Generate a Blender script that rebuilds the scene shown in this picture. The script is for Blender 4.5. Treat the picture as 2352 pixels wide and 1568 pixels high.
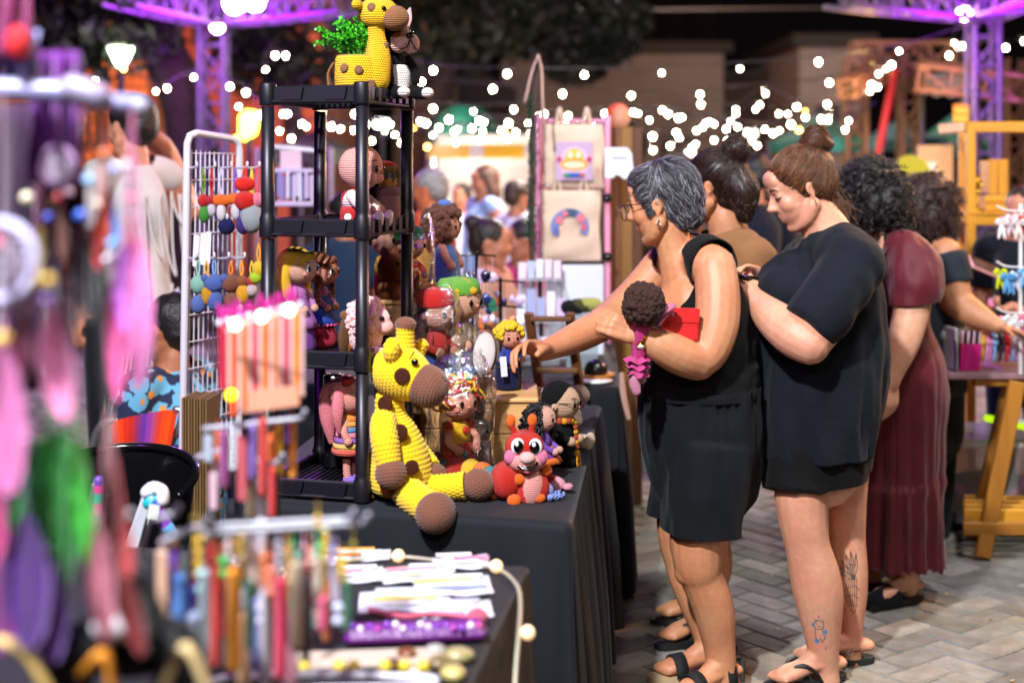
import bpy, bmesh, math, random
import numpy as np
from mathutils import Vector, Matrix
R = random.Random(7)
NR = np.random.RandomState(7)
SC = bpy.context.scene
COL = SC.collection
for o in list(bpy.data.objects):
 bpy.data.objects.remove(o)
pi = math.pi
# ------------------------------------------------------------------ camera, world, light, exposure
F, CX, HY, CH = 3267.0, 1176.0, 377.0, 1.55      # focal length in photo pixels, horizon line, camera height
cam_d = bpy.data.cameras.new('camera')
cam = bpy.data.objects.new('camera', cam_d)
COL.objects.link(cam)
cam.location = (0, 0, CH)
cam.rotation_euler = (pi / 2, 0, 0)
cam_d.sensor_width = 36.0
cam_d.lens = 36.0 * F / 2352.0
cam_d.shift_y = -(784.0 - HY) / 2352.0
cam_d.clip_end = 500
cam_d.clip_start = 0.05
cam_d.dof.use_dof = True
cam_d.dof.focus_distance = 3.74
cam_d.dof.aperture_fstop = 1.75
cam_d.dof.aperture_blades = 9
SC.camera = cam
W = bpy.data.worlds.new('World')
SC.world = W
W.use_nodes = True
bg = W.node_tree.nodes['Background']
bg.inputs[0].default_value = (0.42, 0.30, 0.36, 1)
bg.inputs[1].default_value = 0.006
SC.view_settings.view_transform = 'Standard'
SC.view_settings.look = 'None'
SC.view_settings.exposure = 0.25
SC.view_settings.gamma = 1
SC.cycles.use_denoising = True
SC.cycles.sample_clamp_indirect = 3.0
SC.cycles.max_bounces = 6
SC.cycles.transparent_max_bounces = 16
SC.cycles.caustics_reflective = False
SC.cycles.caustics_refractive = False
def lamp(kind, name, loc, aim, power, col, size=0.3, spot=60, blend=0.5):
 d = bpy.data.lights.new(name, kind)
 d.energy = power
 d.color = col
 if kind == 'AREA':
  d.size = size
  d.shape = 'DISK'
 else:
  d.shadow_soft_size = size
 if kind == 'SPOT':
  d.spot_size = math.radians(spot)
  d.spot_blend = blend
 o = bpy.data.objects.new(name, d)
 COL.objects.link(o)
 o.location = loc
 o.rotation_euler = (Vector(aim) - Vector(loc)).to_track_quat('-Z', 'Y').to_euler()
 return o
# stall floodlight on the truss above, warm street lamp, purple truss lights, added fill lamps
lamp('SPOT', 'stall_floodlight', (-1.15, 0.35, 4.4), (0.5, 4.0, 0.7), 1800, (0.94, 0.97, 1.0), 0.10, 100, 0.35)
lamp('AREA', 'foreground_fill_light', (-0.35, 0.2, 2.75), (-0.5, 1.8, 1.0), 22, (0.97, 0.96, 1.0), 0.4)  # unseen fill added to brighten the foreground goods
lamp('SPOT', 'aisle_floodlight', (2.0, 3.0, 5.2), (1.9, 7.0, 0.2), 620, (0.97, 0.97, 1.0), 0.3, 80, 0.6)
lamp('POINT', 'table_fill_light', (3.0, 5.0, 2.4), (0, 0, 0), 62, (1.0, 0.95, 0.88), 0.15)  # fill added above the right-hand table to lift its dark goods
lamp('AREA', 'sodium_street_light', (5.6, 8.2, 4.4), (1.0, 4.4, 0.9), 300, (1.0, 0.42, 0.12), 0.5)
lamp('AREA', 'front_fill_light', (1.6, -1.6, 3.9), (1.4, 4.6, 0.9), 32, (1.0, 0.76, 0.58), 0.8)  # soft front fill added behind the camera
lamp('POINT', 'purple_truss_light', (-0.55, 7.4, 3.7), (0, 5, 1), 90, (0.42, 0.06, 1.0), 0.12)
lamp('POINT', 'purple_truss_light', (-1.9, 2.2, 2.9), (0, 5, 1), 75, (0.5, 0.05, 1.0), 0.12)
lamp('POINT', 'market_fill_light', (0.5, 9.4, 2.3), (0, 10, 1), 260, (1.0, 0.93, 0.85), 0.2)  # unseen fill added to brighten the crowd
lamp('POINT', 'market_fill_light', (3.6, 8.0, 2.4), (3.6, 8, 1), 60, (1.0, 0.86, 0.65), 0.2)  # weaker, warmer added fill farther right
# ------------------------------------------------------------------ placing and building helpers
def P(x, y, Y):
 """a point of the place at distance Y that the photograph shows at (x, y)"""
 return np.array([(x - CX) / F * Y, Y, CH - (y - HY) / F * Y])
def PG(x, y, z):
 """a point on the level plane z that the photograph shows at (x, y)"""
 Y = (CH - z) * F / (y - HY)
 return P(x, y, Y)
def hexc(h):
 h = h.lstrip('#')
 o = []
 for i in (0, 2, 4):
  c = int(h[i:i + 2], 16) / 255.0
  o.append(c / 12.92 if c < 0.04045 else ((c + 0.055) / 1.055) ** 2.4)
 return o
def rgba(c):
 if isinstance(c, str):
  c = hexc(c)
 return (c[0], c[1], c[2], 1.0)
MATS = {}
def M(col, rough=0.6, metal=0.0, spec=0.5, emis=0.0, ecol=None, alpha=1.0, sss=0.0, var=0.0, vscale=8.0, bump=0.0, bscale=60.0,
      sheen=0.0, coat=0.0, stitch=0.0, trans=0.0, aniso=None):
 key = (col if isinstance(col, str) else tuple(col), rough, metal, spec, emis, ecol, alpha, sss, var, vscale, bump, bscale, sheen, coat, stitch, trans)
 if key in MATS:
  return MATS[key]
 m = bpy.data.materials.new('material')
 m.use_nodes = True
 nt = m.node_tree
 b = nt.nodes['Principled BSDF']
 I = b.inputs
 I['Base Color'].default_value = rgba(col)
 I['Roughness'].default_value = rough
 I['Metallic'].default_value = metal
 I['Specular IOR Level'].default_value = spec
 if emis:
  I['Emission Color'].default_value = rgba(ecol if ecol is not None else col)
  I['Emission Strength'].default_value = emis
 I['Alpha'].default_value = alpha
 if sss:
  I['Subsurface Weight'].default_value = sss
  I['Subsurface Radius'].default_value = (0.012, 0.004, 0.002)
  I['Subsurface Scale'].default_value = 1.0
 if sheen:
  I['Sheen Weight'].default_value = sheen
 if coat:
  I['Coat Weight'].default_value = coat
 if trans:
  I['Transmission Weight'].default_value = trans
 L = nt.links.new
 if var or bump:
  tc = nt.nodes.new('ShaderNodeTexCoord')
 if var:
  n = nt.nodes.new('ShaderNodeTexNoise')
  n.inputs['Scale'].default_value = vscale
  n.inputs['Detail'].default_value = 5
  L(tc.outputs['Object'], n.inputs['Vector'])
  mr = nt.nodes.new('ShaderNodeMapRange')
  mr.inputs[1].default_value = 0.25
  mr.inputs[2].default_value = 0.75
  mr.inputs[3].default_value = 1 - var
  mr.inputs[4].default_value = 1 + var
  L(n.outputs['Fac'], mr.inputs[0])
  mx = nt.nodes.new('ShaderNodeMix')
  mx.data_type = 'RGBA'
  mx.blend_type = 'MULTIPLY'
  mx.inputs[0].default_value = 1
  mx.inputs[6].default_value = rgba(col)
  L(mr.outputs[0], mx.inputs[7])
  L(mx.outputs[2], I['Base Color'])
 if bump:
  n2 = nt.nodes.new('ShaderNodeTexNoise')
  n2.inputs['Scale'].default_value = bscale
  n2.inputs['Detail'].default_value = 4
  L(tc.outputs['Object'], n2.inputs['Vector'])
  bp = nt.nodes.new('ShaderNodeBump')
  bp.inputs['Strength'].default_value = 1
  bp.inputs['Distance'].default_value = bump
  L(n2.outputs['Fac'], bp.inputs['Height'])
  L(bp.outputs[0], I['Normal'])
 if stitch:
  uv = nt.nodes.new('ShaderNodeUVMap')
  sx = nt.nodes.new('ShaderNodeSeparateXYZ')
  L(uv.outputs[0], sx.inputs[0])
  def mth(op, a, bb=None):
   q = nt.nodes.new('ShaderNodeMath')
   q.operation = op
   for k, v in enumerate((a, bb)):
    if v is None:
     continue
    if isinstance(v, (int, float)):
     q.inputs[k].default_value = v
    else:
     L(v, q.inputs[k])
   return q.outputs[0]
  u = mth('DIVIDE', sx.outputs[0], stitch)
  v = mth('DIVIDE', sx.outputs[1], stitch * 0.95)
  row = mth('FLOOR', v)
  u2 = mth('ADD', u, mth('MULTIPLY', mth('MODULO', row, 2.0), 0.5))
  h = mth('MULTIPLY', mth('POWER', mth('ABSOLUTE', mth('SINE', mth('MULTIPLY', u2, pi))), 0.7),
    mth('POWER', mth('ABSOLUTE', mth('SINE', mth('MULTIPLY', v, pi))), 0.7))
  bp = nt.nodes.new('ShaderNodeBump')
  bp.inputs['Strength'].default_value = 1
  bp.inputs['Distance'].default_value = stitch * 0.55
  L(h, bp.inputs['Height'])
  L(bp.outputs[0], I['Normal'])
 MATS[key] = m
 return m
def yarn(col, s=0.0055):
 return M(col, rough=0.85, spec=0.2, sheen=0.1 if sum(rgba(col)[:3]) > .12 else 0.0, stitch=s)
def cloth(col, **k):
 k.setdefault('rough', 0.9)
 k.setdefault('spec', 0.15)
 k.setdefault('sheen', 0.08)
 k.setdefault('var', 0.12)
 k.setdefault('bump', 0.0006)
 k.setdefault('bscale', 350)
 return M(col, **k)
def plastic(col, **k):
 k.setdefault('rough', 0.28)
 return M(col, **k)
def film():
 """thin clear cellophane"""
 if 'film' in MATS:
  return MATS['film']
 m = bpy.data.materials.new('cellophane')
 m.use_nodes = True
 nt = m.node_tree
 out = nt.nodes['Material Output']
 nt.nodes.remove(nt.nodes['Principled BSDF'])
 t = nt.nodes.new('ShaderNodeBsdfTransparent')
 g = nt.nodes.new('ShaderNodeBsdfGlossy')
 g.inputs['Roughness'].default_value = 0.06
 g.inputs['Color'].default_value = (0.9, 0.9, 0.95, 1)
 mix = nt.nodes.new('ShaderNodeMixShader')
 lw = nt.nodes.new('ShaderNodeLayerWeight')
 lw.inputs[0].default_value = 0.42
 tc = nt.nodes.new('ShaderNodeTexCoord')
 n = nt.nodes.new('ShaderNodeTexNoise')
 n.inputs['Scale'].default_value = 28
 n.inputs['Detail'].default_value = 3
 n.inputs['Distortion'].default_value = 1.2
 bp = nt.nodes.new('ShaderNodeBump')
 bp.inputs['Distance'].default_value = 0.012
 L = nt.links.new
 L(tc.outputs['Object'], n.inputs['Vector'])
 L(n.outputs['Fac'], bp.inputs['Height'])
 L(bp.outputs[0], g.inputs['Normal'])
 L(bp.outputs[0], lw.inputs['Normal'])
 L(lw.outputs['Facing'], mix.inputs[0])
 L(t.outputs[0], mix.inputs[1])
 L(g.outputs[0], mix.inputs[2])
 L(mix.outputs[0], out.inputs['Surface'])
 MATS['film'] = m
 return m
def wood(col, scale=1.0, axis='X'):
 key = ('wood', col, scale, axis)
 if key in MATS:
  return MATS[key]
 m = bpy.data.materials.new('wood')
 m.use_nodes = True
 nt = m.node_tree
 b = nt.nodes['Principled BSDF']
 b.inputs['Roughness'].default_value = 0.5
 tc = nt.nodes.new('ShaderNodeTexCoord')
 mp = nt.nodes.new('ShaderNodeMapping')
 mp.inputs['Scale'].default_value = {'X': (1.2, 22, 22), 'Y': (22, 1.2, 22), 'Z': (22, 22, 1.2)}[axis]
 n = nt.nodes.new('ShaderNodeTexNoise')
 n.inputs['Scale'].default_value = scale
 n.inputs['Detail'].default_value = 6
 n.inputs['Distortion'].default_value = 0.6
 cr = nt.nodes.new('ShaderNodeValToRGB')
 c = hexc(col)
 cr.color_ramp.elements[0].position = 0.3
 cr.color_ramp.elements[0].color = (c[0] * .62, c[1] * .55, c[2] * .5, 1)
 cr.color_ramp.elements[1].position = 0.65
 cr.color_ramp.elements[1].color = (c[0], c[1], c[2], 1)
 L = nt.links.new
 L(tc.outputs['Object'], mp.inputs[0])
 L(mp.outputs[0], n.inputs['Vector'])
 L(n.outputs['Fac'], cr.inputs[0])
 L(cr.outputs[0], b.inputs['Base Color'])
 bp = nt.nodes.new('ShaderNodeBump')
 bp.inputs['Distance'].default_value = 0.001
 L(n.outputs['Fac'], bp.inputs['Height'])
 L(bp.outputs[0], b.inputs['Normal'])
 MATS[key] = m
 return m
def skin(col, red=0.25):
 key = ('skin', col)
 if key in MATS:
  return MATS[key]
 m = bpy.data.materials.new('skin')
 m.use_nodes = True
 nt = m.node_tree
 b = nt.nodes['Principled BSDF']
 b.inputs['Roughness'].default_value = 0.5
 b.inputs['Specular IOR Level'].default_value = 0.42
 b.inputs['Subsurface Weight'].default_value = 0.18
 b.inputs['Subsurface Radius'].default_value = (0.010, 0.004, 0.002)
 b.inputs['Subsurface Scale'].default_value = 1.0
 tc = nt.nodes.new('ShaderNodeTexCoord')
 n = nt.nodes.new('ShaderNodeTexNoise')
 n.inputs['Scale'].default_value = 9
 n.inputs['Detail'].default_value = 6
 c = hexc(col)
 cr = nt.nodes.new('ShaderNodeValToRGB')
 cr.color_ramp.elements[0].position = 0.35
 cr.color_ramp.elements[0].color = (c[0] * .95, c[1] * (1 - red), c[2] * (1 - red), 1)
 cr.color_ramp.elements[1].position = 0.68
 cr.color_ramp.elements[1].color = (c[0], c[1], c[2], 1)
 L = nt.links.new
 L(tc.outputs['Object'], n.inputs['Vector'])
 L(n.outputs['Fac'], cr.inputs[0])
 L(cr.outputs[0], b.inputs['Base Color'])
 n3 = nt.nodes.new('ShaderNodeTexNoise')
 n3.inputs['Scale'].default_value = 55
 n3.inputs['Detail'].default_value = 8
 n3.inputs['Roughness'].default_value = .7
 L(tc.outputs['Object'], n3.inputs['Vector'])
 mr = nt.nodes.new('ShaderNodeMapRange')
 mr.inputs[1].default_value = .3
 mr.inputs[2].default_value = .7
 mr.inputs[3].default_value = .86
 mr.inputs[4].default_value = 1.08
 L(n3.outputs['Fac'], mr.inputs[0])
 mx = nt.nodes.new('ShaderNodeMix')
 mx.data_type = 'RGBA'
 mx.blend_type = 'MULTIPLY'
 mx.inputs[0].default_value = 1
 L(cr.outputs[0], mx.inputs[6])
 L(mr.outputs[0], mx.inputs[7])
 L(mx.outputs[2], b.inputs['Base Color'])
 mr2 = nt.nodes.new('ShaderNodeMapRange')
 mr2.inputs[3].default_value = .38
 mr2.inputs[4].default_value = .62
 L(n3.outputs['Fac'], mr2.inputs[0])
 L(mr2.outputs[0], b.inputs['Roughness'])
 n2 = nt.nodes.new('ShaderNodeTexNoise')
 n2.inputs['Scale'].default_value = 130
 n2.inputs['Detail'].default_value = 4
 bp = nt.nodes.new('ShaderNodeBump')
 bp.inputs['Distance'].default_value = 0.0012
 bp.inputs['Strength'].default_value = 0.6
 L(tc.outputs['Object'], n2.inputs['Vector'])
 L(n2.outputs['Fac'], bp.inputs['Height'])
 L(bp.outputs[0], b.inputs['Normal'])
 MATS[key] = m
 return m
LOC = {}
def A(*p):
 return np.array(p, float)
def unit(v):
 v = np.asarray(v, float)
 return v / (np.linalg.norm(v) + 1e-12)
def frame(d, hint=(0, 0, 1)):
 d = unit(d)
 h = np.asarray(hint, float)
 if abs(np.dot(d, unit(h))) > 0.97:
  h = A(0, 1, 0) if abs(d[1]) < 0.9 else A(1, 0, 0)
 a = unit(np.cross(h, d))
 return a, np.cross(d, a), d
def rot(ax, ang):
 return np.array(Matrix.Rotation(ang, 3, Vector(ax)))
def catmull(pts, k):
 pts = np.asarray(pts, float)
 if len(pts) < 3 or k <= 1:
  return pts
 q = np.vstack([2 * pts[0] - pts[1], pts, 2 * pts[-1] - pts[-2]])
 out = []
 for i in range(1, len(q) - 2):
  for t in np.linspace(0, 1, k, endpoint=False):
   p0, p1, p2, p3 = q[i - 1], q[i], q[i + 1], q[i + 2]
   out.append(0.5 * (2 * p1 + (p2 - p0) * t + (2 * p0 - 5 * p1 + 4 * p2 - p3) * t * t + (3 * p1 - p0 - 3 * p2 + p3) * t ** 3))
 out.append(pts[-1])
 return np.array(out)
class G:
 """collects pieces of one mesh"""
 def __init__(s):
  s.v, s.lv, s.lt, s.uv, s.mi, s.sm, s.n = [], [], [], [], [], [], 0
 def add(s, v, faces, uv=None, m=0, smooth=True):
  v = np.asarray(v, float).reshape(-1, 3)
  for fa in faces if isinstance(faces, list) else [faces]:
   fa = np.asarray(fa, int)
   if fa.ndim == 1:
    fa = fa[None]
   s.lv.append((fa + s.n).ravel())
   s.lt.append(np.full(len(fa), fa.shape[1]))
   s.mi.append(np.full(len(fa), m))
   s.sm.append(np.full(len(fa), smooth))
   s.uv.append(np.zeros((fa.size, 2)))
  s.v.append(v)
  s.n += len(v)
  return s
 def grid(s, p, wrap=True, caps=False, m=0, smooth=True, uv=None):
  """p[rows, cols, 3]"""
  p = np.asarray(p, float)
  nr, nc = p.shape[:2]
  i, j = np.meshgrid(np.arange(nr - 1), np.arange(nc if wrap else nc - 1), indexing='ij')
  i, j = i.ravel(), j.ravel()
  j2 = (j + 1) % nc
  f = np.stack([i * nc + j, i * nc + j2, (i + 1) * nc + j2, (i + 1) * nc + j], 1)
  if uv is None:
   per = np.linalg.norm(np.diff(p, axis=0), axis=2).max(1) if nr > 1 else np.zeros(0)
   V = np.concatenate([[0], np.cumsum(per)])
   q = np.concatenate([p, p[:, :1]], 1) if wrap else p
   U = np.linalg.norm(np.diff(q, axis=1), axis=2).sum(1).max()
   uu = np.linspace(0, U, nc + 1 if wrap else nc)
   uvl = np.stack([np.stack([uu[j], V[i]], 1), np.stack([uu[j + 1], V[i]], 1), np.stack([uu[j + 1], V[i + 1]], 1), np.stack([uu[j], V[i + 1]], 1)], 1).reshape(-1, 2)
  else:
   uvl = uv[np.stack([i * 0 + i, i, i + 1, i + 1], 1).ravel(), np.stack([j, j + 1, j + 1, j], 1).ravel()]
  v = p.reshape(-1, 3)
  s.lv.append((f + s.n).ravel())
  s.lt.append(np.full(len(f), 4))
  s.mi.append(np.full(len(f), m))
  s.sm.append(np.full(len(f), smooth))
  s.uv.append(uvl)
  if caps:
   for row, rev in ((0, True), (nr - 1, False)):
    idx = np.arange(nc) + row * nc
    if rev:
     idx = idx[::-1]
    s.lv.append(idx + s.n)
    s.lt.append(np.array([nc]))
    s.mi.append(np.array([m]))
    s.sm.append(np.array([False]))
    s.uv.append(np.zeros((nc, 2)))
  s.v.append(v)
  s.n += len(v)
  return s
 def box(s, c, size, r=None, m=0, bevel=0.0):
  sx, sy, sz = [q / 2 for q in size]
  b = min(bevel, sx * .9, sy * .9, sz * .9)
  if b <= 0:
   v = np.array([[x, y, z] for x in (-sx, sx) for y in (-sy, sy) for z in (-sz, sz)])
   f = [[0, 1, 3, 2], [4, 6, 7, 5], [0, 4, 5, 1], [2, 3, 7, 6], [0, 2, 6, 4], [1, 5, 7, 3]]
   fl = [np.array(f)]
  else:
   v = []
   for x in (-1, 1):
    for y in (-1, 1):
     for z in (-1, 1):
      v += [[x * sx, y * (sy - b), z * (sz - b)], [x * (sx - b), y * sy, z * (sz - b)], [x * (sx - b), y * (sy - b), z * sz]]
   v = np.array(v)
   I = lambda x, y, z, k: ((x * 2 + y) * 2 + z) * 3 + k
   quads, tris = [], []
   quads += [[I(0, 0, 0, 0), I(0, 0, 1, 0), I(0, 1, 1, 0), I(0, 1, 0, 0)], [I(1, 0, 0, 0), I(1, 1, 0, 0), I(1, 1, 1, 0), I(1, 0, 1, 0)],
                      [I(0, 0, 0, 1), I(1, 0, 0, 1), I(1, 0, 1, 1), I(0, 0, 1, 1)], [I(0, 1, 0, 1), I(0, 1, 1, 1), I(1, 1, 1, 1), I(1, 1, 0, 1)],
                      [I(0, 0, 0, 2), I(0, 1, 0, 2), I(1, 1, 0, 2), I(1, 0, 0, 2)], [I(0, 0, 1, 2), I(1, 0, 1, 2), I(1, 1, 1, 2), I(0, 1, 1, 2)]]
   for a in (0, 1):
    for c2 in (0, 1):
     q = [I(a, c2, 0, 0), I(a, c2, 1, 0), I(a, c2, 1, 1), I(a, c2, 0, 1)]
     quads.append(q if (a + c2) % 2 else q[::-1])
     q = [I(a, 0, c2, 0), I(a, 1, c2, 0), I(a, 1, c2, 2), I(a, 0, c2, 2)]
     quads.append(q[::-1] if (a + c2) % 2 else q)
     q = [I(0, a, c2, 1), I(1, a, c2, 1), I(1, a, c2, 2), I(0, a, c2, 2)]
     quads.append(q if (a + c2) % 2 else q[::-1])
     for d in (0, 1):
      t = [I(a, c2, d, 0), I(a, c2, d, 1), I(a, c2, d, 2)]
      tris.append(t if (a + c2 + d) % 2 else t[::-1])
   fl = [np.array(quads), np.array(tris)]
  if r is not None:
   v = v @ np.asarray(r).T
  v = v + np.asarray(c)
  for fa in fl:
   s.lv.append((fa + s.n).ravel())
   s.lt.append(np.full(len(fa), fa.shape[1]))
   s.mi.append(np.full(len(fa), m))
   s.sm.append(np.full(len(fa), False))
   s.uv.append(np.zeros((fa.size, 2)))
  s.v.append(v)
  s.n += len(v)
  return s
 def bar(s, p, q, w, h=None, m=0, bevel=0.0, hint=(0, 0, 1)):
  """a straight square bar between two points"""
  p, q = np.asarray(p, float), np.asarray(q, float)
  a, b, d = frame(q - p, hint)
  return s.box((p + q) / 2, (w, h or w, np.linalg.norm(q - p)), np.stack([a, b, d], 1), m, bevel)
 def tube(s, pts, r, n=10, cap=True, k=1, m=0, flat=1.0, hint=(0, 0, 1), closed=False):
  pts = np.asarray(pts, float)
  rr = np.full(len(pts), r, float) if np.isscalar(r) else np.asarray(r, float)
  if k > 1:
   z = catmull(np.hstack([pts, rr[:, None]]), k)
   pts, rr = z[:, :3], z[:, 3]
  N = len(pts)
  tan = np.gradient(pts, axis=0)
  if closed:
   tan = np.roll(pts, -1, 0) - np.roll(pts, 1, 0)
  tan /= (np.linalg.norm(tan, axis=1)[:, None] + 1e-12)
  a, b, _ = frame(tan[0], hint)
  rings = []
  ang = np.linspace(0, 2 * pi, n, endpoint=False)
  ca, sa = np.cos(ang), np.sin(ang)
  def ring(c, a, b, q):
   return c + q * (ca[:, None] * a + flat * sa[:, None] * b)
  fr = []
  for i in range(N):
   a = unit(a - tan[i] * np.dot(a, tan[i]))
   fr.append((a, np.cross(tan[i], a)))
  if cap and not closed:
   for t in (80, 55, 28):
    t = math.radians(t)
    rings.append(ring(pts[0] - tan[0] * rr[0] * math.sin(t) * min(1, flat + .3), *fr[0], rr[0] * math.cos(t)))
  for i in range(N):
   rings.append(ring(pts[i], *fr[i], rr[i]))
  if cap and not closed:
   for t in (28, 55, 80):
    t = math.radians(t)
    rings.append(ring(pts[-1] + tan[-1] * rr[-1] * math.sin(t) * min(1, flat + .3), *fr[-1], rr[-1] * math.cos(t)))
  if closed:
   rings.append(rings[0])
  return s.grid(np.array(rings), True, not closed, m)
 def sph(s, c, r, R3=None, nu=20, nv=12, m=0):
  r = np.full(3, r, float) if np.isscalar(r) else np.asarray(r, float)
  th = np.linspace(0, pi, nv + 1)
  th[0], th[-1] = 0.03, pi - 0.03
  ph = np.linspace(0, 2 * pi, nu, endpoint=False)
  p = np.stack([np.sin(th)[:, None] * np.cos(ph), np.sin(th)[:, None] * np.sin(ph), -np.cos(th)[:, None] * np.ones(nu)], 2) * r
  if R3 is not None:
   p = p @ np.asarray(R3).T
  return s.grid(p + np.asarray(c), True, True, m)
 def lathe(s, prof, c=(0, 0, 0), n=24, R3=None, m=0, caps=True, smooth=True):
  prof = np.asarray(prof, float)
  ph = np.linspace(0, 2 * pi, n, endpoint=False)
  p = np.stack([prof[:, :1] * np.cos(ph), prof[:, :1] * np.sin(ph), prof[:, 1:2] * np.ones(n)], 2)
  if R3 is not None:
   p = p @ np.asarray(R3).T
  return s.grid(p + np.asarray(c), True, caps, m, smooth)
 def prism(s, poly, a, b, o, d, m=0, smooth=False):
  """outline poly (x,y) spanned by a,b at o, extruded by vector d"""
  poly = np.asarray(poly, float)
  a, b, o, d = [np.asarray(q, float) for q in (a, b, o, d)]
  base = o + poly[:, :1] * a + poly[:, 1:2] * b
  return s.grid(np.stack([base, base + d]), True, True, m, smooth)
 def torus(s, c, R1, r, ax=(0, 0, 1), n=24, k=8, m=0, arc=(0, 2 * pi), sq=1.0):
  a, b, d = frame(ax)
  full = abs(arc[1] - arc[0] - 2 * pi) < 1e-6
  t = np.linspace(arc[0], arc[1], n, endpoint=not full)
  return s.tube(np.asarray(c) + R1 * (np.cos(t)[:, None] * a + sq * np.sin(t)[:, None] * b), r, k, True, 1, m, closed=full)
 def quad(s, a, b, c, d, m=0):
  return s.add([a, b, c, d], [[0, 1, 2, 3]], None, m, False)
 def arrays(s):
  return np.concatenate(s.v), np.concatenate(s.lv), np.concatenate(s.lt)
 def build(s, name, mat, parent=None, label=None, **props):
  me = bpy.data.meshes.new(name)
  v, lv, lt = s.arrays()
  off = LOC.get(parent.name, np.zeros(3)) if parent else np.zeros(3)
  v = v - off
  me.vertices.add(len(v))
  me.vertices.foreach_set('co', v.ravel())
  me.loops.add(len(lv))
  me.loops.foreach_set('vertex_index', lv.astype(np.int32))
  me.polygons.add(len(lt))
  st = np.concatenate([[0], np.cumsum(lt)[:-1]])
  me.polygons.foreach_set('loop_start', st.astype(np.int32))
  me.polygons.foreach_set('material_index', np.concatenate(s.mi).astype(np.int32))
  me.polygons.foreach_set('use_smooth', np.concatenate(s.sm).astype(bool))
  ul = me.uv_layers.new(name='UVMap')
  ul.data.foreach_set('uv', np.concatenate(s.uv).ravel())
  for mm in (mat if isinstance(mat, (list, tuple)) else [mat]):
   me.materials.append(mm)
  me.update(calc_edges=True)
  me.validate()
  return link(name, me, parent, label, **props)
def link(name, me, parent=None, label=None, **props):
 o = bpy.data.objects.new(name, me)
 COL.objects.link(o)
 LOC[o.name] = LOC.get(parent.name, np.zeros(3)) if parent else np.zeros(3)
 if parent:
  o.parent = parent
 if label:
  o['label'] = label
 for k, v in props.items():
  o[k] = v
 return o
def tag(o, label, cat, group=None):
 o['label'] = label
 o['category'] = cat
 if group:
  o['group'] = group
 return o
def thing(name, loc, label, cat, group=None):
 o = bpy.data.objects.new(name, None)
 COL.objects.link(o)
 o.location = [float(q) for q in loc]
 o.empty_display_size = 0.1
 LOC[o.name] = np.asarray(loc, float)
 return tag(o, label, cat, group)
def dup(o, loc, label=None, rz=None, scale=None, group=None, mats=None):
 """copy a thing with its parts and sub-parts"""
 c = o.copy()
 COL.objects.link(c)
 c.location = [float(q) for q in loc]
 LOC[c.name] = np.asarray(loc, float)
 if rz is not None:
  c.rotation_euler = (0, 0, rz)
 if scale is not None:
  c.scale = (scale, scale, scale)
 if label:
  c['label'] = label
 if group:
  c['group'] = group
 def sub(src, dst):
  for ch in list(src.children):
   k = ch.copy()
   COL.objects.link(k)
   k.parent = dst
   sub(ch, k)
 sub(o, c)
 return c
def evald(obj):
 dg = bpy.context.evaluated_depsgraph_get()
 me = bpy.data.meshes.new_from_object(obj.evaluated_get(dg))
 return me
def blob(g, voxel, smooth=3, fac=0.5):
 """one continuous skin round all the pieces of g; returns a mesh in world space"""
 o = g.build('blob', M('#888888'))
 md = o.modifiers.new('r', 'REMESH')
 md.mode = 'VOXEL'
 md.voxel_size = voxel
 md.use_smooth_shade = True
 if smooth:
  sm = o.modifiers.new('s', 'SMOOTH')
  sm.iterations = smooth
  sm.factor = fac
 bpy.context.view_layer.update()
 me = evald(o)
 old = o.data
 bpy.data.objects.remove(o)
 bpy.data.meshes.remove(old)
 return me
def mesh_np(me):
 v = np.empty(len(me.vertices) * 3)
 me.vertices.foreach_get('co', v)
 return v.reshape(-1, 3)
def finish(me, name, mat, parent=None, label=None, cuts=(), off=0.0, noise=None, keep=None, thick=0.0, **props):
 """turn a blob mesh into an object: cut with planes (point, outward normal), push out along normals, add folds"""
 bm = bmesh.new()
 bm.from_mesh(me)
 for co, no in cuts:
  bmesh.ops.bisect_plane(bm, geom=bm.verts[:] + bm.edges[:] + bm.faces[:], plane_co=Vector(co), plane_no=Vector(no), clear_outer=True)
 bm.normal_update()
 if keep is not None:
  bm.verts.ensure_lookup_table()
  v = np.array([q.co[:] for q in bm.verts])
  k = keep(v)
  bmesh.ops.delete(bm, geom=[q for q, f in zip(bm.verts[:], k) if not f], context='VERTS')
  for _ in range(6):
   new = {}
   for e in bm.edges:
    if e.is_boundary:
     a, b = e.verts
     new.setdefault(a, []).append(b.co.copy())
     new.setdefault(b, []).append(a.co.copy())
   for q, l in new.items():
    if len(l) == 2:
     q.co = q.co * 0.5 + (l[0] + l[1]) * 0.25
  bm.normal_update()
 if off or noise is not None:
  v = np.array([q.co[:] for q in bm.verts])
  n = np.array([q.normal[:] for q in bm.verts])
  d = np.full(len(v), off)
  if noise is not None:
   d = d + noise(v)
  v = v + n * d[:, None]
  for q, c in zip(bm.verts, v):
   q.co = c
 if thick:
  r = bmesh.ops.solidify(bm, geom=bm.faces[:], thickness=thick)
 for f in bm.faces:
  f.smooth = True
 me2 = bpy.data.meshes.new(name)
 off0 = LOC.get(parent.name, np.zeros(3)) if parent else np.zeros(3)
 bmesh.ops.translate(bm, verts=bm.verts[:], vec=Vector(-off0))
 bm.to_mesh(me2)
 bm.free()
 me2.materials.clear()
 for mm in (mat if isinstance(mat, (list, tuple)) else [mat]):
  me2.materials.append(mm)
 return link(name, me2, parent, label, **props)
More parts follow.
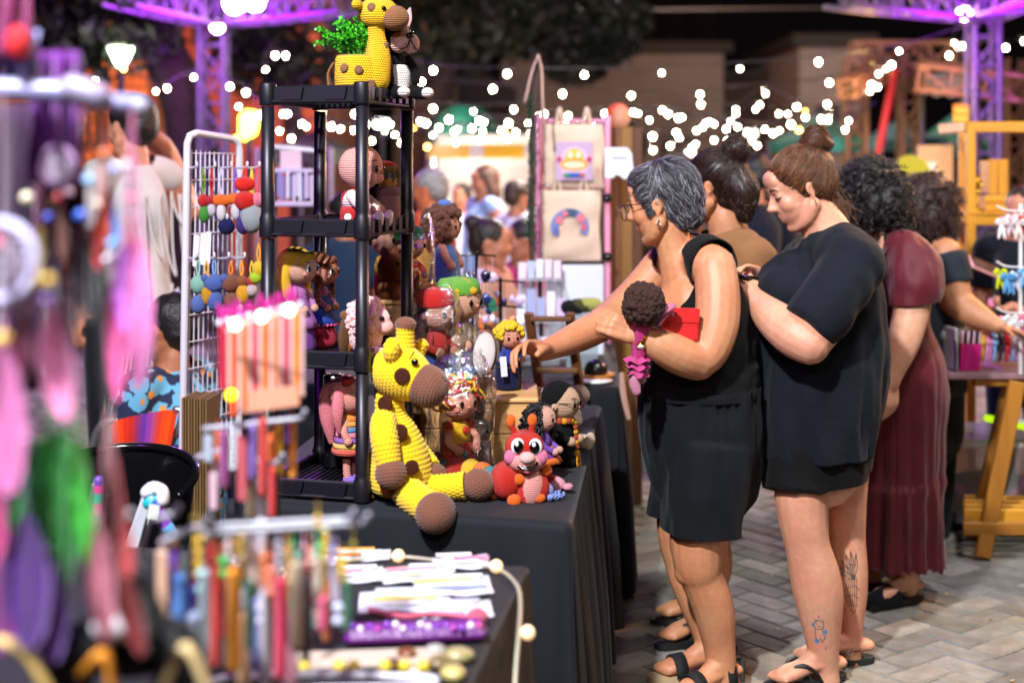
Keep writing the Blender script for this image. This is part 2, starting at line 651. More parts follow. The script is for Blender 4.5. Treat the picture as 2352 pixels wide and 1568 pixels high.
# ------------------------------------------------------------------ ground and paving
def paver_mats():
 return [M(c, rough=0.85, spec=0.3, var=0.28, vscale=14, bump=0.004, bscale=70) for c in
   ('#7f7e77', '#75736c', '#8a877e', '#6b6962', '#858074')]
g = G()
g.quad((-60, -5, -0.012), (60, -5, -0.012), (60, 120, -0.012), (-60, 120, -0.012))
ground = g.build('ground', M('#4a443c', rough=0.95, var=0.35, vscale=5, bump=0.004, bscale=120), kind='structure')
PM = paver_mats()
pw = 0.1045
rp = rot((0, 0, 1), math.radians(37))
def paver_geo(sx, sy, dz, tilt):
 hx, hy, b = sx / 2, sy / 2, 0.006
 v = []
 for z, e in ((-0.04, 0), (-0.007, 0), (0, b)):
  v += [[-hx + e, -hy + e, z], [hx - e, -hy + e, z], [hx - e, hy - e, z], [-hx + e, hy - e, z]]
 v = np.array(v)
 v[:, 2] += dz + v[:, 0] * tilt[0] + v[:, 1] * tilt[1]
 f = []
 for k in (0, 4):
  for i in range(4):
   f.append([k + i, k + (i + 1) % 4, k + 4 + (i + 1) % 4, k + 4 + i])
 f.append([8, 9, 10, 11])
 return v, np.array(f)
cells = []
for i in range(-70, 130):
 for j in range(-70, 130):
  c = (i - j) % 4
  if c == 0:
   cx, cy, vert = i + 1, j + 0.5, False
  elif c == 3:
   cx, cy, vert = i + 0.5, j + 1, True
  else:
   continue
  p = rp @ A(cx * pw, cy * pw, 0)
  p = p + A(1.0, 5, 0)
  if -3.5 < p[0] < 6 and 2.3 < p[1] < 12:
   cells.append((p, vert))
def seen(p):
 x, y = CX + p[0] / p[1] * F, HY + CH / p[1] * F
 return 1355 < x < 2380 and 1075 < y < 1600
near = sorted([c for c in cells if seen(c[0])], key=lambda c: c[0][1])[:298]
nid = set(id(c) for c in near)
pave_mesh = []
for k in range(15):
 v, f = paver_geo(2 * pw - 0.006, pw - 0.006, R.uniform(-0.0015, 0.0015), (R.uniform(-.012, .012), R.uniform(-.012, .012)))
 g = G()
 g.add(v, f, smooth=False)
 o = g.build('paver', PM[k % 5])
 pave_mesh.append(o.data)
 bpy.data.objects.remove(o)
gs = [G() for _ in PM]
for p, vert in cells:
 pass
for c in cells:
 p, vert = c
 ang = math.radians(37) + (pi / 2 if vert else 0) + R.uniform(-.012, .012)
 if id(c) in nid:
  o = link('paver', R.choice(pave_mesh), ground)
  o.location = (p[0] + R.uniform(-.001, .001), p[1], 0)
  o.rotation_euler = (0, 0, ang)
 else:
  v, f = paver_geo(2 * pw - 0.006, pw - 0.006, R.uniform(-0.0015, 0.0015), (R.uniform(-.012, .012), R.uniform(-.012, .012)))
  v = v @ rot((0, 0, 1), ang).T + A(p[0], p[1], 0)
  gs[0].add(v, f, m=R.randrange(5), smooth=False)
gs[0].build('paving_blocks', PM, ground, kind='stuff')
# bits of moss, leaves and litter in the joints
g = G()
for _ in range(260):
 X, Y = R.uniform(0.3, 4.2), R.uniform(3.9, 8)
 a = R.uniform(0, 6.3)
 q = R.uniform(.004, .011)
 d, e = A(math.cos(a), math.sin(a), R.uniform(-.2, .3)) * q, A(-math.sin(a), math.cos(a), .1) * q * .6
 c = A(X, Y, .006)
 g.add([c - d, c + e, c + d, c - e], [[0, 1, 2, 3]], m=R.randrange(3), smooth=False)
o = g.build('fallen_leaves', [M('#8a7428', var=.3), M('#5c6b23'), M('#b79a55')])
o['kind'] = 'stuff'
tag(o, 'tiny dry leaves and moss crumbs scattered over the grey paving', 'leaves')
# ------------------------------------------------------------------ buildings and sky-line
def window(g_parent, c, w, h, mat, fr, depth=0.12):
 g = G()
 for s in (-1, 1):
  g.box(c + A(s * w / 2, -.02, 0), (.08, .1, h + .08))
  g.box(c + A(0, -.022, s * h / 2), (w, .1, .08))
 g.box(c + A(0, -.015, 0), (.05, .06, h))
 f = g.build('window', fr, g_parent)
 G().box(c + A(0, .03, 0), (w, .03, h)).build('pane', mat, f)
brick = bpy.data.materials.new('brick_wall')
brick.use_nodes = True
nt = brick.node_tree
bt = nt.nodes.new('ShaderNodeTexBrick')
bt.inputs['Color1'].default_value = rgba('#a8794e')
bt.inputs['Color2'].default_value = rgba('#8f6440')
bt.inputs['Mortar'].default_value = rgba('#5d4532')
bt.inputs['Scale'].default_value = 2.2
bt.inputs['Mortar Size'].default_value = 0.03
tc = nt.nodes.new('ShaderNodeTexCoord')
mp = nt.nodes.new('ShaderNodeMapping')
mp.inputs['Rotation'].default_value = (pi / 2, 0, 0)
nt.links.new(tc.outputs['Object'], mp.inputs[0])
nt.links.new(mp.outputs[0], bt.inputs['Vector'])
nt.links.new(bt.outputs['Color'], nt.nodes['Principled BSDF'].inputs['Base Color'])
nt.nodes['Principled BSDF'].inputs['Roughness'].default_value = 0.9
WF = M('#40362e')
DP = M('#0b0a0c', rough=0.15)
def building(name, x0, x1, ytop, Y, mat, label, depth=6, wins=(), cornice=True, group=None):
 a, b = P(x0, ytop, Y), P(x1, ytop, Y)
 t = thing(name, ((a[0] + b[0]) / 2, Y, 0), label, 'building', group)
 g = G()
 g.box(((a[0] + b[0]) / 2, Y + depth / 2, a[2] / 2), (b[0] - a[0], depth, a[2]))
 g.build('wall', mat, t)
 if cornice:
  G().box(((a[0] + b[0]) / 2, Y + depth / 2 - .1, a[2] + .1), (b[0] - a[0] + .3, depth + .2, .2)).build('roof', M('#3a322c', rough=.8), t)
 for (wx, wy, ww, wh) in wins:
  window(t, P(wx, wy, Y), ww * Y / F, wh * Y / F, DP, WF)
 return t
building('brick_building', -330, 336, -140, 17.5, brick, 'brown brick building under sodium light behind the street lamp', 6,
         [(108, 55, 52, 92), (205, 40, 48, 100), (30, 90, 40, 80), (90, 300, 60, 90), (205, 290, 60, 90)], True)
building('pink_building', 338, 735, -60, 19.5, M('#b0705c', rough=.9, var=.2, vscale=1.2), 'salmon pink building behind the purple truss leg', 6,
         [(380, 150, 44, 80), (560, 170, 44, 80), (640, 60, 44, 70), (640, 190, 44, 80), (470, 60, 40, 70)], True)
building('warehouse', 1152, 1662, 122, 27, M('#948477', rough=.9, var=.12, vscale=.8), 'wide pale blank walled warehouse behind the string lights', 10,
         [(1250, 345, 60, 50), (1560, 345, 70, 50)])
building('low_house', 905, 1046, 160, 25, M('#7d6a50', rough=.9, var=.2), 'low olive beige house left of the pale warehouse', 6, [(975, 300, 40, 44)])
building('corner_building', 1836, 1992, 106, 25, M('#a4948c', rough=.9, var=.15), 'narrow pale building behind the right stage scaffold', 8, [(1900, 270, 40, 46)])
building('link_building', 1664, 1834, 186, 28, M('#5a463c', rough=.9, var=.2), 'dark brown low building between the two pale blocks', 6, [(1750, 250, 44, 40), (1800, 250, 30, 40)])
building('tower_block', 1300, 1650, -320, 46, M('#3a332f', rough=.9), 'dark unlit tower block rising behind the warehouse', 10,
         [(1340 + 70 * i, 40 + 55 * j, 30, 28) for i in range(5) for j in range(2)])
# house with the pitched roof
t = thing('gable_house', P(1100, 300, 26) * A(1, 1, 0), 'small house with a dark pitched roof beside the warehouse', 'building')
a, b = P(1040, 250, 26), P(1150, 250, 26)
G().box(((a[0] + b[0]) / 2, 28, a[2] / 2), (b[0] - a[0], 4, a[2])).build('wall', M('#4c3d38', rough=.9), t)
g = G()
pk = P(1046, 140, 26)
g.prism([(a[0] - .2, a[2]), (b[0] + .3, a[2]), (b[0] + .3, a[2] + .35), (pk[0], pk[2])], (1, 0, 0), (0, 0, 1), (0, 25.8, 0), (0, 4.5, 0))
g.build('roof', M('#27202a', rough=.7), t)
lamp('AREA', 'facade_light', (-7.5, 13.6, 5.2), (-6.0, 18, 3.2), 210, (1.0, 0.42, 0.10), 0.6)
lamp('AREA', 'facade_light', (-3.9, 15.6, 1.6), (-3.9, 19.5, 3.6), 150, (1.0, 0.30, 0.20), 0.6)
lamp('POINT', 'wall_fill_light', (2.4, 19.0, 5.0), (0, 0, 0), 400, (1.0, 0.83, 0.70), 0.3)  # unseen fill added to lift the pale background walls
lamp('POINT', 'wall_fill_light', (6.5, 20.0, 5.0), (0, 0, 0), 190, (1.0, 0.83, 0.75), 0.3)  # second added wall fill, for the buildings on the right
# ------------------------------------------------------------------ trees
def leafcloud(g, c, r, n, s, m=0):
 c, r = np.asarray(c), np.asarray(r)
 for _ in range(n):
  d = NR.normal(size=3)
  d /= np.linalg.norm(d)
  p = c + d * r * NR.uniform(.35, 1.0) ** .6
  a = unit(NR.normal(size=3))
  b = unit(np.cross(a, NR.normal(size=3)))
  q = s * NR.uniform(.6, 1.4)
  g.add([p - a * q, p + b * q * .45, p + a * q, p - b * q * .45], [[0, 1, 2, 3]], m=m, smooth=False)
def tree(label, base, trunkpts, radii, clouds, n, s, cols, group='trees round the square'):
 t = thing('tree', base, label, 'tree', group)
 G().tube(trunkpts, radii, 10, True, 3).build('trunk', M('#2e2119', rough=.95, bump=.02, bscale=12, var=.3), t)
 g = G()
 for c, r in clouds:
  leafcloud(g, c, r, n, s, 0)
  leafcloud(g, c + NR.normal(size=3) * .3, np.asarray(r) * .8, n // 2, s, 1)
 o = g.build('crown', [M(cols[0], rough=.6), M(cols[1], rough=.6)], t)
 o['kind'] = 'stuff'
Y = 13.5
tree('dark tree with a leaning trunk in front of the brick building', P(440, 377, Y) * A(1, 1, 0),
     [P(452, 700, Y) * A(1, 1, 0), P(448, 420, Y), P(430, 250, Y), P(385, 140, Y), P(330, 50, Y), P(250, -80, Y)], [.34, .27, .24, .22, .2, .16],
     [(P(120, 30, Y), (1.3, .8, .45)), (P(300, -20, Y), (1.0, .8, .4)), (P(150, 100, Y), (.5, .5, .25)), (P(80, -40, Y), (1.2, .8, .6))], 500, .09, ('#161d0e', '#1e2512'))
Y = 15
tree('thin dark tree behind the left truss, violet lit twigs', P(640, 377, Y) * A(1, 1, 0),
     [P(700, 700, Y) * A(1, 1, 0), P(690, 400, Y), P(660, 200, Y), P(640, 60, Y)], [.16, .13, .1, .06],
     [(P(600, 150, Y), (.55, .5, .4)), (P(700, 100, Y), (.7, .5, .5)), (P(560, 60, Y), (.4, .4, .3))], 330, .09, ('#191f13', '#241b12'))
Y = 17
tree('broad dark green tree hanging over the string lights', P(1010, 377, Y) * A(1, 1, 0),
     [P(990, 640, Y) * A(1, 1, 0), P(985, 380, Y), P(1010, 150, Y), P(1090, -20, Y), P(1150, -150, Y)], [.3, .26, .22, .2, .15],
     [(P(1060, 30, Y), (1.1, 1, .6)), (P(1240, 40, Y), (.9, 1, .55)), (P(1320, 130, Y), (.45, .7, .35)), (P(1400, 90, Y), (.4, .6, .3)), (P(1170, -40, Y), (1.6, 1.2, .6)), (P(985, 110, Y), (.4, .6, .5))],
     620, .085, ('#141c0d', '#1c240f'))
# ------------------------------------------------------------------ street lamp, lit signs
t = thing('street_lamp', P(278, 377, 13) * A(1, 1, 0), 'street lamp with a glowing white funnel shade before the brick wall', 'street lamp')
b = P(278, 160, 13)
G().tube([b * A(1, 1, 0), b], [.05, .035], 8).build('pole', M('#2a2620', metal=.6, rough=.5), t)
c = P(278, 118, 13)
G().lathe([(.02, -.15), (.05, -.11), (.115, .03)], c, 20).build('lamp_shade', M('#ffffff', emis=14, ecol='#e9ffe0'), t)
G().lathe([(.125, .03), (.1, .055), (.02, .07)], c, 20).build('cap', M('#8a9a80', emis=1.2, ecol='#c8e0b0'), t)
d = bpy.data.lights.new('street_lamp_light', 'POINT')
d.energy = 10
d.color = (.95, 1, .85)
d.shadow_soft_size = .15
o = bpy.data.objects.new('street_lamp_light', d)
COL.objects.link(o)
o.location = c + A(0, -.4, .05)
t = thing('lit_sign', P(570, 420, 12) * A(1, 1, 0), 'glowing yellow green sign on a post between shelf and grid rack', 'sign')
c = P(570, 288, 12)
G().prism([(-.075, .08), (-.02, .13), (.06, .12), (.09, .04), (.05, -.08), (-.04, -.13), (-.08, -.08)], (1, 0, 0), (0, 0, 1), c, (0, .08, 0)).build('panel', M('#d9ff3c', emis=7, ecol='#d4ff50'), t)
G().tube([c * A(1, 1, 0) + A(0, .05, 0), c + A(0, .05, -.08)], .025, 8).build('pole', M('#222222'), t)
# ------------------------------------------------------------------ string lights
gb = G()
gb.sph((0, 0, 0), (.0135, .0135, .0165), nu=10, nv=8)
bo = gb.build('light_bulb', M('#fff4dc', emis=80, ecol='#ffe9c4'))
BULB = bo.data
bpy.data.objects.remove(bo)
gb = G()
gb.sph((0, 0, 0), (.0135, .0135, .0165), nu=10, nv=8)
bo = gb.build('light_bulb', M('#ffc870', emis=32, ecol='#ffb84e'))
BULBW = bo.data
bpy.data.objects.remove(bo)
CABLE = M('#151214', rough=.6)
def string(pts, label, Y, end=1.0, warm=()):
 pts = [P(x, y, Y + (R.uniform(-.4, .4))) for x, y in pts]
 t = thing('string_lights', pts[0], label, 'string lights', 'festoon strings over the market')
 g = G()
 up = A(0, 0, .05)
 line = [pts[0] + (pts[0] - pts[min(1, len(pts) - 1)]) * end + up * 3] + [p + up for p in pts] + [pts[-1] + (pts[-1] - pts[-2]) * end + up * 3]
 g.tube(line, .006, 5, False, 5)
 for p in pts:
  g.tube([p + A(0, 0, .018), p + up], .011, 6)
 g.build('cable', CABLE, t)
 for i, p in enumerate(pts):
  o = link('light_bulb', BULBW if i in warm else BULB, t)
  o.location = p - LOC[t.name]
  o.scale = [R.uniform(.75, 1.3)] * 3
 return t
J = lambda v: v + R.uniform(-7, 7)
string([(995, 162), (1165, 170), (1342, 172), (1520, 168), (1700, 158), (1880, 143), (2065, 118)], 'highest string of bulbs crossing in front of the pale warehouse', 11)
string([(968, 188), (1132, 205), (1292, 216), (1450, 220), (1608, 217), (1757, 205), (1905, 190)], 'second string of bulbs from the top, sagging over the market', 12.5, warm=())
string([(660, 262), (740, 258), (815, 262), (995, 250), (1087, 256), (1180, 252), (1250, 262), (1305, 266), (1390, 262), (1455, 258), (1535, 262), (1610, 240), (1690, 252), (1758, 215), (1830, 246), (1900, 240)],
       'third string of bulbs, just above the green dome tent', 11.6)
string([(J(700 + 66 * i), 283 + 10 * math.sin(i * .9) + R.uniform(-5, 5)) for i in range(20)], 'fourth string of bulbs, level with the dome tent rim', 11.2)
string([(J(880 + 56 * i), 304 + 9 * math.sin(i * 1.3) + R.uniform(-7, 7)) for i in range(20)], 'fifth string of bulbs, dense row under the dome tent rim', 12, warm=(5, 17))
string([(J(860 + 62 * i), 322 + 12 * math.sin(i * .7) + R.uniform(-8, 8)) for i in range(15)], 'lowest string of bulbs, a dense white row above the crowd', 12.6, warm=(2, 8))
string([(1560, 318), (1600, 300), (1640, 285), (1690, 262), (1745, 240), (1810, 262), (1850, 270), (1905, 260), (1945, 232)], 'short string of bulbs curving up towards the right scaffold', 17)
string([(1500, 345), (1540, 330), (1590, 338), (1640, 322), (1680, 330), (1720, 318), (1740, 335), (1790, 300), (1850, 290), (1890, 296)], 'string of bulbs just over the two hair buns', 20)
string([(219, 185), (284, 158), (358, 210), (384, 203), (445, 178), (528, 199), (565, 213), (600, 264)], 'string of bulbs in front of the brick and pink buildings', 12, warm=(1,))
string([(632, 128), (656, 128), (610, 160)], 'pair of bulbs left of the leafy planter', 13)
string([(548, 245), (520, 262), (512, 240), (543, 316), (650, 262)], 'few dim bulbs beside the left truss leg', 14, warm=(1, 3))
string([(2018, 170), (2034, 158), (2048, 150), (1998, 210), (2002, 195), (2016, 200)], 'cluster of bulbs on the right stage scaffold', 12)
string([(2192, 100), (2180, 128), (2210, 105), (2310, 110), (2352, 95)], 'string of bulbs behind the right truss leg', 12.5)
string([(J(640 + 34 * i), 296 + 14 * math.sin(i * 1.7) + R.uniform(-8, 8)) for i in range(18)], 'string of bulbs running behind the shelf towards the dome tent', 12.2, warm=(3, 9))
string([(J(1240 + 55 * i), 268 + 16 * math.sin(i * 1.1) + R.uniform(-10, 10)) for i in range(13)], 'string of bulbs over the tote bags and hair buns', 13, warm=(11,))
# dense bright lamps low over the crowd
for i, (x, y, w, lab) in enumerate([(876, 283, .09, 'bright white floodlight behind the top of the black shelf'), (1725, 305, .07, 'bright white floodlight above the hair buns'), (1045, 395, .15, 'bright white lamp inside the yellow striped kiosk'),
         (1010, 374, .09, 'small bright lamp at the left end of the kiosk'), (1585, 352, .05, 'small bright lamp above the brown haired bun'), (2210, 106, .06, 'small stage lamp on the right scaffold')]):
 t = thing('floodlight', P(x, y, 15), lab, 'floodlight')
 c = P(x, y, 15)
 G().box(c, (w * 1.6, .05, w)).build('lens', M('#ffffff', emis=9, ecol='#fffbe8'), t)
 G().box(c + A(0, .05, 0), (w * 1.75, .05, w * 1.15)).build('housing', M('#202020'), t)
 G().tube([c + A(0, .08, 0), c * A(1, 1, 0) + A(0, .08, 0)], .02, 6).build('pole', M('#202020'), t)
# ------------------------------------------------------------------ trusses
def truss_geo(g, p, q, s, r=.022, n=None, hint=(0, 0, 1)):
 p, q = np.asarray(p, float), np.asarray(q, float)
 a, b, d = frame(q - p, hint)
 L = np.linalg.norm(q - p)
 n = n or max(2, int(L / s / 1.1))
 cs = [a * sx * s / 2 + b * sy * s / 2 for sx, sy in ((-1, -1), (1, -1), (1, 1), (-1, 1))]
 for c in cs:
  g.tube([p + c, q + c], r, 8)
 for i in range(4):
  c, e = cs[i], cs[(i + 1) % 4]
  for k in range(n):
   u, v = p + d * L * k / n, p + d * L * (k + 1) / n
   if k % 2 == 0:
    g.tube([u + c, v + e], r * .6, 6)
   else:
    g.tube([u + e, v + c], r * .6, 6)
   g.tube([u + c, u + e], r * .6, 6)
TM = M('#5a5564', metal=.2, rough=.5)
def lightbox(c, t, r_=.055):
 G().sph(c, r_, nu=14, nv=10).build('lamp', M('#ffd8ff', emis=60, ecol='#f3a8ff'), t)
 g = G()
 g.box(c + A(0, .09, .03), (.16, .12, .16), bevel=.02)
 g.build('lamp_housing', M('#18161c'), t)
t = thing('stage_truss', P(490, 377, 13) * A(1, 1, 0), 'aluminium truss corner glowing purple left of the planter', 'truss', 'purple lit trusses')
c = P(490, 40, 13)
for nm, q in (('beam', P(815, -12, 10.9)), ('beam', P(270, -30, 10.9))):
 g = G()
 truss_geo(g, c + A(0, 0, .05), q, .26)
 g.build(nm, TM, t)
g = G()
truss_geo(g, c * A(1, 1, 0), c, .22)
g.build('leg', TM, t)
lightbox(P(499, 62, 12.75), t)
lightbox(P(540, 6, 12.4), t, .10)
lightbox(P(585, 2, 12.2), t, .09)
for p, e in ((P(505, 50, 12.4), 62), (P(580, 0, 11.6), 110), (P(440, 10, 11.8), 48)):
 lamp('POINT', 'purple_truss_light', p - A(0, .35, .25), (0, 0, 0), e, (.46, .004, 1.0), .1)
t = thing('stage_truss', P(2255, 377, 11.5) * A(1, 1, 0), 'aluminium truss corner glowing purple above the wooden rack', 'truss', 'purple lit trusses')
c = P(2258, 20, 11.5)
for nm, q in (('beam', P(1930, -25, 10.0)), ('beam', P(2420, -60, 9.6))):
 g = G()
 truss_geo(g, c + A(0, 0, .02), q, .24)
 g.build(nm, TM, t)
g = G()
truss_geo(g, c * A(1, 1, 0), c, .2, n=12)
g.build('leg', TM, t)
lightbox(P(2215, 32, 11.3), t)
for p, e in ((P(2200, 40, 11.0), 75), (P(2290, 0, 10.6), 48)):
 lamp('POINT', 'purple_truss_light', p - A(0, .3, .2), (0, 0, 0), e, (.46, .004, 1.0), .1)
# power cable high above
g = G()
g.tube([P(900, 30, 20), P(1500, 24, 20), P(2000, 18, 20)], .02, 6, True, 4)
tag(g.build('overhead_cable', M('#4a3a34')), 'thin brown cable stretched across the dark sky', 'cable')
# ------------------------------------------------------------------ stage scaffold and tents on the right
OM = M('#7c5a3a', metal=.2, rough=.6)
t = thing('scaffold', P(2030, 377, 13) * A(1, 1, 0), 'orange lit stage scaffold with lattice legs behind the curly heads', 'scaffold')
for nm, p, q, s in (('beam', P(1960, 125, 13), P(2240, 125, 13), .2), ('beam', P(1945, 205, 12), P(2062, 150, 13), .14), ('beam', P(2120, 180, 12), P(2352, 205, 11.5), .2)):
 g = G()
 truss_geo(g, p, q, s)
 g.build(nm, OM, t)
for x in (2090, 1965, 2330):
 g = G()
 b = P(x, 140, 13)
 truss_geo(g, b * A(1, 1, 0), b, .17)
 g.build('leg', OM, t)
lamp('POINT', 'stage_light', P(1990, 180, 11.4), (0, 0, 0), 60, (1.0, .55, .12), .1)
g = G()
g.tube([P(2055, 165, 12.4), P(2018, 350, 12.2)], .035, 8)
tag(g.build('red_pole', M('#8a1408')), 'slanted bright red pole in front of the stage scaffold', 'pole')
t = thing('stage_awning', P(2170, 377, 13.5) * A(1, 1, 0), 'grey awning sheet sloping over the dark stage', 'awning')
g = G()
a = P(2110, 170, 13.6), P(2240, 165, 13.6), P(2250, 230, 12.4), P(2118, 222, 12.4)
g.grid(np.array([[a[0] + (a[1] - a[0]) * u for u in np.linspace(0, 1, 9)], [a[3] + (a[2] - a[3]) * u + A(0, 0, .03 * (i % 2)) for i, u in enumerate(np.linspace(0, 1, 9))]]), False)
g.build('sheet', M('#8d8684', rough=.6), t)
for q in a:
 G().tube([q * A(1, 1, 0), q], .025, 6).build('post', M('#2c2824'), t)
def canopy(x0, x1, ytop, yeave, Y, col, label, skirt=.12, depth=2.5):
 a, b = P(x0, yeave, Y), P(x1, yeave, Y)
 pk = (a + b) / 2 + A(0, depth / 2, 0)
 pk[2] = P(0, ytop, Y)[2]
 t = thing('market_tent', ((a[0] + b[0]) / 2, Y, 0), label, 'tent', 'market tents behind the crowd')
 e = [a, b, b + A(0, depth, 0), a + A(0, depth, 0)]
 g = G()
 for i in range(4):
  p, q = e[i], e[(i + 1) % 4]
  rows = []
  for v in np.linspace(0, 1, 6):
   sag = -.25 * v * (1 - v) * (pk[2] - a[2])
   rows.append([(p + (q - p) * u) * (1 - v) + pk * v + A(0, 0, sag) for u in np.linspace(0, 1, 5)])
  g.grid(np.array(rows), False)
  g.grid(np.array([[p + (q - p) * u - A(0, 0, skirt) for u in np.linspace(0, 1, 5)], [p + (q - p) * u for u in np.linspace(0, 1, 5)]]), False)
 g.build('canopy', M(col, rough=.7, var=.15, vscale=1.5), t)
 for p in e:
  G().tube([p * A(1, 1, 0), p], .02, 6).build('pole', M('#888888', metal=.5), t)
 return t
canopy(1880, 2016, 248, 318, 13, '#1c7f66', 'teal green tent left of the red pole')
canopy(2098, 2170, 268, 318, 14.5, '#14707a', 'small blue teal tent right of the red pole')
canopy(2232, 2312, 255, 330, 14.5, '#2aa58c', 'pale teal tent behind the right truss leg')
canopy(590, 760, 292, 345, 12, '#221c18', 'black tent behind the black plastic shelf')
t = thing('dome_tent', P(1070, 377, 16) * A(1, 1, 0), 'dark green dome tent glowing at its top left', 'tent')
c = P(1070, 345, 16)
G().lathe([(.46 * math.cos(u), .52 * math.sin(u)) for u in np.linspace(0, pi / 2 - .03, 12)], c, 28).build('canopy', M('#15604a', rough=.5), t)
for k in range(4):
 q = c + .44 * A(math.cos(k * pi / 2 + .7), math.sin(k * pi / 2 + .7), 0)
 G().tube([q * A(1, 1, 0), q], .02, 6).build('pole', M('#777777'), t)
lamp('POINT', 'tent_light', P(1015, 215, 15.3), (0, 0, 0), 26, (1, 1, .9), .1)
t = thing('food_kiosk', P(1100, 377, 13.5) * A(1, 1, 0), 'lit food kiosk with a yellow awning under the green dome', 'kiosk')
a, b = P(985, 352, 13.5), P(1235, 352, 13.5)
g = G()
n = 16
for i in range(n):
 p, q = a + (b - a) * i / n, a + (b - a) * (i + 1) / n
 g.quad(p + A(0, -.3, -.05), q + A(0, -.3, -.05), q + A(0, .3, .09), p + A(0, .3, .09), m=0 if i % 8 < 6 else 1)
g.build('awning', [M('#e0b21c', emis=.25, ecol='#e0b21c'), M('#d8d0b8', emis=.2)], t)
g = G()
g.box((a + b) / 2 + A(0, 1.4, -.35), (b[0] - a[0], .1, 1.1))
g.build('back_wall', M('#d8d2b8'), t)
g = G()
g.box(((a + b) / 2 * A(1, 1, 0)) + A(0, .1, .48), (b[0] - a[0], .5, .96), bevel=.02)
g.build('counter', M('#6a5a48'), t)
for s in (a, b):
 for dy in (0, 1.35):
  G().tube([s * A(1, 1, 0) + A(0, dy, 0), s + A(0, dy, .1)], .025, 6).build('post', M('#888070'), t)
lamp('POINT', 'kiosk_light', (a + b) / 2 + A(-.1, .7, -.05), (0, 0, 0), 26, (1, .97, .82), .1)
# notice board and banners far right
t = thing('notice_board', P(2148, 377, 9.5) * A(1, 1, 0), 'beige notice board on posts behind the curly red haired woman', 'board')
G().box(P(2148, 382, 9.5), (77 * 9.5 / F, .03, 96 * 9.5 / F)).build('panel', M('#c9a277', var=.1), t)
G().box(P(2140, 400, 9.45), (.06, .01, .16)).build('paper', M('#e8e0d0'), t)
for x in (2112, 2186):
 G().tube([P(x, 335, 9.53), P(x, 335, 9.53) * A(1, 1, 0)], .02, 6).build('post', M('#4a3524'), t)
t = thing('banner', P(2207, 377, 9) * A(1, 1, 0), 'orange and yellow striped banner hanging left of the right truss leg', 'banner')
g = G()
for i in range(6):
 g.box(P(2207, 245 + 9 * i, 9), (34 * 9 / F, .006, 9 * 9 / F), m=i % 2)
g.build('cloth', [M('#e8862a'), M('#d9b23a')], t)
G().tube([P(2207, 236, 9.02), P(2207, 236, 9.02) * A(1, 1, 0)], .015, 6).build('pole', M('#333333'), t)
g = G()
g.lathe([(.12, 0), (.125, .015), (.12, .03)], P(2090, 405, 8.5), 24, rot((1, 0, 0), pi / 2))
g.torus(P(2090, 405, 8.46), .07, .012)
g.tube([P(2090, 425, 8.53), P(2090, 425, 8.53) * A(1, 1, 0)], .015, 6)
tag(g.build('round_sign', M('#b5ad1f')), 'round olive yellow sign above the curly red hair', 'sign')
# ------------------------------------------------------------------ main stall: tablecloth, shelf
def drape(corners, z, hem, amp=.03, seed=1, rad=.02, nper=40, flare=.04, per=.16):
 """a cloth over a table with the given plan corners (anticlockwise), falling to height hem"""
 rr = np.random.RandomState(seed)
 c = [np.array([q[0], q[1], 0.]) for q in corners]
 pts, nor = [], []
 n = len(c)
 for i in range(n):
  p, q, nx, pv = c[i], c[(i + 1) % n], c[(i + 2) % n], c[i - 1]
  d = unit(q - p)
  o = A(d[1], -d[0], 0)
  L = np.linalg.norm(q - p)
  k = max(6, int(L * nper))
  for t in np.linspace(0, 1, k, endpoint=False)[1:]:
   pts.append(p + d * t * L)
   nor.append(o)
  d2 = unit(nx - q)
  o2 = A(d2[1], -d2[0], 0)
  for t in np.linspace(0, 1, 7):
   nn = unit(o * (1 - t) + o2 * t)
   pts.append(q + nn * .006)
   nor.append(nn)
 pts, nor = np.array(pts), np.array(nor)
 S = np.concatenate([[0], np.cumsum(np.linalg.norm(np.diff(pts + nor * .25, axis=0), axis=1))])
 fold = np.zeros(len(pts))
 for f in (1, .53, .31, 1.9):
  fold += np.sin(S / (per * f) * 2 * pi * rr.uniform(.85, 1.15) + rr.uniform(0, 6)) * (f if f < 1 else 1 / f)
 fold *= amp / 2
 cen = pts.mean(0)
 rows = []
 for t in (0.02, .5, .9):
  w = cen + (pts - cen) * t
  w[:, 2] = z
  rows.append(w)
 for a in np.linspace(0, 1, 5):
  a *= pi / 2
  w = pts + nor * (rad * math.sin(a))
  w[:, 2] = z - rad * (1 - math.cos(a))
  rows.append(w)
 H = z - rad - hem
 for t in np.linspace(.06, 1, 16):
  w = pts + nor * (rad + flare * t + (fold * min(1, t * 1.6) ** .8)[:, None])
  w[:, 2] = z - rad - H * t + .004 * np.sin(S * 9) * t
  rows.append(w)
 return G().grid(np.array(rows), True, False).add(rows[0], [list(range(len(pts)))])
BLK = cloth('#0a0f16', rough=.8, spec=.3, sheen=.06, var=.1)
TZ = 0.75
g = drape([(-.66, 3.405), (.115, 3.19), (.275, 4.72), (-.5, 4.92)], TZ, .015, .035, 3)
tag(g.build('tablecloth', BLK), 'black tablecloth under the crochet plush toys', 'tablecloth')
FL, FR = A(-.587, 3.42, 0), A(-.354, 3.36, 0)
DV = unit(A(.25, .97, 0)) * .33
BL, BR = FL + DV, FR + DV
ux, uy = unit(FR - FL), unit(DV)
R_sh = np.stack([ux, uy, A(0, 0, 1)], 1)
SW, SD = np.linalg.norm(FR - FL), .33
def SH(u, v, z):
 p = FL + (FR - FL) * u + DV * v
 p[2] = z
 return p
SB = plastic('#131219', rough=.40, spec=.38)
shelf = thing('plastic_shelf', SH(.5, .5, TZ), 'black plastic four tier shelf standing on the black tablecloth', 'shelf')
tiers = [.757, 1.064, 1.377, 1.695]
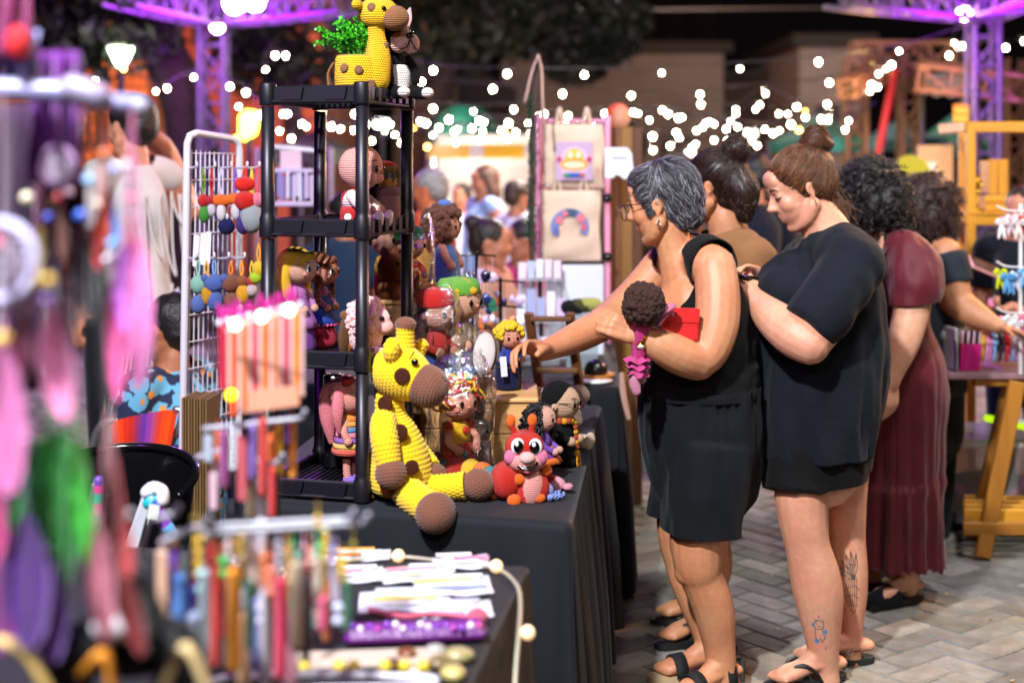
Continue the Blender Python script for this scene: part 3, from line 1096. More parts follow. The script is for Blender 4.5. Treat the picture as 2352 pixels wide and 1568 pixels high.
for k, z in enumerate(tiers):
 g = G()
 h = .042
 cen = SH(.5, .5, 0)
 for s, (L, wd, ax, off) in enumerate(((SW, .012, 0, -SD / 2), (SW, .012, 0, SD / 2), (SD, .012, 1, -SW / 2), (SD, .012, 1, SW / 2))):
  c = cen + (uy * off if ax == 0 else ux * off)
  c = c + A(0, 0, z + h / 2)
  g.box(c, (L, wd, h) if ax == 0 else (wd, L, h), R_sh, bevel=.004)
  o = (uy if ax == 0 else ux) * np.sign(off)
  d = ux if ax == 0 else uy
  g.box(c + o * .007 - A(0, 0, h / 2 - .004), (L + .01, .012, .008) if ax == 0 else (.012, L + .01, .008), R_sh, bevel=.003)
  n = 2 if ax == 0 else 6
  for i in range(n):
   q = c + d * L * ((i + .5) / n - .5) * .92 + o * .0065
   w = .062 if ax == 0 else .026
   m = .5 * w
   poly = [(-m, h * .42), (m, h * .42), (m * .78, -h * .30), (-m * .78, -h * .30)]
   g.prism(poly, d, (0, 0, 1), q, o * .007, smooth=False)
 for i in range(15):
  g.box(cen + ux * SW * ((i + .5) / 15 - .5) * .95 + A(0, 0, z + .016), (.0065, SD * .97, .006), R_sh)
 for i in range(5):
  g.box(cen + uy * SD * ((i + .5) / 5 - .5) * .95 + A(0, 0, z + .0115), (SW * .97, .012, .005), R_sh)
 g.build('tray', SB, shelf)
for b in (FL, FR, BL, BR):
 g = G()
 for i, z in enumerate(tiers):
  top = tiers[i + 1] if i < 3 else z + .046
  g.lathe([(.0195, z - .004), (.0205, z), (.0205, z + .044), (.0175, z + .05), (.0165, z + .06), (.0155, top - .006)] if i < 3 else
    [(.0195, z - .004), (.0205, z), (.0205, z + .044), (.018, z + .05), (.012, z + .0505)], b, 18)
 g.build('post', SB, shelf)
# ------------------------------------------------------------------ crochet toys
def stitched(path, radii, flat=1.0, st=.0085, hint=(0, 0, 1), depth=.34, k=8, start=None):
 """a tube of real raised stitches along a path; returns grid rows"""
 path = np.asarray(path, float)
 z = catmull(np.hstack([path, np.asarray(radii, float)[:, None]]), k)
 p, r = z[:, :3], np.maximum(z[:, 3], .0015)
 seg = np.concatenate([[0], np.cumsum(np.hypot(np.linalg.norm(np.diff(p, axis=0), axis=1), np.diff(r)))])
 L = seg[-1]
 nrow = max(3, int(L / st))
 sub = 4
 s = np.linspace(0, L, nrow * sub + 1)
 pp = np.stack([np.interp(s, seg, p[:, i]) for i in range(3)], 1)
 rr = np.interp(s, seg, r)
 tan = np.gradient(p, axis=0)
 tan = np.stack([np.interp(s, seg, tan[:, i]) for i in range(3)], 1)
 tan /= np.linalg.norm(tan, axis=1)[:, None] + 1e-12
 ncol = max(8, int(2 * pi * rr.max() / st))
 nc = ncol * 4
 a, b, _ = frame(tan[0], hint)
 rows = []
 for i in range(len(s)):
  a = unit(a - tan[i] * np.dot(a, tan[i]))
  b = np.cross(tan[i], a)
  row = i // sub
  th = np.linspace(0, 2 * pi, nc, endpoint=False)
  u = th / (2 * pi) * ncol + .5 * (row % 2)
  hgt = np.abs(np.sin(pi * u)) ** .8 * abs(math.sin(pi * i / sub)) ** .8
  q = rr[i] + (hgt - .3) * st * depth * min(1, rr[i] / (st * 1.5))
  rows.append(pp[i] + q[:, None] * (np.cos(th)[:, None] * a + flat * np.sin(th)[:, None] * b))
 return np.array(rows)
def ballpath(c, r, ax, n=9, squash=1.0):
 ax = unit(ax)
 t = np.linspace(-pi / 2, pi / 2, n)
 return [np.asarray(c) + ax * r * squash * math.sin(q) for q in t], [r * math.cos(q) for q in t]
YEL = M('#dcb50c', rough=.8, spec=.2, sheen=.3, var=.06, vscale=30)
BRN = M('#6d4433', rough=.85, spec=.2, sheen=.3, var=.08, vscale=30)
SPOT = yarn('#4c2410', .004)
BLACK = plastic('#050505', rough=.12)
WHITE = plastic('#eeeeee', rough=.3)
# --- the big giraffe
GY = 3.40
gz = P(916, 1135, GY)
gir = thing('plush_giraffe', (gz[0], GY, TZ), 'big yellow crochet giraffe with brown snout sitting beside the black shelf', 'plush toy')
q = lambda x, y, dy=0.0: P(781 + x * .3516, 689 + y * .3516, GY + dy)
s1 = .3516 * GY / F
def sbuild(name, path, rad, mat, parent, **k):
 return G().grid(stitched(path, rad, **k), True, True).build(name, mat, parent)
body = [q(385, 1290), q(390, 1275), q(392, 1220), q(394, 1120), q(385, 1000), q(360, 880), q(335, 790), q(325, 720), q(325, 640), q(335, 600)]
brad = [x * s1 for x in (20, 130, 195, 205, 185, 150, 118, 96, 90, 60)]
sbuild('body', body, brad, YEL, gir, st=.0098)
hd = unit(q(640, 560) - q(330, 430))
hd3 = unit(hd + A(0, -.42, 0))
hc = q(390, 470, -.005)
h_path = [hc + hd3 * t for t in (-.069, -.064, -.048, -.02, .01, .035, .052, .062)]
h_rad = [.008, .026, .048, .063, .064, .058, .050, .046]
head = sbuild('head', h_path, h_rad, YEL, gir, st=.0095)
m_path = [hc + hd3 * t for t in (.058, .066, .082, .10, .116, .126, .131)]
m_rad = [.0445, .0485, .049, .046, .036, .020, .004]
sbuild('snout', m_path, m_rad, BRN, gir, st=.0085)
# horn tower, ear, far ear
t0 = q(425, 330, .0)
sbuild('horn', [t0 - A(0, 0, .01), t0 + A(0, 0, .014), t0 + A(0, 0, .04), t0 + A(0, 0, .058)], [.027, .0225, .0205, .022], YEL, gir, st=.0095)
c = q(428, 160)
pth, rd = ballpath(c, .025, (0.05, 0, 1), squash=.75)
sbuild('horn_tip', pth, rd, BRN, gir, st=.008)
c = q(340, 330, -.045)
sbuild('ear', [c + A(.002, .01, -.038), c + A(0, -.004, -.02), c + A(-.002, -.012, .0), c + A(.004, -.008, .018), c + A(.01, 0, .024)], [.008, .014, .019, .017, .005], YEL, gir, st=.0095)
c = q(520, 310, .05)
sbuild('ear', [c + A(0, .0, -.03), c + A(0, .004, -.01), c + A(.008, .0, .012), c + A(.012, 0, .02)], [.008, .014, .015, .004], YEL, gir, st=.0095)
def disc(name, c, nrm, r, mat, parent, th=.003):
 a, b, d = frame(nrm)
 G().lathe([(.002, th), (r * .5, th * 1.1), (r * .9, th), (r, th * .3), (r, -th)], c, 22, np.stack([a, b, d], 1)).build(name, mat, parent)
for x, y, rr, dy, nx in ((405, 495, 52, -.073, -.15), (293, 677, 50, -.0485, -.3), (390, 862, 52, -.069, .1), (470, 1092, 47, -.080, .38)):
 disc('spot', q(x, y, dy), A(nx, -1, .12), rr * s1, SPOT, gir)
c = q(488, 405, -.0635)
G().sph(c, (.0085, .006, .0085)).build('eye', BLACK, gir)
G().tube([q(455, 385, -.072), q(470, 362, -.07), q(482, 340, -.064)], .0014, 6, True, 3).build('eyebrow', BLACK, gir)
# nostril line
G().tube([q(668, 500, -.085), q(690, 525, -.088), q(712, 535, -.083)], .0015, 6, True, 3).build('nostril', M('#2a1712'), gir)
# arms
sbuild('arm', [q(300, 745, -.01), q(285, 800, -.05), q(290, 900, -.076), q(305, 1000, -.085), q(320, 1070, -.09)], [.024, .030, .032, .031, .028], YEL, gir, st=.0098)
pth, rd = ballpath(q(332, 1132, -.098), .0365, unit(A(.1, -.3, -1)))
sbuild('hand', pth, rd, BRN, gir, st=.0085)
sbuild('arm', [q(410, 800, .05), q(480, 920, .065), q(560, 1040, .055), q(605, 1095, .03)], [.018, .022, .023, .02], YEL, gir, st=.0098)
pth, rd = ballpath(q(630, 1128, .01), .0215, unit(A(.2, 0, -1)))
sbuild('hand', pth, rd, BRN, gir, st=.0085)
# legs
f1 = P(781 + 625 * .3516, 689 + 1392 * .3516, 3.235)
sbuild('leg', [q(420, 1205, -.02), q(445, 1255, -.06), q(500, 1300, -.10), f1 + (q(500, 1300, -.10) - f1) * .25], [.035, .038, .037, .035], YEL, gir, st=.0098)
pth, rd = ballpath(f1, .047, unit(f1 - q(450, 1250, -.06)), squash=.9)
sbuild('foot', pth, rd, BRN, gir, st=.0085)
f2 = q(905, 1205, -.02)
sbuild('leg', [q(520, 1230, 0), q(600, 1225, -.01), q(720, 1218, -.015), q(820, 1210, -.02)], [.035, .031, .030, .033], YEL, gir, st=.0098)
pth, rd = ballpath(f2, .0375, unit(f2 - q(600, 1225)), squash=1.02)
sbuild('foot', pth, rd, BRN, gir, st=.0085)
G().tube([q(230, 1200, .0), q(190, 1215, -.01), q(185, 1250, -.01), q(215, 1285, -.01)], .0035, 8, True, 4).build('tail', YEL, gir)
# --- caterpillar
CYY = 3.395
cb = P(1206, 1150, CYY)
cat = thing('plush_caterpillar', (cb[0], CYY, TZ), 'red crochet caterpillar with a big smiling face and orange tipped feelers', 'plush toy')
s1c = .3516 * CYY / F
k = lambda x, y, dy=0.0: P(781 + x * .3516, 689 + y * .3516, CYY + dy)
RED = yarn('#c4200f', .0055)
ORG = yarn('#e8650c', .005)
PNK = yarn('#e79a92', .0055)
PK2 = yarn('#e07aa0', .005)
pb = G().sph(k(1245, 1235, 0), (.046, .042, .054)).build('body', RED, cat)
G().sph(k(1250, 1225, -.012), (.031, .034, .049), rot((0, 1, 0), .08)).build('belly', PNK, cat)
G().sph(k(1205, 960), (.047, .044, .042)).build('head', RED, cat)
mz = G().sph(k(1215, 1045, -.012), (.048, .040, .030)).build('muzzle', PNK, cat)
for x, m in ((1118, PK2), (1312, PK2)):
 G().sph(k(x, 1025, -.026), (.017, .016, .019)).build('cheek', m, cat)
G().sph(k(1222, 1030, -.046), (.019, .016, .015)).build('nose', yarn('#f1c2ba', .005), cat)
g = G()
g.tube([k(1168, 1082, -.044), k(1195, 1102, -.049), k(1225, 1108, -.052), k(1255, 1098, -.050), k(1284, 1066, -.044)], .0045, 8, True, 4)
g.sph(k(1222, 1100, -.046), (.017, .006, .0075))
g.build('mouth', BLACK, cat)
G().sph(k(1222, 1116, -.050), (.0085, .005, .0065)).build('tongue', yarn('#e0608c', .004), cat)
for x, y in ((1163, 955), (1275, 958)):
 e = G().sph(k(x, y, -.036), (.0165, .008, .0195)).build('eye', WHITE, cat)
 G().sph(k(x + (3 if x < 1200 else -3), y + 4, -.0405), (.0125, .006, .0155)).build('pupil', BLACK, e)
 G().sph(k(x - 8, y - 14, -.046), (.0045, .002, .0055)).build('highlight', WHITE, e)
for x0, x1, y1 in ((1140, 1118, 790), (1255, 1258, 785)):
 G().tube([k(x0, 900), k(x0 - 4, 850), k(x1, 820)], [.0085, .0075, .008], 12, True, 3).build('feeler', RED, cat)
 G().sph(k(x1 - 2, y1), (.0115, .0115, .0165)).build('feeler_tip', ORG, cat)
for x, y, dy, r in ((1170, 1172, -.03, .0145), (1345, 1112, .0, .0145), (1138, 1310, -.035, .0165), (1306, 1293, -.03, .0125)):
 G().sph(k(x, y, dy), (r * 1.05, r, r)).build('paw', ORG, cat)
segs = [(1085, 1195, .0, .047, '#c4200f'), (985, 1120, .045, .036, '#2c8a92'), (930, 1115, .075, .038, '#e8720c'), (855, 1105, .10, .039, '#e3b414'),
  (760, 1100, .12, .041, '#a81a10'), (690, 1090, .14, .035, '#1d5a68'), (625, 1075, .15, .034, '#e05a10')]
for x, y, dy, r, col in segs:
 c = k(x, y, dy)
 c[2] = TZ + r * .96
 G().sph(c, (r * .82, r, r), rot((0, 0, 1), .25)).build('body_ring', yarn(col, .005), cat)
for x, y in ((1010, 1280),):
 c = k(x, y, .0)
 c[2] = TZ + .013
 G().sph(c, (.014, .012, .013)).build('paw', ORG, cat)
class Doll:
 """local axes: f forward, r to its right, u up"""
 def __init__(s, name, base, yaw, label, cat='doll', group=None, tilt=0.0):
  s.t = thing(name, base, label, cat, group)
  s.b = np.asarray(base, float)
  f = A(math.cos(yaw), math.sin(yaw), 0)
  u = A(0, 0, 1)
  if tilt:
   f, u = f * math.cos(tilt) + u * math.sin(tilt), u * math.cos(tilt) - f * math.sin(tilt)
  r = np.cross(f, u)
  s.M = np.stack([f, r, u], 1)
 def p(s, f, r, u):
  return s.b + s.M @ A(f, r, u)
 def sph(s, name, c, r, mat, parent=None, **kw):
  return G().sph(s.p(*c), r, s.M, **kw).build(name, mat, parent or s.t)
 def tube(s, name, pts, r, mat, parent=None, n=10, k=4, **kw):
  return G().tube([s.p(*q) for q in pts], r, n, True, k, **kw).build(name, mat, parent or s.t)
 def lathe(s, name, prof, mat, parent=None, n=26, c=(0, 0, 0), wave=0, nw=8):
  g = G().lathe(prof, (0, 0, 0), n)
  v = g.v[0]
  if wave:
   z = v[:, 2]
   w = (z.max() - z) / max(1e-6, z.max() - z.min())
   v[:, :2] *= (1 + wave * w * np.sin(np.arctan2(v[:, 1], v[:, 0]) * nw))[:, None]
  g.v[0] = v @ s.M.T + s.p(*c)
  return g.build(name, mat, parent or s.t)
 def eyes(s, hc, hr, e=.15, sp=.42, up=-.02, white=True, col='#0a0a0a', brows=True, nose=True, cheek=None, parent=None):
  for sd in (-1, 1):
   fx = math.sqrt(max(.05, 1 - sp ** 2 - up ** 2))
   c = (hc[0] + hr[0] * fx * .97, hc[1] + sd * hr[1] * sp, hc[2] + hr[2] * up)
   if white:
    ew = s.sph('eye', c, (hr[0] * .09, hr[1] * e * 1.25, hr[2] * e * 1.5), WHITE, parent, nu=12, nv=8)
   pu = s.sph('eye', (c[0] + hr[0] * .05, c[1], c[2]), (hr[0] * .08, hr[1] * e, hr[2] * e * 1.25), plastic(col, rough=.1), parent, nu=12, nv=8)
   if brows:
    s.tube('eyebrow', [(c[0] + .0, c[1] - sd * hr[1] * .16, c[2] + hr[2] * .30), (c[0] + hr[0] * .02, c[1], c[2] + hr[2] * .40), (c[0] - hr[0] * .08, c[1] + sd * hr[1] * .18, c[2] + hr[2] * .36)], hr[0] * .02, BLACK, parent, n=6)
   if cheek:
    s.sph('cheek', (hc[0] + hr[0] * .72, hc[1] + sd * hr[1] * .56, hc[2] - hr[2] * .35), (hr[0] * .1, hr[1] * .16, hr[2] * .13), yarn(cheek, .004), parent, nu=12, nv=8)
  if nose:
   s.sph('nose', (hc[0] + hr[0] * .99, hc[1], hc[2] - hr[2] * .2), hr[0] * .09, yarn('#d89078', .003), parent, nu=10, nv=8)
 def curls(s, name, hc, hr, n, r, mat, parent=None, fmax=.45, umin=-.3, seed=3, grow=1.02):
  rs = np.random.RandomState(seed)
  g = G()
  N = int(n * 1.7)
  for i in range(N):
   z = 1 - 2 * (i + .5) / N
   a = i * 2.399963
   d = A(math.sqrt(1 - z * z) * math.cos(a), math.sqrt(1 - z * z) * math.sin(a), z)
   if d[2] < umin or (d[0] > fmax and d[2] < .55):
    continue
   c = A(*hc) + d * np.asarray(hr) * grow + rs.normal(size=3) * r * .25
   g.sph(s.p(*c), r * rs.uniform(.8, 1.2), nu=8, nv=6)
  return g.build(name, mat, parent or s.t)
 def limb(s, sd, sh, el, ha, r, mat, hand=None, hr=None, name='arm'):
  o = s.tube(name, [(sh[0], sd * sh[1], sh[2]), (el[0], sd * el[1], el[2]), (ha[0], sd * ha[1], ha[2])], [r, r * .95, r * .85], mat)
  if hand:
   s.sph('hand', (ha[0], sd * ha[1], ha[2]), hr or r * 1.15, hand, nu=12, nv=8)
  return o
def tabz(p):
 return np.array([p[0], p[1], TZ])
# ---- shelf top: giraffe planter, plant, spotted dog
Y = 3.53
m1 = Y / F
base = P(826, 211, Y)
base[2] = tiers[3] + .02
d = Doll('giraffe_planter', base, -.35, 'yellow crochet giraffe shaped planter on the top shelf', 'planter')
Yl = yarn('#e5b208', .0062)
d.lathe('pot', [(.003, 0), (.054, .0), (.060, .012), (.062, .05), (.060, .096), (.056, .103), (.052, .096), (.05, .06), (.003, .055)], Yl, n=30)
d.lathe('soil', [(.003, .09), (.05, .088)], M('#2a1c10', bump=.004))
d.tube('neck', [(.046, .0, .045), (.050, .0, .10), (.046, 0, .15), (.045, .0, .175)], [.034, .032, .022, .021], Yl, n=18)
d.sph('head', (.05, 0, .208), (.052, .043, .040), Yl)
d.sph('snout', (.098, 0, .193), (.034, .036, .032), yarn('#8a5a34', .0055))
d.sph('ear', (.015, .045, .225), (.012, .02, .014), Yl)
d.sph('ear', (.015, -.045, .225), (.012, .02, .014), Yl)
for sd in (-1, 1):
 d.tube('horn', [(.045, sd * .015, .24), (.045, sd * .017, .275)], .007, yarn('#8a5a34', .005))
 d.sph('eye', (.082, sd * .034, .215), .006, BLACK)
bm_ = yarn('#8a5f3a', .003)
for a, z, r in ((-1.5, .065, .011), (-1.0, .03, .012), (-.45, .07, .014), (.15, .035, .012), (-2.1, .07, .011)):
 ra = .063
 c = d.p(ra * math.cos(a), -ra * math.sin(a) * -1, z) if False else d.p(ra * math.cos(a + .35), ra * math.sin(-(a + .35)), z)
 nrm = d.M @ A(math.cos(a + .35), math.sin(-(a + .35)), 0)
 disc('button', c, nrm, r, bm_, d.t, .004)
for f, rr, u in ((.073, .0, .125), (.052, .040, .218)):
 disc('button', d.p(f, rr, u), d.M @ A(1 if rr == 0 else .2, 0 if rr == 0 else 1, 0), .011, bm_, d.t, .004)
g = G()
for o in (-.004, 0, .004):
 g.tube([d.p(-.06, .02 + o, .085), d.p(-.073, .024 + o, .06), d.p(-.07, .028 + o, .025), d.p(-.075, .028 + o * 3, .004)], .003, 6, True, 3)
g.build('tail', bm_, d.t)
pl = thing('artificial_plant', base + A(0, 0, .09), 'bright green artificial plant growing out of the giraffe planter', 'plant')
g, gst = G(), G()
for i in range(42):
 a = R.uniform(0, 2 * pi)
 sp = R.uniform(.01, .085)
 tip = A(math.cos(a) * sp * 1.05 - .022, math.sin(a) * sp * .8, R.uniform(.05, .108) - sp * .22)
 root = A(math.cos(a) * .02, math.sin(a) * .02, 0)
 mid = root * .5 + tip * .5 + A(0, 0, .015)
 pts = catmull([root, mid, tip], 6) + base + A(0, 0, .095)
 gst.tube(pts, .0011, 5)
 for j in range(3, len(pts)):
  dr = unit(pts[j] - pts[j - 1])
  for w in range(4):
   v = unit(np.cross(dr, NR.normal(size=3)) + dr * .7)
   L = R.uniform(.007, .012)
   sdv = unit(np.cross(v, NR.normal(size=3))) * L * .36
   o = pts[j]
   nn = np.cross(v, sdv) * .15
   g.add([o, o + v * L * .45 + sdv + nn, o + v * L * .85 + sdv * .7 + nn, o + v * L, o + v * L * .85 - sdv * .7 + nn, o + v * L * .45 - sdv + nn], [[0, 1, 2, 3, 4, 5]], m=R.randrange(2), smooth=False)
o = g.build('leaves', [M('#2f9a16', rough=.4), M('#4fc02a', rough=.4)], pl)
o['kind'] = 'stuff'
gst.build('stem', M('#3a8a22'), pl)
Y = 3.6
base = P(905, 211, Y)
base[2] = tiers[3] + .02
d = Doll('plush_dog', base, -.85, 'black and white crochet dog with pink snout on the top shelf', 'plush toy')
Wy, Ky = yarn('#e8ddd8', .006), yarn('#0c0c10', .006)
d.lathe('body', [(.003, 0), (.036, .002), (.043, .03), (.042, .065), (.035, .085)], Wy)
d.lathe('chest', [(.0353, .084), (.030, .105), (.022, .118), (.004, .12)], Ky)
d.sph('head', (.004, 0, .155), (.044, .046, .046), Ky)
d.sph('face_patch', (.022, .0, .165), (.034, .018, .038), Wy)
for sd in (-1, 1):
 d.sph('jowl', (.045, sd * .018, .138), (.024, .023, .026), yarn('#e6b7b0', .006))
 d.tube('ear', [(.0, sd * .032, .185), (-.004, sd * .045, .208), (-.002, sd * .052, .232)], [.017, .015, .004], Wy if sd > 0 else yarn('#e6b7b0', .006), flat=.5)
 d.sph('eye', (.040, sd * .022, .168), .006, BLACK)
 d.tube('leg', [(.02, sd * .025, .02), (.055, sd * .034, .014), (.075, sd * .036, .012)], [.018, .0165, .016], Ky)
 d.sph('paw', (.090, sd * .037, .013), (.018, .015, .0135), Wy)
 d.tube('arm', [(.02, sd * .032, .10), (.034, sd * .042, .07), (.038, sd * .040, .045)], .011, Ky)
d.sph('nose', (.066, 0, .156), (.008, .011, .007), BLACK)
d.tube('mouth', [(.064, -.028, .120), (.07, -.012, .127), (.068, 0, .145), (.07, .012, .127), (.064, .028, .120)], .0016, BLACK, n=6)
# ---- second tier: big headed baby, worm in a pouch
SK = yarn('#d99a8c', .006)
base = SH(.72, .42, tiers[2] + .018)
d = Doll('plush_baby', base, -.25, 'bald pink crochet baby in red overalls on the second shelf from the top', 'plush toy')
d.lathe('overalls', [(.003, 0), (.033, .001), (.041, .018), (.040, .04), (.036, .052)], yarn('#b3191c', .006))
d.lathe('shirt', [(.0365, .052), (.033, .07), (.026, .088), (.004, .094)], yarn('#e9d5d2', .006))
d.sph('head', (.012, 0, .147), (.055, .054, .056), SK)
d.eyes((.012, 0, .147), (.055, .054, .056), .13, .45, -.08, white=False)
for sd in (-1, 1):
 d.sph('cheek', (.048, sd * .026, .122), (.014, .018, .016), SK)
 d.tube('arm', [(.0, sd * .03, .078), (.022, sd * .042, .06), (.045, sd * .034, .045)], [.015, .015, .013], yarn('#e9d5d2', .006))
 d.sph('hand', (.052, sd * .032, .042), .012, SK)
 d.tube('leg', [(.02, sd * .024, .018), (.058, sd * .034, .014)], [.018, .016], yarn('#e9d5d2', .006))
 d.tube('foot', [(.068, sd * .034, .012), (.073, sd * .035, .03)], [.014, .012], yarn('#e9d5d2', .006))
 disc('button', d.p(-.006 + .0, sd * .0405, .025), d.M @ A(0, sd, 0), .009, WHITE, d.t, .003)
d.tube('strap', [(-.03, .012, .05), (-.028, .014, .08), (.005, .022, .092)], .004, yarn('#b3191c', .004), n=8)
base = SH(.92, .72, tiers[2] + .018)
d = Doll('pouch_doll', base, -.5, 'crochet doll with a red and brown hat standing in a mauve pouch', 'doll')
d.lathe('pouch', [(.003, 0), (.030, .002), (.032, .03), (.029, .075), (.027, .088)], yarn('#8e5f68', .004))
d.lathe('cuff', [(.0275, .074), (.0315, .078), (.0315, .094), (.026, .097), (.004, .096)], yarn('#7d5260', .004))
hh = d.sph('head', (.002, 0, .112), (.021, .022, .024), yarn('#b8793a', .005))
d.eyes((.002, 0, .112), (.021, .022, .024), .14, .4, 0, white=False, nose=False)
d.sph('scarf', (.0, 0, .126), (.024, .025, .012), yarn('#5076a8', .005))
d.sph('hat', (-.004, 0, .143), (.029, .030, .016), yarn('#7a5a24', .005))
d.sph('hat_brim', (-.008, 0, .152), (.030, .027, .011), yarn('#b82616', .005))
for f, r2 in ((.022, .01), (.024, -.006), (.010, .022)):
 d.tube('lock', [(f - .01, r2, .146), (f, r2, .136), (f + .002, r2 * 1.2, .12)], [.007, .006, .004], yarn('#5d4a1e', .004))
# ---- third tier: two girls, lamb, behind them a bear
def girl(name, base, yaw, label, sc, hair, dress, skirt, shoes, mode, skin_c='#cf9a86', eye='#1c3a66', flowers=None, trim=None, bowl=None):
 d = Doll(name, base, yaw, label, 'doll')
 k = sc
 sk = yarn(skin_c, .0042)
 hy = yarn(hair, .005)
 d.lathe('skirt', [(.003, 0), (.040 * k, .002), (.043 * k, .02 * k), (.036 * k, .05 * k), (.024 * k, .085 * k)], yarn(shoes, .005), wave=.05)
 d.lathe('dress', [(.046 * k, .062 * k), (.040 * k, .078 * k), (.028 * k, .105 * k), (.020 * k, .128 * k), (.017 * k, .145 * k)], yarn(skirt, .005), wave=.07)
 if trim:
  g = G()
  for i in range(26):
   a = i * 2 * pi / 26
   g.sph(d.p(.0455 * k * math.cos(a), .0455 * k * math.sin(a), .061 * k), .0042 * k, nu=8, nv=6)
  g.build('trim', yarn(trim, .004), d.t)
 d.lathe('bodice', [(.0182 * k, .128 * k), (.019 * k, .142 * k), (.014 * k, .158 * k), (.008 * k, .164 * k)], yarn(dress, .005))
 hc, hr = (.003 * k, 0, .200 * k), (.041 * k, .041 * k, .040 * k)
 d.sph('head', hc, hr, sk)
 d.eyes(hc, hr, .16, .42, -.02, col=eye, cheek='#d9867c')
 h = d.sph('hair', (-.009 * k, 0, .211 * k), (.0415 * k, .0445 * k, .0385 * k), hy)
 d.tube('fringe', [(.024 * k, -.030 * k, .216 * k), (.034 * k, 0, .230 * k), (.024 * k, .031 * k, .212 * k)], [.006 * k, .010 * k, .006 * k], hy)
 for sd in (-1, 1):
  d.limb(sd, (0, .017 * k, .15 * k), (.012 * k, .034 * k, .125 * k), (.030 * k, .022 * k, .105 * k), .0085 * k, yarn(dress, .005), sk)
  if mode == 'braids':
   g = G()
   for i in range(7):
    g.sph(d.p(.012 * k, sd * (.036 + .001 * i) * k, (.185 - .0115 * i) * k), A(.0095, .0095, .0075) * k * (1 - .04 * i), nu=12, nv=8)
   g.build('braid', hy, d.t)
  if mode == 'long':
   d.tube('hair_lock', [(-.01 * k, sd * .03 * k, .215 * k), (-.014 * k, sd * .042 * k, .18 * k), (-.008 * k, sd * .038 * k, .145 * k), (-.004 * k, sd * .032 * k, .12 * k)], [.012 * k, .017 * k, .014 * k, .005 * k], hy)
 if flowers:
  g = G()
  for i in range(9):
   a = -1.2 + i * .3
   g.sph(d.p(-.002 * k, math.sin(a) * .034 * k, (.206 + math.cos(a) * .036) * k), .0065 * k, nu=8, nv=6)
  g.build('flower_band', yarn(flowers, .004), d.t)
 return d
girl('doll', SH(.13, .34, tiers[1] + .018), -.42, 'blond crochet doll in a lilac dress on the middle shelf', 1.06, '#e0a91c', '#a768a8', '#9a5aa0', '#6b2f86', 'long', flowers='#4a1f6a')
girl('doll', SH(.17, .72, tiers[1] + .018), -.35, 'crochet doll with brown braids and a blue dress on the middle shelf', .98, '#7a3a1c', '#8a4a78', '#1c3fa0', '#a81d3c', 'braids', flowers='#20388c', trim='#d84a78', skin_c='#c9846e')
base = SH(.86, .36, tiers[1] + .018)
d = Doll('plush_lamb', base, -.42, 'fluffy pale pink crochet lamb on the middle shelf', 'plush toy')
lm = M('#e0aaa4', rough=.95, sheen=.5, bump=.006, bscale=160)
d.sph('body', (-.004, 0, .05), (.046, .042, .05), lm)
d.curls('fleece', (0, 0, .085), (.046, .044, .05), 150, .009, lm, fmax=.75, umin=-.6)
d.sph('head', (.034, 0, .088), (.03, .026, .032), lm)
d.sph('snout', (.054, 0, .072), (.02, .02, .018), yarn('#e6b3aa', .005))
for sd in (-1, 1):
 d.sph('eye', (.054, sd * .018, .094), .0065, BLACK)
 d.sph('paw', (.045, sd * .026, .013), (.022, .015, .014), lm)
 d.sph('ear', (.012, sd * .05, .078), (.012, .008, .026), yarn('#c98b84', .005))
d.tube('tail', [(-.044, 0, .02), (-.058, 0, .012), (-.062, 0, .0)], .008, lm)
base = SH(.66, .30, tiers[1] + .018)
d = Doll('plush_turtle', base, 1.4, 'brown and orange crochet turtle shell tucked behind the pink lamb', 'plush toy')
d.sph('shell', (0, .0, .045), (.028, .016, .05), yarn('#5e3a18', .005))
d.sph('belly', (.005, .006, .03), (.020, .014, .03), yarn('#b2661a', .005))
d.sph('head', (0, 0, .098), .013, yarn('#7a4a20', .005))
# ---- bottom tier: flask, pink haired doll
Y = 3.64
base = P(768, 1000, Y)
base[2] = tiers[0] + .018
t = thing('flask', base, 'black flask with a steel lid on the bottom shelf', 'flask')
G().lathe([(.003, 0), (.0285, .002), (.0295, .01), (.0295, .19), (.027, .196)], base, 24).build('body', plastic('#0b0b0d', rough=.18), t)
G().lathe([(.0275, .196), (.0285, .199), (.0285, .232), (.026, .238), (.003, .239)], base, 24).build('lid', M('#b8b4b0', metal=1, rough=.22), t)
base = SH(.72, .28, tiers[0] + .018)
d = Doll('doll', base, -.45, 'pink haired crochet doll in a striped dress behind the shelf post', 'doll')
sk = yarn('#d8917e', .0045)
for sd in (-1, 1):
 d.tube('leg', [(0, sd * .012, .07), (.002, sd * .013, .03), (.004, sd * .013, .008)], .008, sk)
 d.sph('shoe', (.008, sd * .013, .008), (.015, .010, .010), yarn('#8a6ac0', .004))
 d.limb(sd, (0, .016, .128), (.006, .03, .11), (.016, .03, .09), .008, sk, sk)
for i, cc in enumerate(('#d05a4a', '#d8b25a', '#8a5aa8', '#e08090', '#5a8ab8', '#e09a50')):
 z = .062 + i * .011
 r0, r1 = .038 - i * .0028, .038 - (i + 1) * .0028
 d.lathe('dress_stripe', [(r0, z), (r1 + .001, z + .0108)], yarn(cc, .0045))
d.lathe('bodice', [(.021, .127), (.017, .138), (.008, .146)], yarn('#e0893a', .0045))
hc, hr = (.003, 0, .178), (.034, .033, .036)
d.sph('head', hc, hr, sk)
d.eyes(hc, hr, .15, .42, -.02)
hp = yarn('#d9777e', .005)
d.sph('hair', (-.008, 0, .186), (.036, .037, .036), hp)
d.tube('ponytail', [(-.03, .0, .20), (-.05, .0, .18), (-.052, 0, .13), (-.045, 0, .08)], [.014, .02, .018, .006], hp)
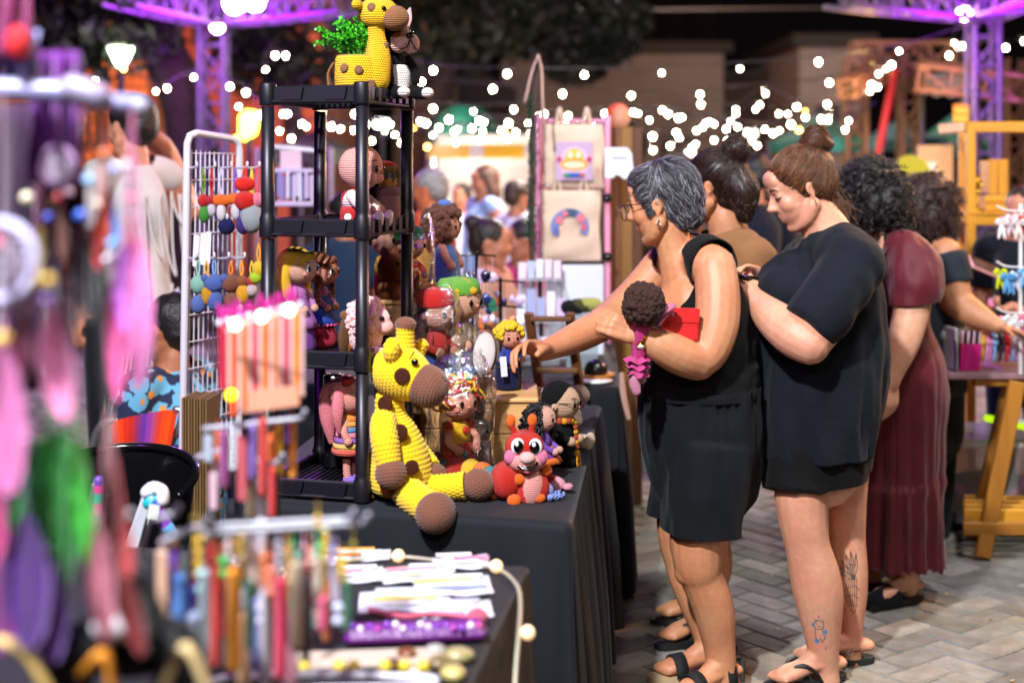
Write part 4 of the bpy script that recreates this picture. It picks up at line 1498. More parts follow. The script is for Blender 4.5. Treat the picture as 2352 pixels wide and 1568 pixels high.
for sd in (-1, 1):
 d.tube('hair_lock', [(-.005, sd * .03, .19), (-.004, sd * .039, .15), (-.002, sd * .036, .11)], [.012, .013, .005], hp)
d.sph('bow', (.012, .026, .214), (.01, .016, .009), yarn('#b81c1c', .004))
d.t.scale = (1.18, 1.18, 1.18)
# ---- behind the shelf: riser with more toys
rw = wood('#b98a52', 1.2, 'Z')
def crate(name, x0, x1, ytop, Y, depth, label, z0=TZ, lid=True, cat='box'):
 a, b = P(x0, ytop, Y), P(x1, ytop, Y)
 t = thing(name, ((a[0] + b[0]) / 2, Y + depth / 2, z0), label, cat)
 g = G()
 h = a[2] - z0
 c = A((a[0] + b[0]) / 2, Y + depth / 2, z0)
 w = b[0] - a[0]
 n = 2
 for i in range(n):
  zz = h * (i + .5) / n
  for s in (-1, 1):
   G().box(c + A(0, s * (depth / 2 - .005), zz), (w, .01, h / n - .002), bevel=.002).build('board', rw2, t)
   G().box(c + A(s * (w / 2 - .005), 0, zz), (.0098, depth - .022, h / n - .002), bevel=.002).build('board', rw2, t)
 G().box(c + A(0, 0, h + .006), (w + .012, depth + .012, .012), bevel=.003).build('lid', rw2, t)
 return t
rw2 = wood('#cf9f66', 1.0, 'X')
crate('wooden_box', 1098, 1232, 925, 3.78, .26, 'pale wooden box with a lid on the black tablecloth')
crate('wooden_riser', 860, 985, 700, 3.86, .22, 'tall wooden riser behind the black shelf')
crate('wooden_riser', 965, 1088, 890, 3.72, .2, 'low wooden riser behind the giraffe head')
base = P(895, 690, 3.9)
base[2] = P(0, 700, 3.86)[2] + .013
d = Doll('plush_bear', base, -.4, 'chestnut brown crochet bear with pointed ears behind the shelf', 'plush toy')
bb = yarn('#7e3f16', .005)
d.sph('body', (0, 0, .03), (.035, .034, .034), bb)
d.sph('head', (.006, 0, .085), (.04, .036, .044), bb)
d.sph('snout', (.038, 0, .066), (.026, .024, .024), yarn('#8a4a1c', .005))
d.sph('nose', (.062, 0, .068), .006, BLACK)
for sd in (-1, 1):
 d.tube('ear', [(0, sd * .022, .12), (.002, sd * .034, .135), (.006, sd * .046, .144)], [.014, .012, .003], bb, flat=.6)
 d.sph('eye', (.036, sd * .02, .098), .006, BLACK)
 d.sph('paw', (.035, sd * .026, .012), .014, bb)
def bag(x0, x1, y0, y1, Y, depth, label, seed=1, neck=.55):
 """crumpled clear bag, closed round what stands in it"""
 rs = np.random.RandomState(seed)
 m = Y / F
 c = P((x0 + x1) / 2, y1, Y)
 W_, H_ = (x1 - x0) / 2 * m, (y1 - y0) * m
 n, rows = 34, 22
 th = np.linspace(0, 2 * pi, n, endpoint=False)
 out = []
 ph = rs.uniform(0, 6, 6)
 for i in range(rows):
  v = i / (rows - 1)
  w = W_ * (1 if v < .72 else 1 - (1 - neck) * ((v - .72) / .28) ** 1.5)
  dd = depth / 2 * (1 if v < .6 else 1 - .86 * ((v - .6) / .4))
  j = 1 + .05 * np.sin(3 * th + ph[0] + 4 * v) + .05 * np.sin(5 * th + ph[1] - 7 * v) + .03 * np.sin(9 * th + ph[2] + 13 * v)
  sq = 1 / (np.abs(np.cos(th)) ** 3.2 + np.abs(np.sin(th)) ** 3.2) ** (1 / 3.2)
  out.append(np.stack([c[0] + w * np.cos(th) * sq * j, Y + dd * np.sin(th) * sq * j, np.full(n, c[2] + .003 + H_ * v) + .01 * v * np.sin(2 * th + ph[3])], 1))
 g = G().grid(np.array(out), True, False)
 o = g.build('cellophane_bag', film())
 return tag(o, label, 'bag')
# boy dolls behind the shelf, in a tall clear bag
base = P(890, 690, 3.98)
base[2] = P(0, 700, 3.86)[2] + .013
def boy(base, yaw, label, sc, hair, hat, shirt, pants, skin_c='#d09a80', curls=None, glasses=False, seed=2, scarf=None, cap_h=.6, stripes=None):
 d = Doll('doll', base, yaw, label, 'doll')
 k = sc
 sk = yarn(skin_c, .0045)
 d.lathe('trousers', [(.003, 0), (.022 * k, .002), (.025 * k, .03 * k), (.024 * k, .052 * k)], yarn(pants, .0045))
 if stripes:
  for i in range(4):
   z = (.0525 + i * .0125) * k
   d.lathe('shirt_stripe', [((.026 - i * .002) * k, z), ((.024 - i * .002) * k, z + .0122 * k)], yarn(stripes[i % 2], .0045))
 else:
  d.lathe('shirt', [(.026 * k, .052 * k), (.024 * k, .075 * k), (.017 * k, .095 * k), (.008 * k, .104 * k)], yarn(shirt, .0045))
 hc, hr = (.003 * k, 0, .138 * k), (.038 * k, .037 * k, .038 * k)
 d.sph('head', hc, hr, sk)
 d.eyes(hc, hr, .14, .42, -.05, white=False)
 if curls:
  d.curls('hair', hc, hr, curls, .0075 * k, yarn(hair, .004), seed=seed, fmax=.5, umin=-.45)
 else:
  d.sph('hair', (-.008 * k, 0, .148 * k), (.038 * k, .040 * k, .036 * k), yarn(hair, .005))
 if hat:
  d.lathe('hat', [(.0405 * k, .0), (.042 * k, .004 * k), (.041 * k, .02 * k), (.034 * k, .036 * k * cap_h * 1.6), (.004, .042 * k * cap_h * 1.6)], yarn(hat, .005), c=(-.004 * k, 0, .150 * k))
 for sd in (-1, 1):
  d.limb(sd, (0, .018 * k, .09 * k), (.014 * k, .034 * k, .07 * k), (.032 * k, .022 * k, .058 * k), .009 * k, yarn(shirt, .0045), sk)
  d.sph('foot', (.018 * k, sd * .013 * k, .010 * k), (.02 * k, .012 * k, .011 * k), yarn(pants, .0045))
  d.sph('ear', (0, sd * .038 * k, .132 * k), .008 * k, sk, nu=10, nv=8)
  if glasses:
   c = d.p(.041 * k, sd * .016 * k, .137 * k)
   G().torus(c, .0125 * k, .0011, d.M @ A(1, 0, 0), 22, 6).build('glasses_rim', BLACK, d.t)
   d.tube('glasses_arm', [(.041 * k, sd * .028 * k, .14 * k), (.01 * k, sd * .039 * k, .141 * k)], .001, BLACK, n=6, k=1)
 if scarf:
  g = G()
  for i in range(14):
   a = i * 2 * pi / 14
   g.sph(d.p(.022 * k * math.cos(a), .022 * k * math.sin(a), .1 * k), .008 * k, nu=8, nv=6, m=i % 2)
  for i in range(7):
   g.sph(d.p(.027 * k + .001 * i, -.012 * k, (.095 - .011 * i) * k), (.005 * k, .009 * k, .0065 * k), d.M, nu=8, nv=6, m=i % 2)
  for j in range(5):
   g.tube([d.p(.034 * k, (-.02 + .004 * j) * k, .025 * k), d.p(.036 * k, (-.022 + .005 * j) * k, .002 * k)], .0016 * k, 5, m=j % 2)
  g.build('scarf', [yarn(scarf[0], .004), yarn(scarf[1], .004)], d.t)
 return d
boy(base + A(-.01, 0, 0), -.5, 'black haired crochet doll with a yellow shirt high behind the shelf', 1.15, '#0b0b0d', None, '#c8951c', '#a82a16')
b2 = base + A(.065, -.02, -.02)
b2[2] = base[2]
boy(b2, -.75, 'crochet doll with green cap and striped red shirt beside the shelf post', 1.05, '#4a2a18', '#0f7a3a', '#c8382a', '#6a3a1a', stripes=('#c8382a', '#e0a088'))
bag(938, 998, 488, 690, 3.93, .1, 'tall clear bag round the green capped doll', 5)
# red beanie doll and green hat doll in bags on the low riser
zr = P(0, 890, 3.72)[2] + .013
base = P(1003, 838, 3.80)
base[2] = zr
boy(base, -.75, 'crochet doll with a wide red beanie inside a clear bag', 1.27, '#2a1814', '#c3150e', '#a8231c', '#1d3a86', '#c98f78', cap_h=.62)
base = P(1056, 838, 3.87)
base[2] = zr
d = boy(base, -.6, 'crochet doll with a lime green striped hat behind the red beanie', 1.45, '#d8a81a', '#6aa83a', '#d8c0a8', '#2a5a9a', curls=60, cap_h=.5)
bag(950, 1058, 655, 885, 3.79, .14, 'clear bag round the red beanie doll', 2)
bag(1040, 1098, 630, 880, 3.90, .10, 'clear bag round the lime hat doll', 3, .7)
# yarn haired doll in a bag
Y = 3.60
base = tabz(P(1052, 1070, Y))
d = Doll('doll', base, -.95, 'crochet doll with red and yellow yarn hair in a clear bag beside the giraffe', 'doll')
sk = yarn('#d8907a', .0045)
for sd in (-1, 1):
 d.tube('leg', [(0, sd * .012, .05), (.002, sd * .013, .01)], .010, yarn('#d8b41a', .0045))
 d.sph('shoe', (.01, sd * .014, .009), (.018, .012, .010), yarn('#b8a018', .004))
 d.limb(sd, (0, .024, .118), (.018, .036, .09), (.036, .022, .072), .0095, sk, sk)
 d.sph('sleeve', (.0, sd * .026, .118), (.014, .013, .014), yarn('#b8200f', .0045))
d.lathe('skirt', [(.036, .030), (.038, .045), (.031, .08), (.026, .086)], yarn('#c01c0c', .0055), wave=.04)
d.lathe('bodice', [(.0275, .085), (.027, .105), (.02, .125), (.008, .134)], yarn('#dcae10', .005))
disc('patch', d.p(.028, -.004, .112), d.M @ A(1, -.1, .1), .009, yarn('#c8300f', .003), d.t)
disc('patch', d.p(.034, .008, .062), d.M @ A(1, .2, .2), .009, yarn('#2a8a90', .003), d.t)
hc, hr = (.004, 0, .172), (.040, .040, .041)
d.sph('head', hc, hr, sk)
d.eyes(hc, hr, .13, .42, -.02, white=False, cheek='#e08878')
g = G()
for i in range(120):
 z = 1 - 1.15 * (i + .5) / 120
 a = i * 2.399963
 dd = A(math.sqrt(max(0, 1 - z * z)) * math.cos(a), math.sqrt(max(0, 1 - z * z)) * math.sin(a), z)
 if dd[0] > .45 and dd[2] < .62:
  continue
 c = A(*hc) + dd * A(*hr) * 1.05
 pts = [d.p(*(c + NR.normal(size=3) * .009)) for _ in range(4)]
 g.tube(pts, .0027, 6, True, 4, m=i % 2)
g.build('yarn_hair', [yarn('#dca810', .003), yarn('#b3230f', .003)], d.t)
d.sph('bow', (-.004, -.03, .214), (.012, .014, .01), yarn('#1a6a48', .004))
d.t.scale = (1.17, 1.17, 1.17)
bag(984, 1132, 808, 1072, 3.60, .15, 'clear crinkled bag round the yarn haired doll', 8, .6)
# plush with the big white ear
Y = 3.74
d = Doll('plush_rabbit', tabz(P(1098, 1040, 3.70)), -1.2, 'crochet plush with one big white brown edged ear behind the bagged doll', 'plush toy')
d.lathe('body', [(.003, 0), (.032, .003), (.036, .05), (.026, .09)], yarn('#c9b4a8', .005))
d.sph('head', (0, 0, .11), (.034, .034, .034), yarn('#c9b4a8', .005))
e0 = P(1112, 815, 3.70) - d.b
ec = P(1112, 812, 3.66)
rr = rot((0, 1, 0), .12)
er = rot((0, 0, 1), -.25)
G().sph(ec, (.030, .011, .056), er @ rr).build('ear', yarn('#e6d8d6', .0048), d.t)
G().sph(ec + A(.006, .009, 0), (.029, .010, .057), er @ rr).build('ear_back', yarn('#7a5638', .0048), d.t)
G().tube([ec - A(0, -.008, .05), d.p(0, 0, .12)], [.012, .014], 10).build('ear_root', yarn('#7a5638', .0048), d.t)
d.eyes((0, 0, .11), (.034, .034, .034), .12, .42, 0, white=False)
# navy pouch on the wooden box with the pompom haired doll in it
zb = P(0, 925, 3.78)[2] + .013
base = P(1167, 908, 3.93)
base[2] = zb
t = thing('pouch', base, 'navy blue pouch with gold trim on the wooden box', 'pouch')
mp_ = Y / F
g = G().lathe([(.003, 0), (.033, .001), (.0365, .01), (.036, .06), (.0345, .078), (.0325, .074), (.032, .03), (.003, .02)], base, 28)
g.build('bag', cloth('#0d1238', rough=.7), t)
G().torus(base + A(0, 0, .064), .0362, .0012, n=36, k=6).build('gold_trim', M('#b8862a', metal=.8, rough=.3), t)
g = G()
for i in range(9):
 g.torus(base + A(.037, -.008, .062 - .008 * i), .0042, .0012, (1, i % 2, .2), 12, 5)
g.build('chain', M('#a8843a', metal=1, rough=.3), t)
d = Doll('doll', base + A(.003, .004, .022), -1.2, 'blue dressed crochet doll with yellow pompom hair in the navy pouch', 'doll')
d.lathe('dress', [(.003, 0), (.026, .001), (.024, .05), (.015, .085), (.006, .093)], yarn('#1a2f96', .0045))
hc, hr = (.002, 0, .120), (.031, .031, .031)
d.sph('head', hc, hr, sk)
d.eyes(hc, hr, .13, .42, 0, white=False)
d.curls('pompom_hair', (0, 0, .126), (.035, .036, .035), 110, .0075, yarn('#e8c41a', .003), fmax=.6, umin=-.25)
for sd in (-1, 1):
 d.limb(sd, (0, .014, .082), (.01, .028, .07), (.022, .03, .06), .008, yarn('#1a2f96', .004), sk)
pk = P(1157, 842, 3.87)
t = thing('price_tag', pk, 'clear glassy price tag pinched between the reaching fingers', 'tag')
G().box(pk, (.018, .003, .055), rot((0, 1, 0), -.08), bevel=.001).build('card', M('#d8dcea', rough=.1, alpha=.75), t)
# black curly haired doll and spectacled doll at the right table edge
base = tabz(P(1246, 1075, 3.63))
d = Doll('doll', base, -.38, 'crochet doll with long black curls and a purple orange skirt', 'doll')
sk = yarn('#d9a48e', .0045)
for sd in (-1, 1):
 d.tube('leg', [(.0, sd * .011, .05), (.004, sd * .012, .012)], .009, sk)
 d.sph('shoe', (.012, sd * .012, .009), (.018, .011, .010), yarn('#5a2a7a', .004))
 d.limb(sd, (0, .018, .108), (.014, .027, .085), (.040, .016, .072), .0085, yarn('#7a4aa8', .0045), sk)
for i, cc in enumerate(('#e06a14', '#7a3fa0', '#e06a14')):
 z = .042 + i * .0125
 d.lathe('skirt_tier', [(.050 - i * .009, z), (.043 - i * .009, z + .014)], yarn(cc, .0045), wave=.08, nw=9)
d.lathe('bodice', [(.022, .078), (.02, .1), (.014, .118), (.007, .124)], yarn('#6d3f9c', .0045))
hc, hr = (.004, 0, .152), (.031, .031, .032)
d.sph('head', hc, hr, sk)
d.eyes(hc, hr, .14, .42, 0, white=False, cheek='#d87a70')
g = G()
for i in range(85):
 a = R.uniform(1.0, 5.28)
 st = R.uniform(0, 1)
 cx_, cy_ = math.cos(a), math.sin(a)
 r0 = .012 + .03 * st
 x0, y0 = r0 * cx_ - .006, r0 * cy_
 zt = .152 + .038 * math.sqrt(max(0, 1 - (r0 / .046) ** 2))
 zl = zt - R.uniform(.05, .12)
 n = 18
 tt = np.linspace(0, 1, n)
 pts = [d.p(x0 + cx_ * .012 * math.sin(q * 2) + .004 * math.cos(q * 26 + i), y0 + cy_ * .014 * math.sin(q * 2) + .004 * math.sin(q * 26 + i), zt + (zl - zt) * q) for q in tt]
 g.tube(pts, .0026, 5)
g.build('curly_hair', M('#08080a', rough=.55, spec=.5), d.t)
base = tabz(P(1290, 1048, 3.78))
boy(base, -.45, 'spectacled crochet doll with black hair and a striped scarf', 1.22, '#0c0c0e', None, '#101014', '#0d0d12', '#c9a084', glasses=True, scarf=('#d8a012', '#b8401a'))
base = tabz(P(1258, 1000, 3.98))
d = Doll('plush_bunny', base, -1.0, 'pink eared crochet bunny with a light blue hat behind the black curls', 'plush toy')
pb_ = yarn('#dfb3ae', .005)
d.lathe('body', [(.003, 0), (.03, .002), (.034, .04), (.025, .075), (.006, .085)], pb_)
d.sph('head', (0, 0, .105), .034, pb_)
d.eyes((0, 0, .105), (.034, .034, .034), .11, .42, 0, white=False)
d.lathe('hat', [(.036, 0), (.035, .012), (.025, .024), (.003, .028)], yarn('#5a86b8', .005), c=(0, 0, .116))
for sd in (-1, 1):
 d.tube('ear', [(0, sd * .012, .14), (0, sd * .017, .158), (0, sd * .016, .17)], [.009, .011, .005], pb_, flat=.6)
base = tabz(P(1312, 950, 4.28))
d = Doll('plush_swan', base, -.2, 'cream crochet swan with a curled neck and orange beak near the table end', 'plush toy')
cr = yarn('#d9bca6', .005)
d.sph('body', (-.01, 0, .03), (.045, .034, .032), cr)
d.tube('neck', [(.015, 0, .05), (.0, 0, .085), (.005, 0, .115), (.028, 0, .125), (.042, 0, .105), (.036, 0, .085)], [.018, .015, .013, .014, .016, .008], cr, n=12)
d.tube('beak', [(.040, 0, .09), (.034, 0, .075)], [.006, .003], yarn('#e0651a', .004))
base = tabz(P(1318, 985, 4.02))
d = Doll('plush_rabbit', base, -.15, 'cream crochet rabbit lying with both feet towards the aisle', 'plush toy')
d.sph('body', (-.02, 0, .026), (.045, .032, .026), cr)
d.sph('head', (-.065, 0, .035), .03, cr)
for sd in (-1, 1):
 d.tube('leg', [(.0, sd * .022, .02), (.03, sd * .026, .018)], .015, cr)
 d.sph('foot', (.045, sd * .026, .02), (.014, .015, .02), cr)
base = P(1222, 900, 4.05)
base[2] = TZ
d = Doll('plush_flamingo', base, -.1, 'pink crochet flamingo neck curving behind the wooden box', 'plush toy')
pf = yarn('#d08474', .005)
d.sph('body', (-.02, 0, .035), (.05, .035, .035), pf)
d.tube('neck', [(-.03, 0, .06), (-.03, 0, .12), (-.005, 0, .135), (.028, 0, .11), (.042, 0, .06), (.045, 0, .035)], [.016, .015, .016, .017, .016, .012], pf, n=12)
# balls and octopus beside the caterpillar
base = tabz(P(1150, 1085, 3.52))
d = Doll('plush_snail', base, -.6, 'pale pink and blue crochet snail behind the caterpillar', 'plush toy')
d.sph('shell', (0, 0, .030), (.026, .028, .030), yarn('#d88fa6', .005))
d.sph('shell_band', (.006, 0, .031), (.023, .0285, .0275), yarn('#9fb6d8', .005))
d.tube('foot', [(-.03, 0, .008), (.02, 0, .008), (.036, 0, .018)], [.007, .009, .009], yarn('#d8a0ac', .005))
base = tabz(P(1272, 1105, 3.47))
d = Doll('plush_fish', base, -.3, 'pink and red crochet fish lying right of the caterpillar', 'plush toy')
d.sph('body', (0, 0, .02), (.03, .02, .02), yarn('#e39aae', .005))
d.sph('cap', (-.01, 0, .03), (.022, .019, .014), yarn('#b8182a', .005))
d.sph('tail', (.036, 0, .016), (.012, .018, .009), yarn('#e39aae', .005))
base = tabz(P(1264, 1135, 3.40))
d = Doll('plush_octopus', base, -.3, 'lavender crochet octopus with curled arms at the table corner', 'plush toy')
lv = yarn('#8a9be0', .004)
d.sph('head', (-.01, 0, .02), (.018, .018, .018), lv)
for i in range(7):
 a = -1.6 + i * .53
 n = 22
 pts = [d.p(-.008 + (.006 + .034 * q) * math.cos(a) + .004 * math.cos(q * 20), (.006 + .034 * q) * math.sin(a) + .004 * math.sin(q * 20), .009 + .005 * math.sin(q * 20 + 1)) for q in np.linspace(0, 1, n)]
 G().tube(pts, .0032, 6).build('arm', lv, d.t)
# brown curled doll on a wooden stand, farther back
Y = 4.35
base = P(1022, 645, Y)
t = thing('wooden_stand', base * A(1, 1, 0) + A(-.02, .05, TZ), 'tall wooden board stand behind the bagged dolls', 'stand')
g = G()
g.box(A(P(992, 600, Y + .08)[0], Y + .08, (TZ + base[2] + .12) / 2), (.11, .02, base[2] + .12 - TZ), rot((0, 0, 1), .5), bevel=.003)
g.build('back_board', wood('#c4934f', 1, 'Z'), t)
G().box(base + A(0, .0, -.012), (.2, .14, .02), bevel=.004).build('platform', wood('#b8874a', 1, 'X'), t)
G().box(A(base[0], Y + .0, (TZ + base[2] - .022) / 2), (.12, .1, base[2] - .022 - TZ)).build('column', wood('#a87840', 1, 'Z'), t)
d = Doll('doll', base, -.3, 'crochet doll with a mass of brown curls and a blue dress on the wooden stand', 'doll')
d.lathe('dress', [(.05, .0), (.05, .01), (.042, .06), (.03, .1), (.012, .122)], yarn('#5577c0', .006), wave=.05)
hc, hr = (0, 0, .165), (.045, .045, .045)
d.sph('head', hc, hr, yarn('#c98a70', .005))
d.eyes(hc, hr, .12, .42, 0, white=False)
d.curls('curls', (-.006, 0, .172), (.056, .058, .054), 150, .0125, yarn('#5d3020', .004), fmax=.55, umin=-.7)
d.sph('hat', (-.002, 0, .236), (.022, .022, .014), yarn('#5577c0', .005))
for sd in (-1, 1):
 d.limb(sd, (0, .026, .105), (.02, .048, .075), (.034, .04, .05), .013, yarn('#d09078', .005), yarn('#d09078', .005))
d.sph('bow', (-.02, -.05, .135), (.02, .02, .02), yarn('#b81c18', .005))
# ------------------------------------------------------------------ people
from mathutils import noise as mnoise
from mathutils.bvhtree import BVHTree
def nz(scale, amp, seed=0.0, stretch=(1, 1, 1)):
 def f(v):
  return np.array([amp * mnoise.noise(Vector((p[0] * scale * stretch[0] + seed, p[1] * scale * stretch[1], p[2] * scale * stretch[2]))) for p in v])
 return f
def nsum(*fs):
 return lambda v: sum(f(v) for f in fs)
class Body:
 def __init__(s, Y):
  s.Y = Y
  s.m = Y / F
  s.g = G()
 def q(s, x, y, dy=0.0):
  return P(x, y, s.Y + dy)
 def tube(s, pts, k=4, n=16, flat=1.0, g=None, cap=True, hint=(0, 1, 0)):
  """pts: (x, y, dy, radius in photo pixels)"""
  (g or s.g).tube([s.q(*p[:3]) for p in pts], [p[3] * s.m for p in pts], n, cap, k, flat=flat, hint=hint)
 def ball(s, x, y, dy, r, g=None, R3=None):
  (g or s.g).sph(s.q(x, y, dy), np.asarray(r, float) * s.m, R3, 18, 12)
def head_geo(g, c, f, s, roll=0.0, smile=False, neck=True, jaw=1.0, closed=False):
 """a head with face; c centre, f facing direction, s chin to crown height; returns frame"""
 f = unit(f)
 r = unit(np.cross(f, A(0, 0, 1)))
 u = np.cross(r, f)
 if roll:
  q = rot(f, roll)
  r, u = q @ r, q @ u
 Mx = np.stack([f, r, u], 1)
 p = lambda a, b, d: c + Mx @ (A(a, b, d) * s)
 e = lambda a, b, d, R_, nu=16, nv=10: g.sph(p(a, b, d), np.asarray(R_) * s, Mx, nu, nv)
 e(-.06, 0, .13, (.42, .325, .37), 24, 16)
 e(.12, 0, -.16, (.25 * jaw, .245 * jaw, .30))
 e(.10, 0, -.05, (.28, .275, .30))
 e(.25, 0, -.41, (.10, .11, .085))
 for sd in (-1, 1):
  g.tube([p(.0, sd * .24 * jaw, -.22), p(.12, sd * .20 * jaw, -.36), p(.25, sd * .07, -.42)], [.10 * s, .085 * s, .07 * s], 10, True, 3)
  e(.24, sd * .14, -.10, (.12, .125, .13))
 e(.315, 0, .11, (.075, .21, .055))
 e(.30, 0, .22, (.09, .2, .13))
 g.tube([p(.345, 0, .07), p(.40, 0, -.02), p(.455, 0, -.095)], [.032 * s, .036 * s, .045 * s], 10, True, 3)
 for sd in (-1, 1):
  e(.405, sd * .042, -.115, (.045, .034, .032))
  e(.31, sd * .135, .03, (.05, .075, .05))
 w = .13 if smile else .105
 lz = -.235
 g.tube([p(.30, -w, lz + (.03 if smile else -.005)), p(.352, -w * .5, lz + .002), p(.372, 0, lz), p(.352, w * .5, lz + .002), p(.30, w, lz + (.03 if smile else -.005))], [.012 * s, .022 * s, .025 * s, .022 * s, .012 * s], 8, True, 3)
 dz = -.062 if smile else -.045
 g.tube([p(.295, -w * .9, lz + (.01 if smile else -.015)), p(.338, -w * .5, lz + dz + .012), p(.355, 0, lz + dz), p(.338, w * .5, lz + dz + .012), p(.295, w * .9, lz + (.01 if smile else -.015))], [.012 * s, .026 * s, .03 * s, .026 * s, .012 * s], 8, True, 3)
 for sd in (-1, 1):
  Rr = Mx @ rot((0, 1, 0), -.22) @ rot((0, 0, 1), sd * .35)
  g.sph(p(-.04, sd * .318, -.03), A(.062, .024, .108) * s, Rr, 14, 10)
  g.torus(p(-.045, sd * .334, -.02), .072 * s, .016 * s, Rr @ A(0, 1, 0), 18, 8, sq=1.0, arc=(-2.2, 2.5))
  g.sph(p(-.02, sd * .325, -.125), .030 * s, Rr, 10, 8)
 return Mx, p
def hand_geo(g, wr, d, pn, s=.185, curl=(.3, .4, .4, .45), spread=.12, thumb=1, tcurl=.4, tout=.9, r0=.0088):
 """palm, four bent fingers and a thumb; wr wrist, d towards the knuckles, pn out of the palm; s hand length"""
 d = unit(d)
 pn = unit(np.asarray(pn) - d * np.dot(pn, d))
 sd = np.cross(pn, d) * thumb
 k = s / .185
 offs = (-.030, -.010, .010, .028)
 lens = ((.043, .027, .021), (.047, .030, .023), (.043, .028, .022), (.034, .021, .018))
 for i in range(4):
  o = sd * -offs[i] * k
  base = wr + d * .088 * k + o - d * (abs(i - 1) * .004 * k)
  g.tube([wr + d * .004 + o * .55, wr + d * .05 * k + o * .85, base], [.0155 * k, .0145 * k, .0118 * k], 10, True, 2)
  dd = unit(d - sd * offs[i] / .03 * spread)
  pts, rr = [base], [r0 * 1.1 * k]
  c = curl[i] if np.ndim(curl[i]) == 0 else None
  ang = 0
  for j in range(3):
   ang += (curl[i] if c is not None else curl[i][j])
   v = dd * math.cos(ang) + pn * math.sin(ang)
   pts.append(pts[-1] + v * lens[i][j] * k)
   rr.append(r0 * k * (1.0 - .1 * j) * (.93 if i == 3 else 1))
  g.tube(pts, rr, 10, True, 2)
 t0 = wr + d * .022 * k + sd * .022 * k
 v = unit(d * (1 - tout * .55) + sd * tout + pn * .35)
 t1 = t0 + v * .042 * k
 v = unit(v + d * tcurl * .8 + pn * tcurl * .5)
 t2 = t1 + v * .032 * k
 v = unit(v + d * tcurl * .5 + pn * tcurl * .3)
 t3 = t2 + v * .024 * k
 g.tube([t0, t1, t2, t3], [.016 * k, .0125 * k, .0105 * k, .0085 * k], 10, True, 2)
 return pts[-1], t3
def foot_geo(g, ank, toe, ra, s=.235, wid=.036):
 """a bare foot from the ankle to the toes, sole on the ground"""
 ank, toe = np.asarray(ank), np.asarray(toe)
 d = unit((toe - ank) * A(1, 1, 0))
 sd = A(-d[1], d[0], 0)
 z = toe[2]
 hl = A(ank[0], ank[1], z) - d * .045
 g.tube([hl + A(0, 0, .034), hl + d * .05 + A(0, 0, .04), hl + d * .11 + A(0, 0, .036), hl + d * .165 + A(0, 0, .025), hl + d * .19 + A(0, 0, .019)], [.032, .034, wid * 1.0, wid * 1.1, wid], 14, True, 3, flat=.62, hint=(0, 0, 1))
 g.tube([ank + A(0, 0, .0), hl + d * .065 + A(0, 0, .055), hl + d * .12 + A(0, 0, .038)], [ra, .034, .026], 12, True, 3)
 for i, (o, L, r) in enumerate(((-.031, .034, .0115), (-.013, .036, .009), (.002, .032, .0085), (.016, .026, .008), (.029, .018, .0075))):
  b = hl + d * .185 + sd * o + A(0, 0, .014)
  g.tube([b, b + d * L * .6 + A(0, 0, .003), b + d * L - A(0, 0, .003)], [r, r, r * .9], 8, True, 2)
 return hl, d, sd
def strands(me, flow, n, L, r, mat, parent, name='hair_strands', seg=5, lift=.0015, keep=None, wav=0.0, seed=1, n_side=3, fuzz=.15):
 rs = np.random.RandomState(seed)
 bm = bmesh.new()
 bm.from_mesh(me)
 bvh = BVHTree.FromBMesh(bm)
 bm.faces.ensure_lookup_table()
 cs = np.array([f.calc_center_median()[:] for f in bm.faces])
 if keep is not None:
  cs = cs[keep(cs)]
 g = G()
 idx = rs.randint(0, len(cs), n)
 V, Fc = [], []
 for i in idx:
  p = Vector(cs[i]) + Vector(rs.normal(size=3) * .002)
  LL = L * rs.uniform(.6, 1.25)
  pts = []
  lf = lift * rs.uniform(.5, 2.2)
  jit = Vector(rs.normal(size=3) * fuzz)
  for j in range(seg + 1):
   loc, nrm, _, _ = bvh.find_nearest(p)
   if loc is None:
    break
   pp = loc + nrm * lf * (.5 + j / seg)
   pts.append(pp)
   fl = Vector(flow(np.array(pp))).normalized() + jit
   fl -= nrm * fl.dot(nrm)
   if fl.length < 1e-6:
    break
   fl.normalize()
   p = pp + fl * LL / seg
   if wav:
    p = p + Vector(rs.normal(size=3) * wav)
  if len(pts) > 2:
   m = len(pts)
   g.tube(np.array([q[:] for q in pts]), np.linspace(1, .35, m) * r, n_side, False)
 bm.free()
 return g.build(name, mat, parent)
def bvh_of(o):
 bm = bmesh.new()
 bm.from_mesh(o.data)
 b = BVHTree.FromBMesh(bm)
 bm.free()
 return b, LOC[o.name]
def decal(o, name, mat, polys, off=.0012, parent=None, sub=1, tube=None):
 """thin print laid on a surface: outlines are found where sight lines from the camera meet it"""
 b, lo = bvh_of(o)
 g = G()
 org = Vector((0, 0, CH))
 def hit(x, y):
  d = Vector(P(x, y, 1.0)) - org
  h = b.ray_cast(org - Vector(lo), d.normalized())
  if h[0] is None:
   return None
  return np.array(h[0]) + lo + np.array(h[1]) * off
 for k, pl in enumerate(polys):
  if tube:
   pts = [hit(*p[:2]) for p in pl]
   pts = [p for p in pts if p is not None]
   if len(pts) > 1:
    g.tube(pts, tube, 5, True, 2)
   continue
  pts = [hit(*p) for p in pl]
  if any(p is None for p in pts):
   continue
  g.add(pts, [list(range(len(pts)))], smooth=False)
 if g.n == 0:
  return None
 r = g.build(name, mat, parent or o)
 if name == 'tattoo':
  r['kind'] = 'stuff'
 return r
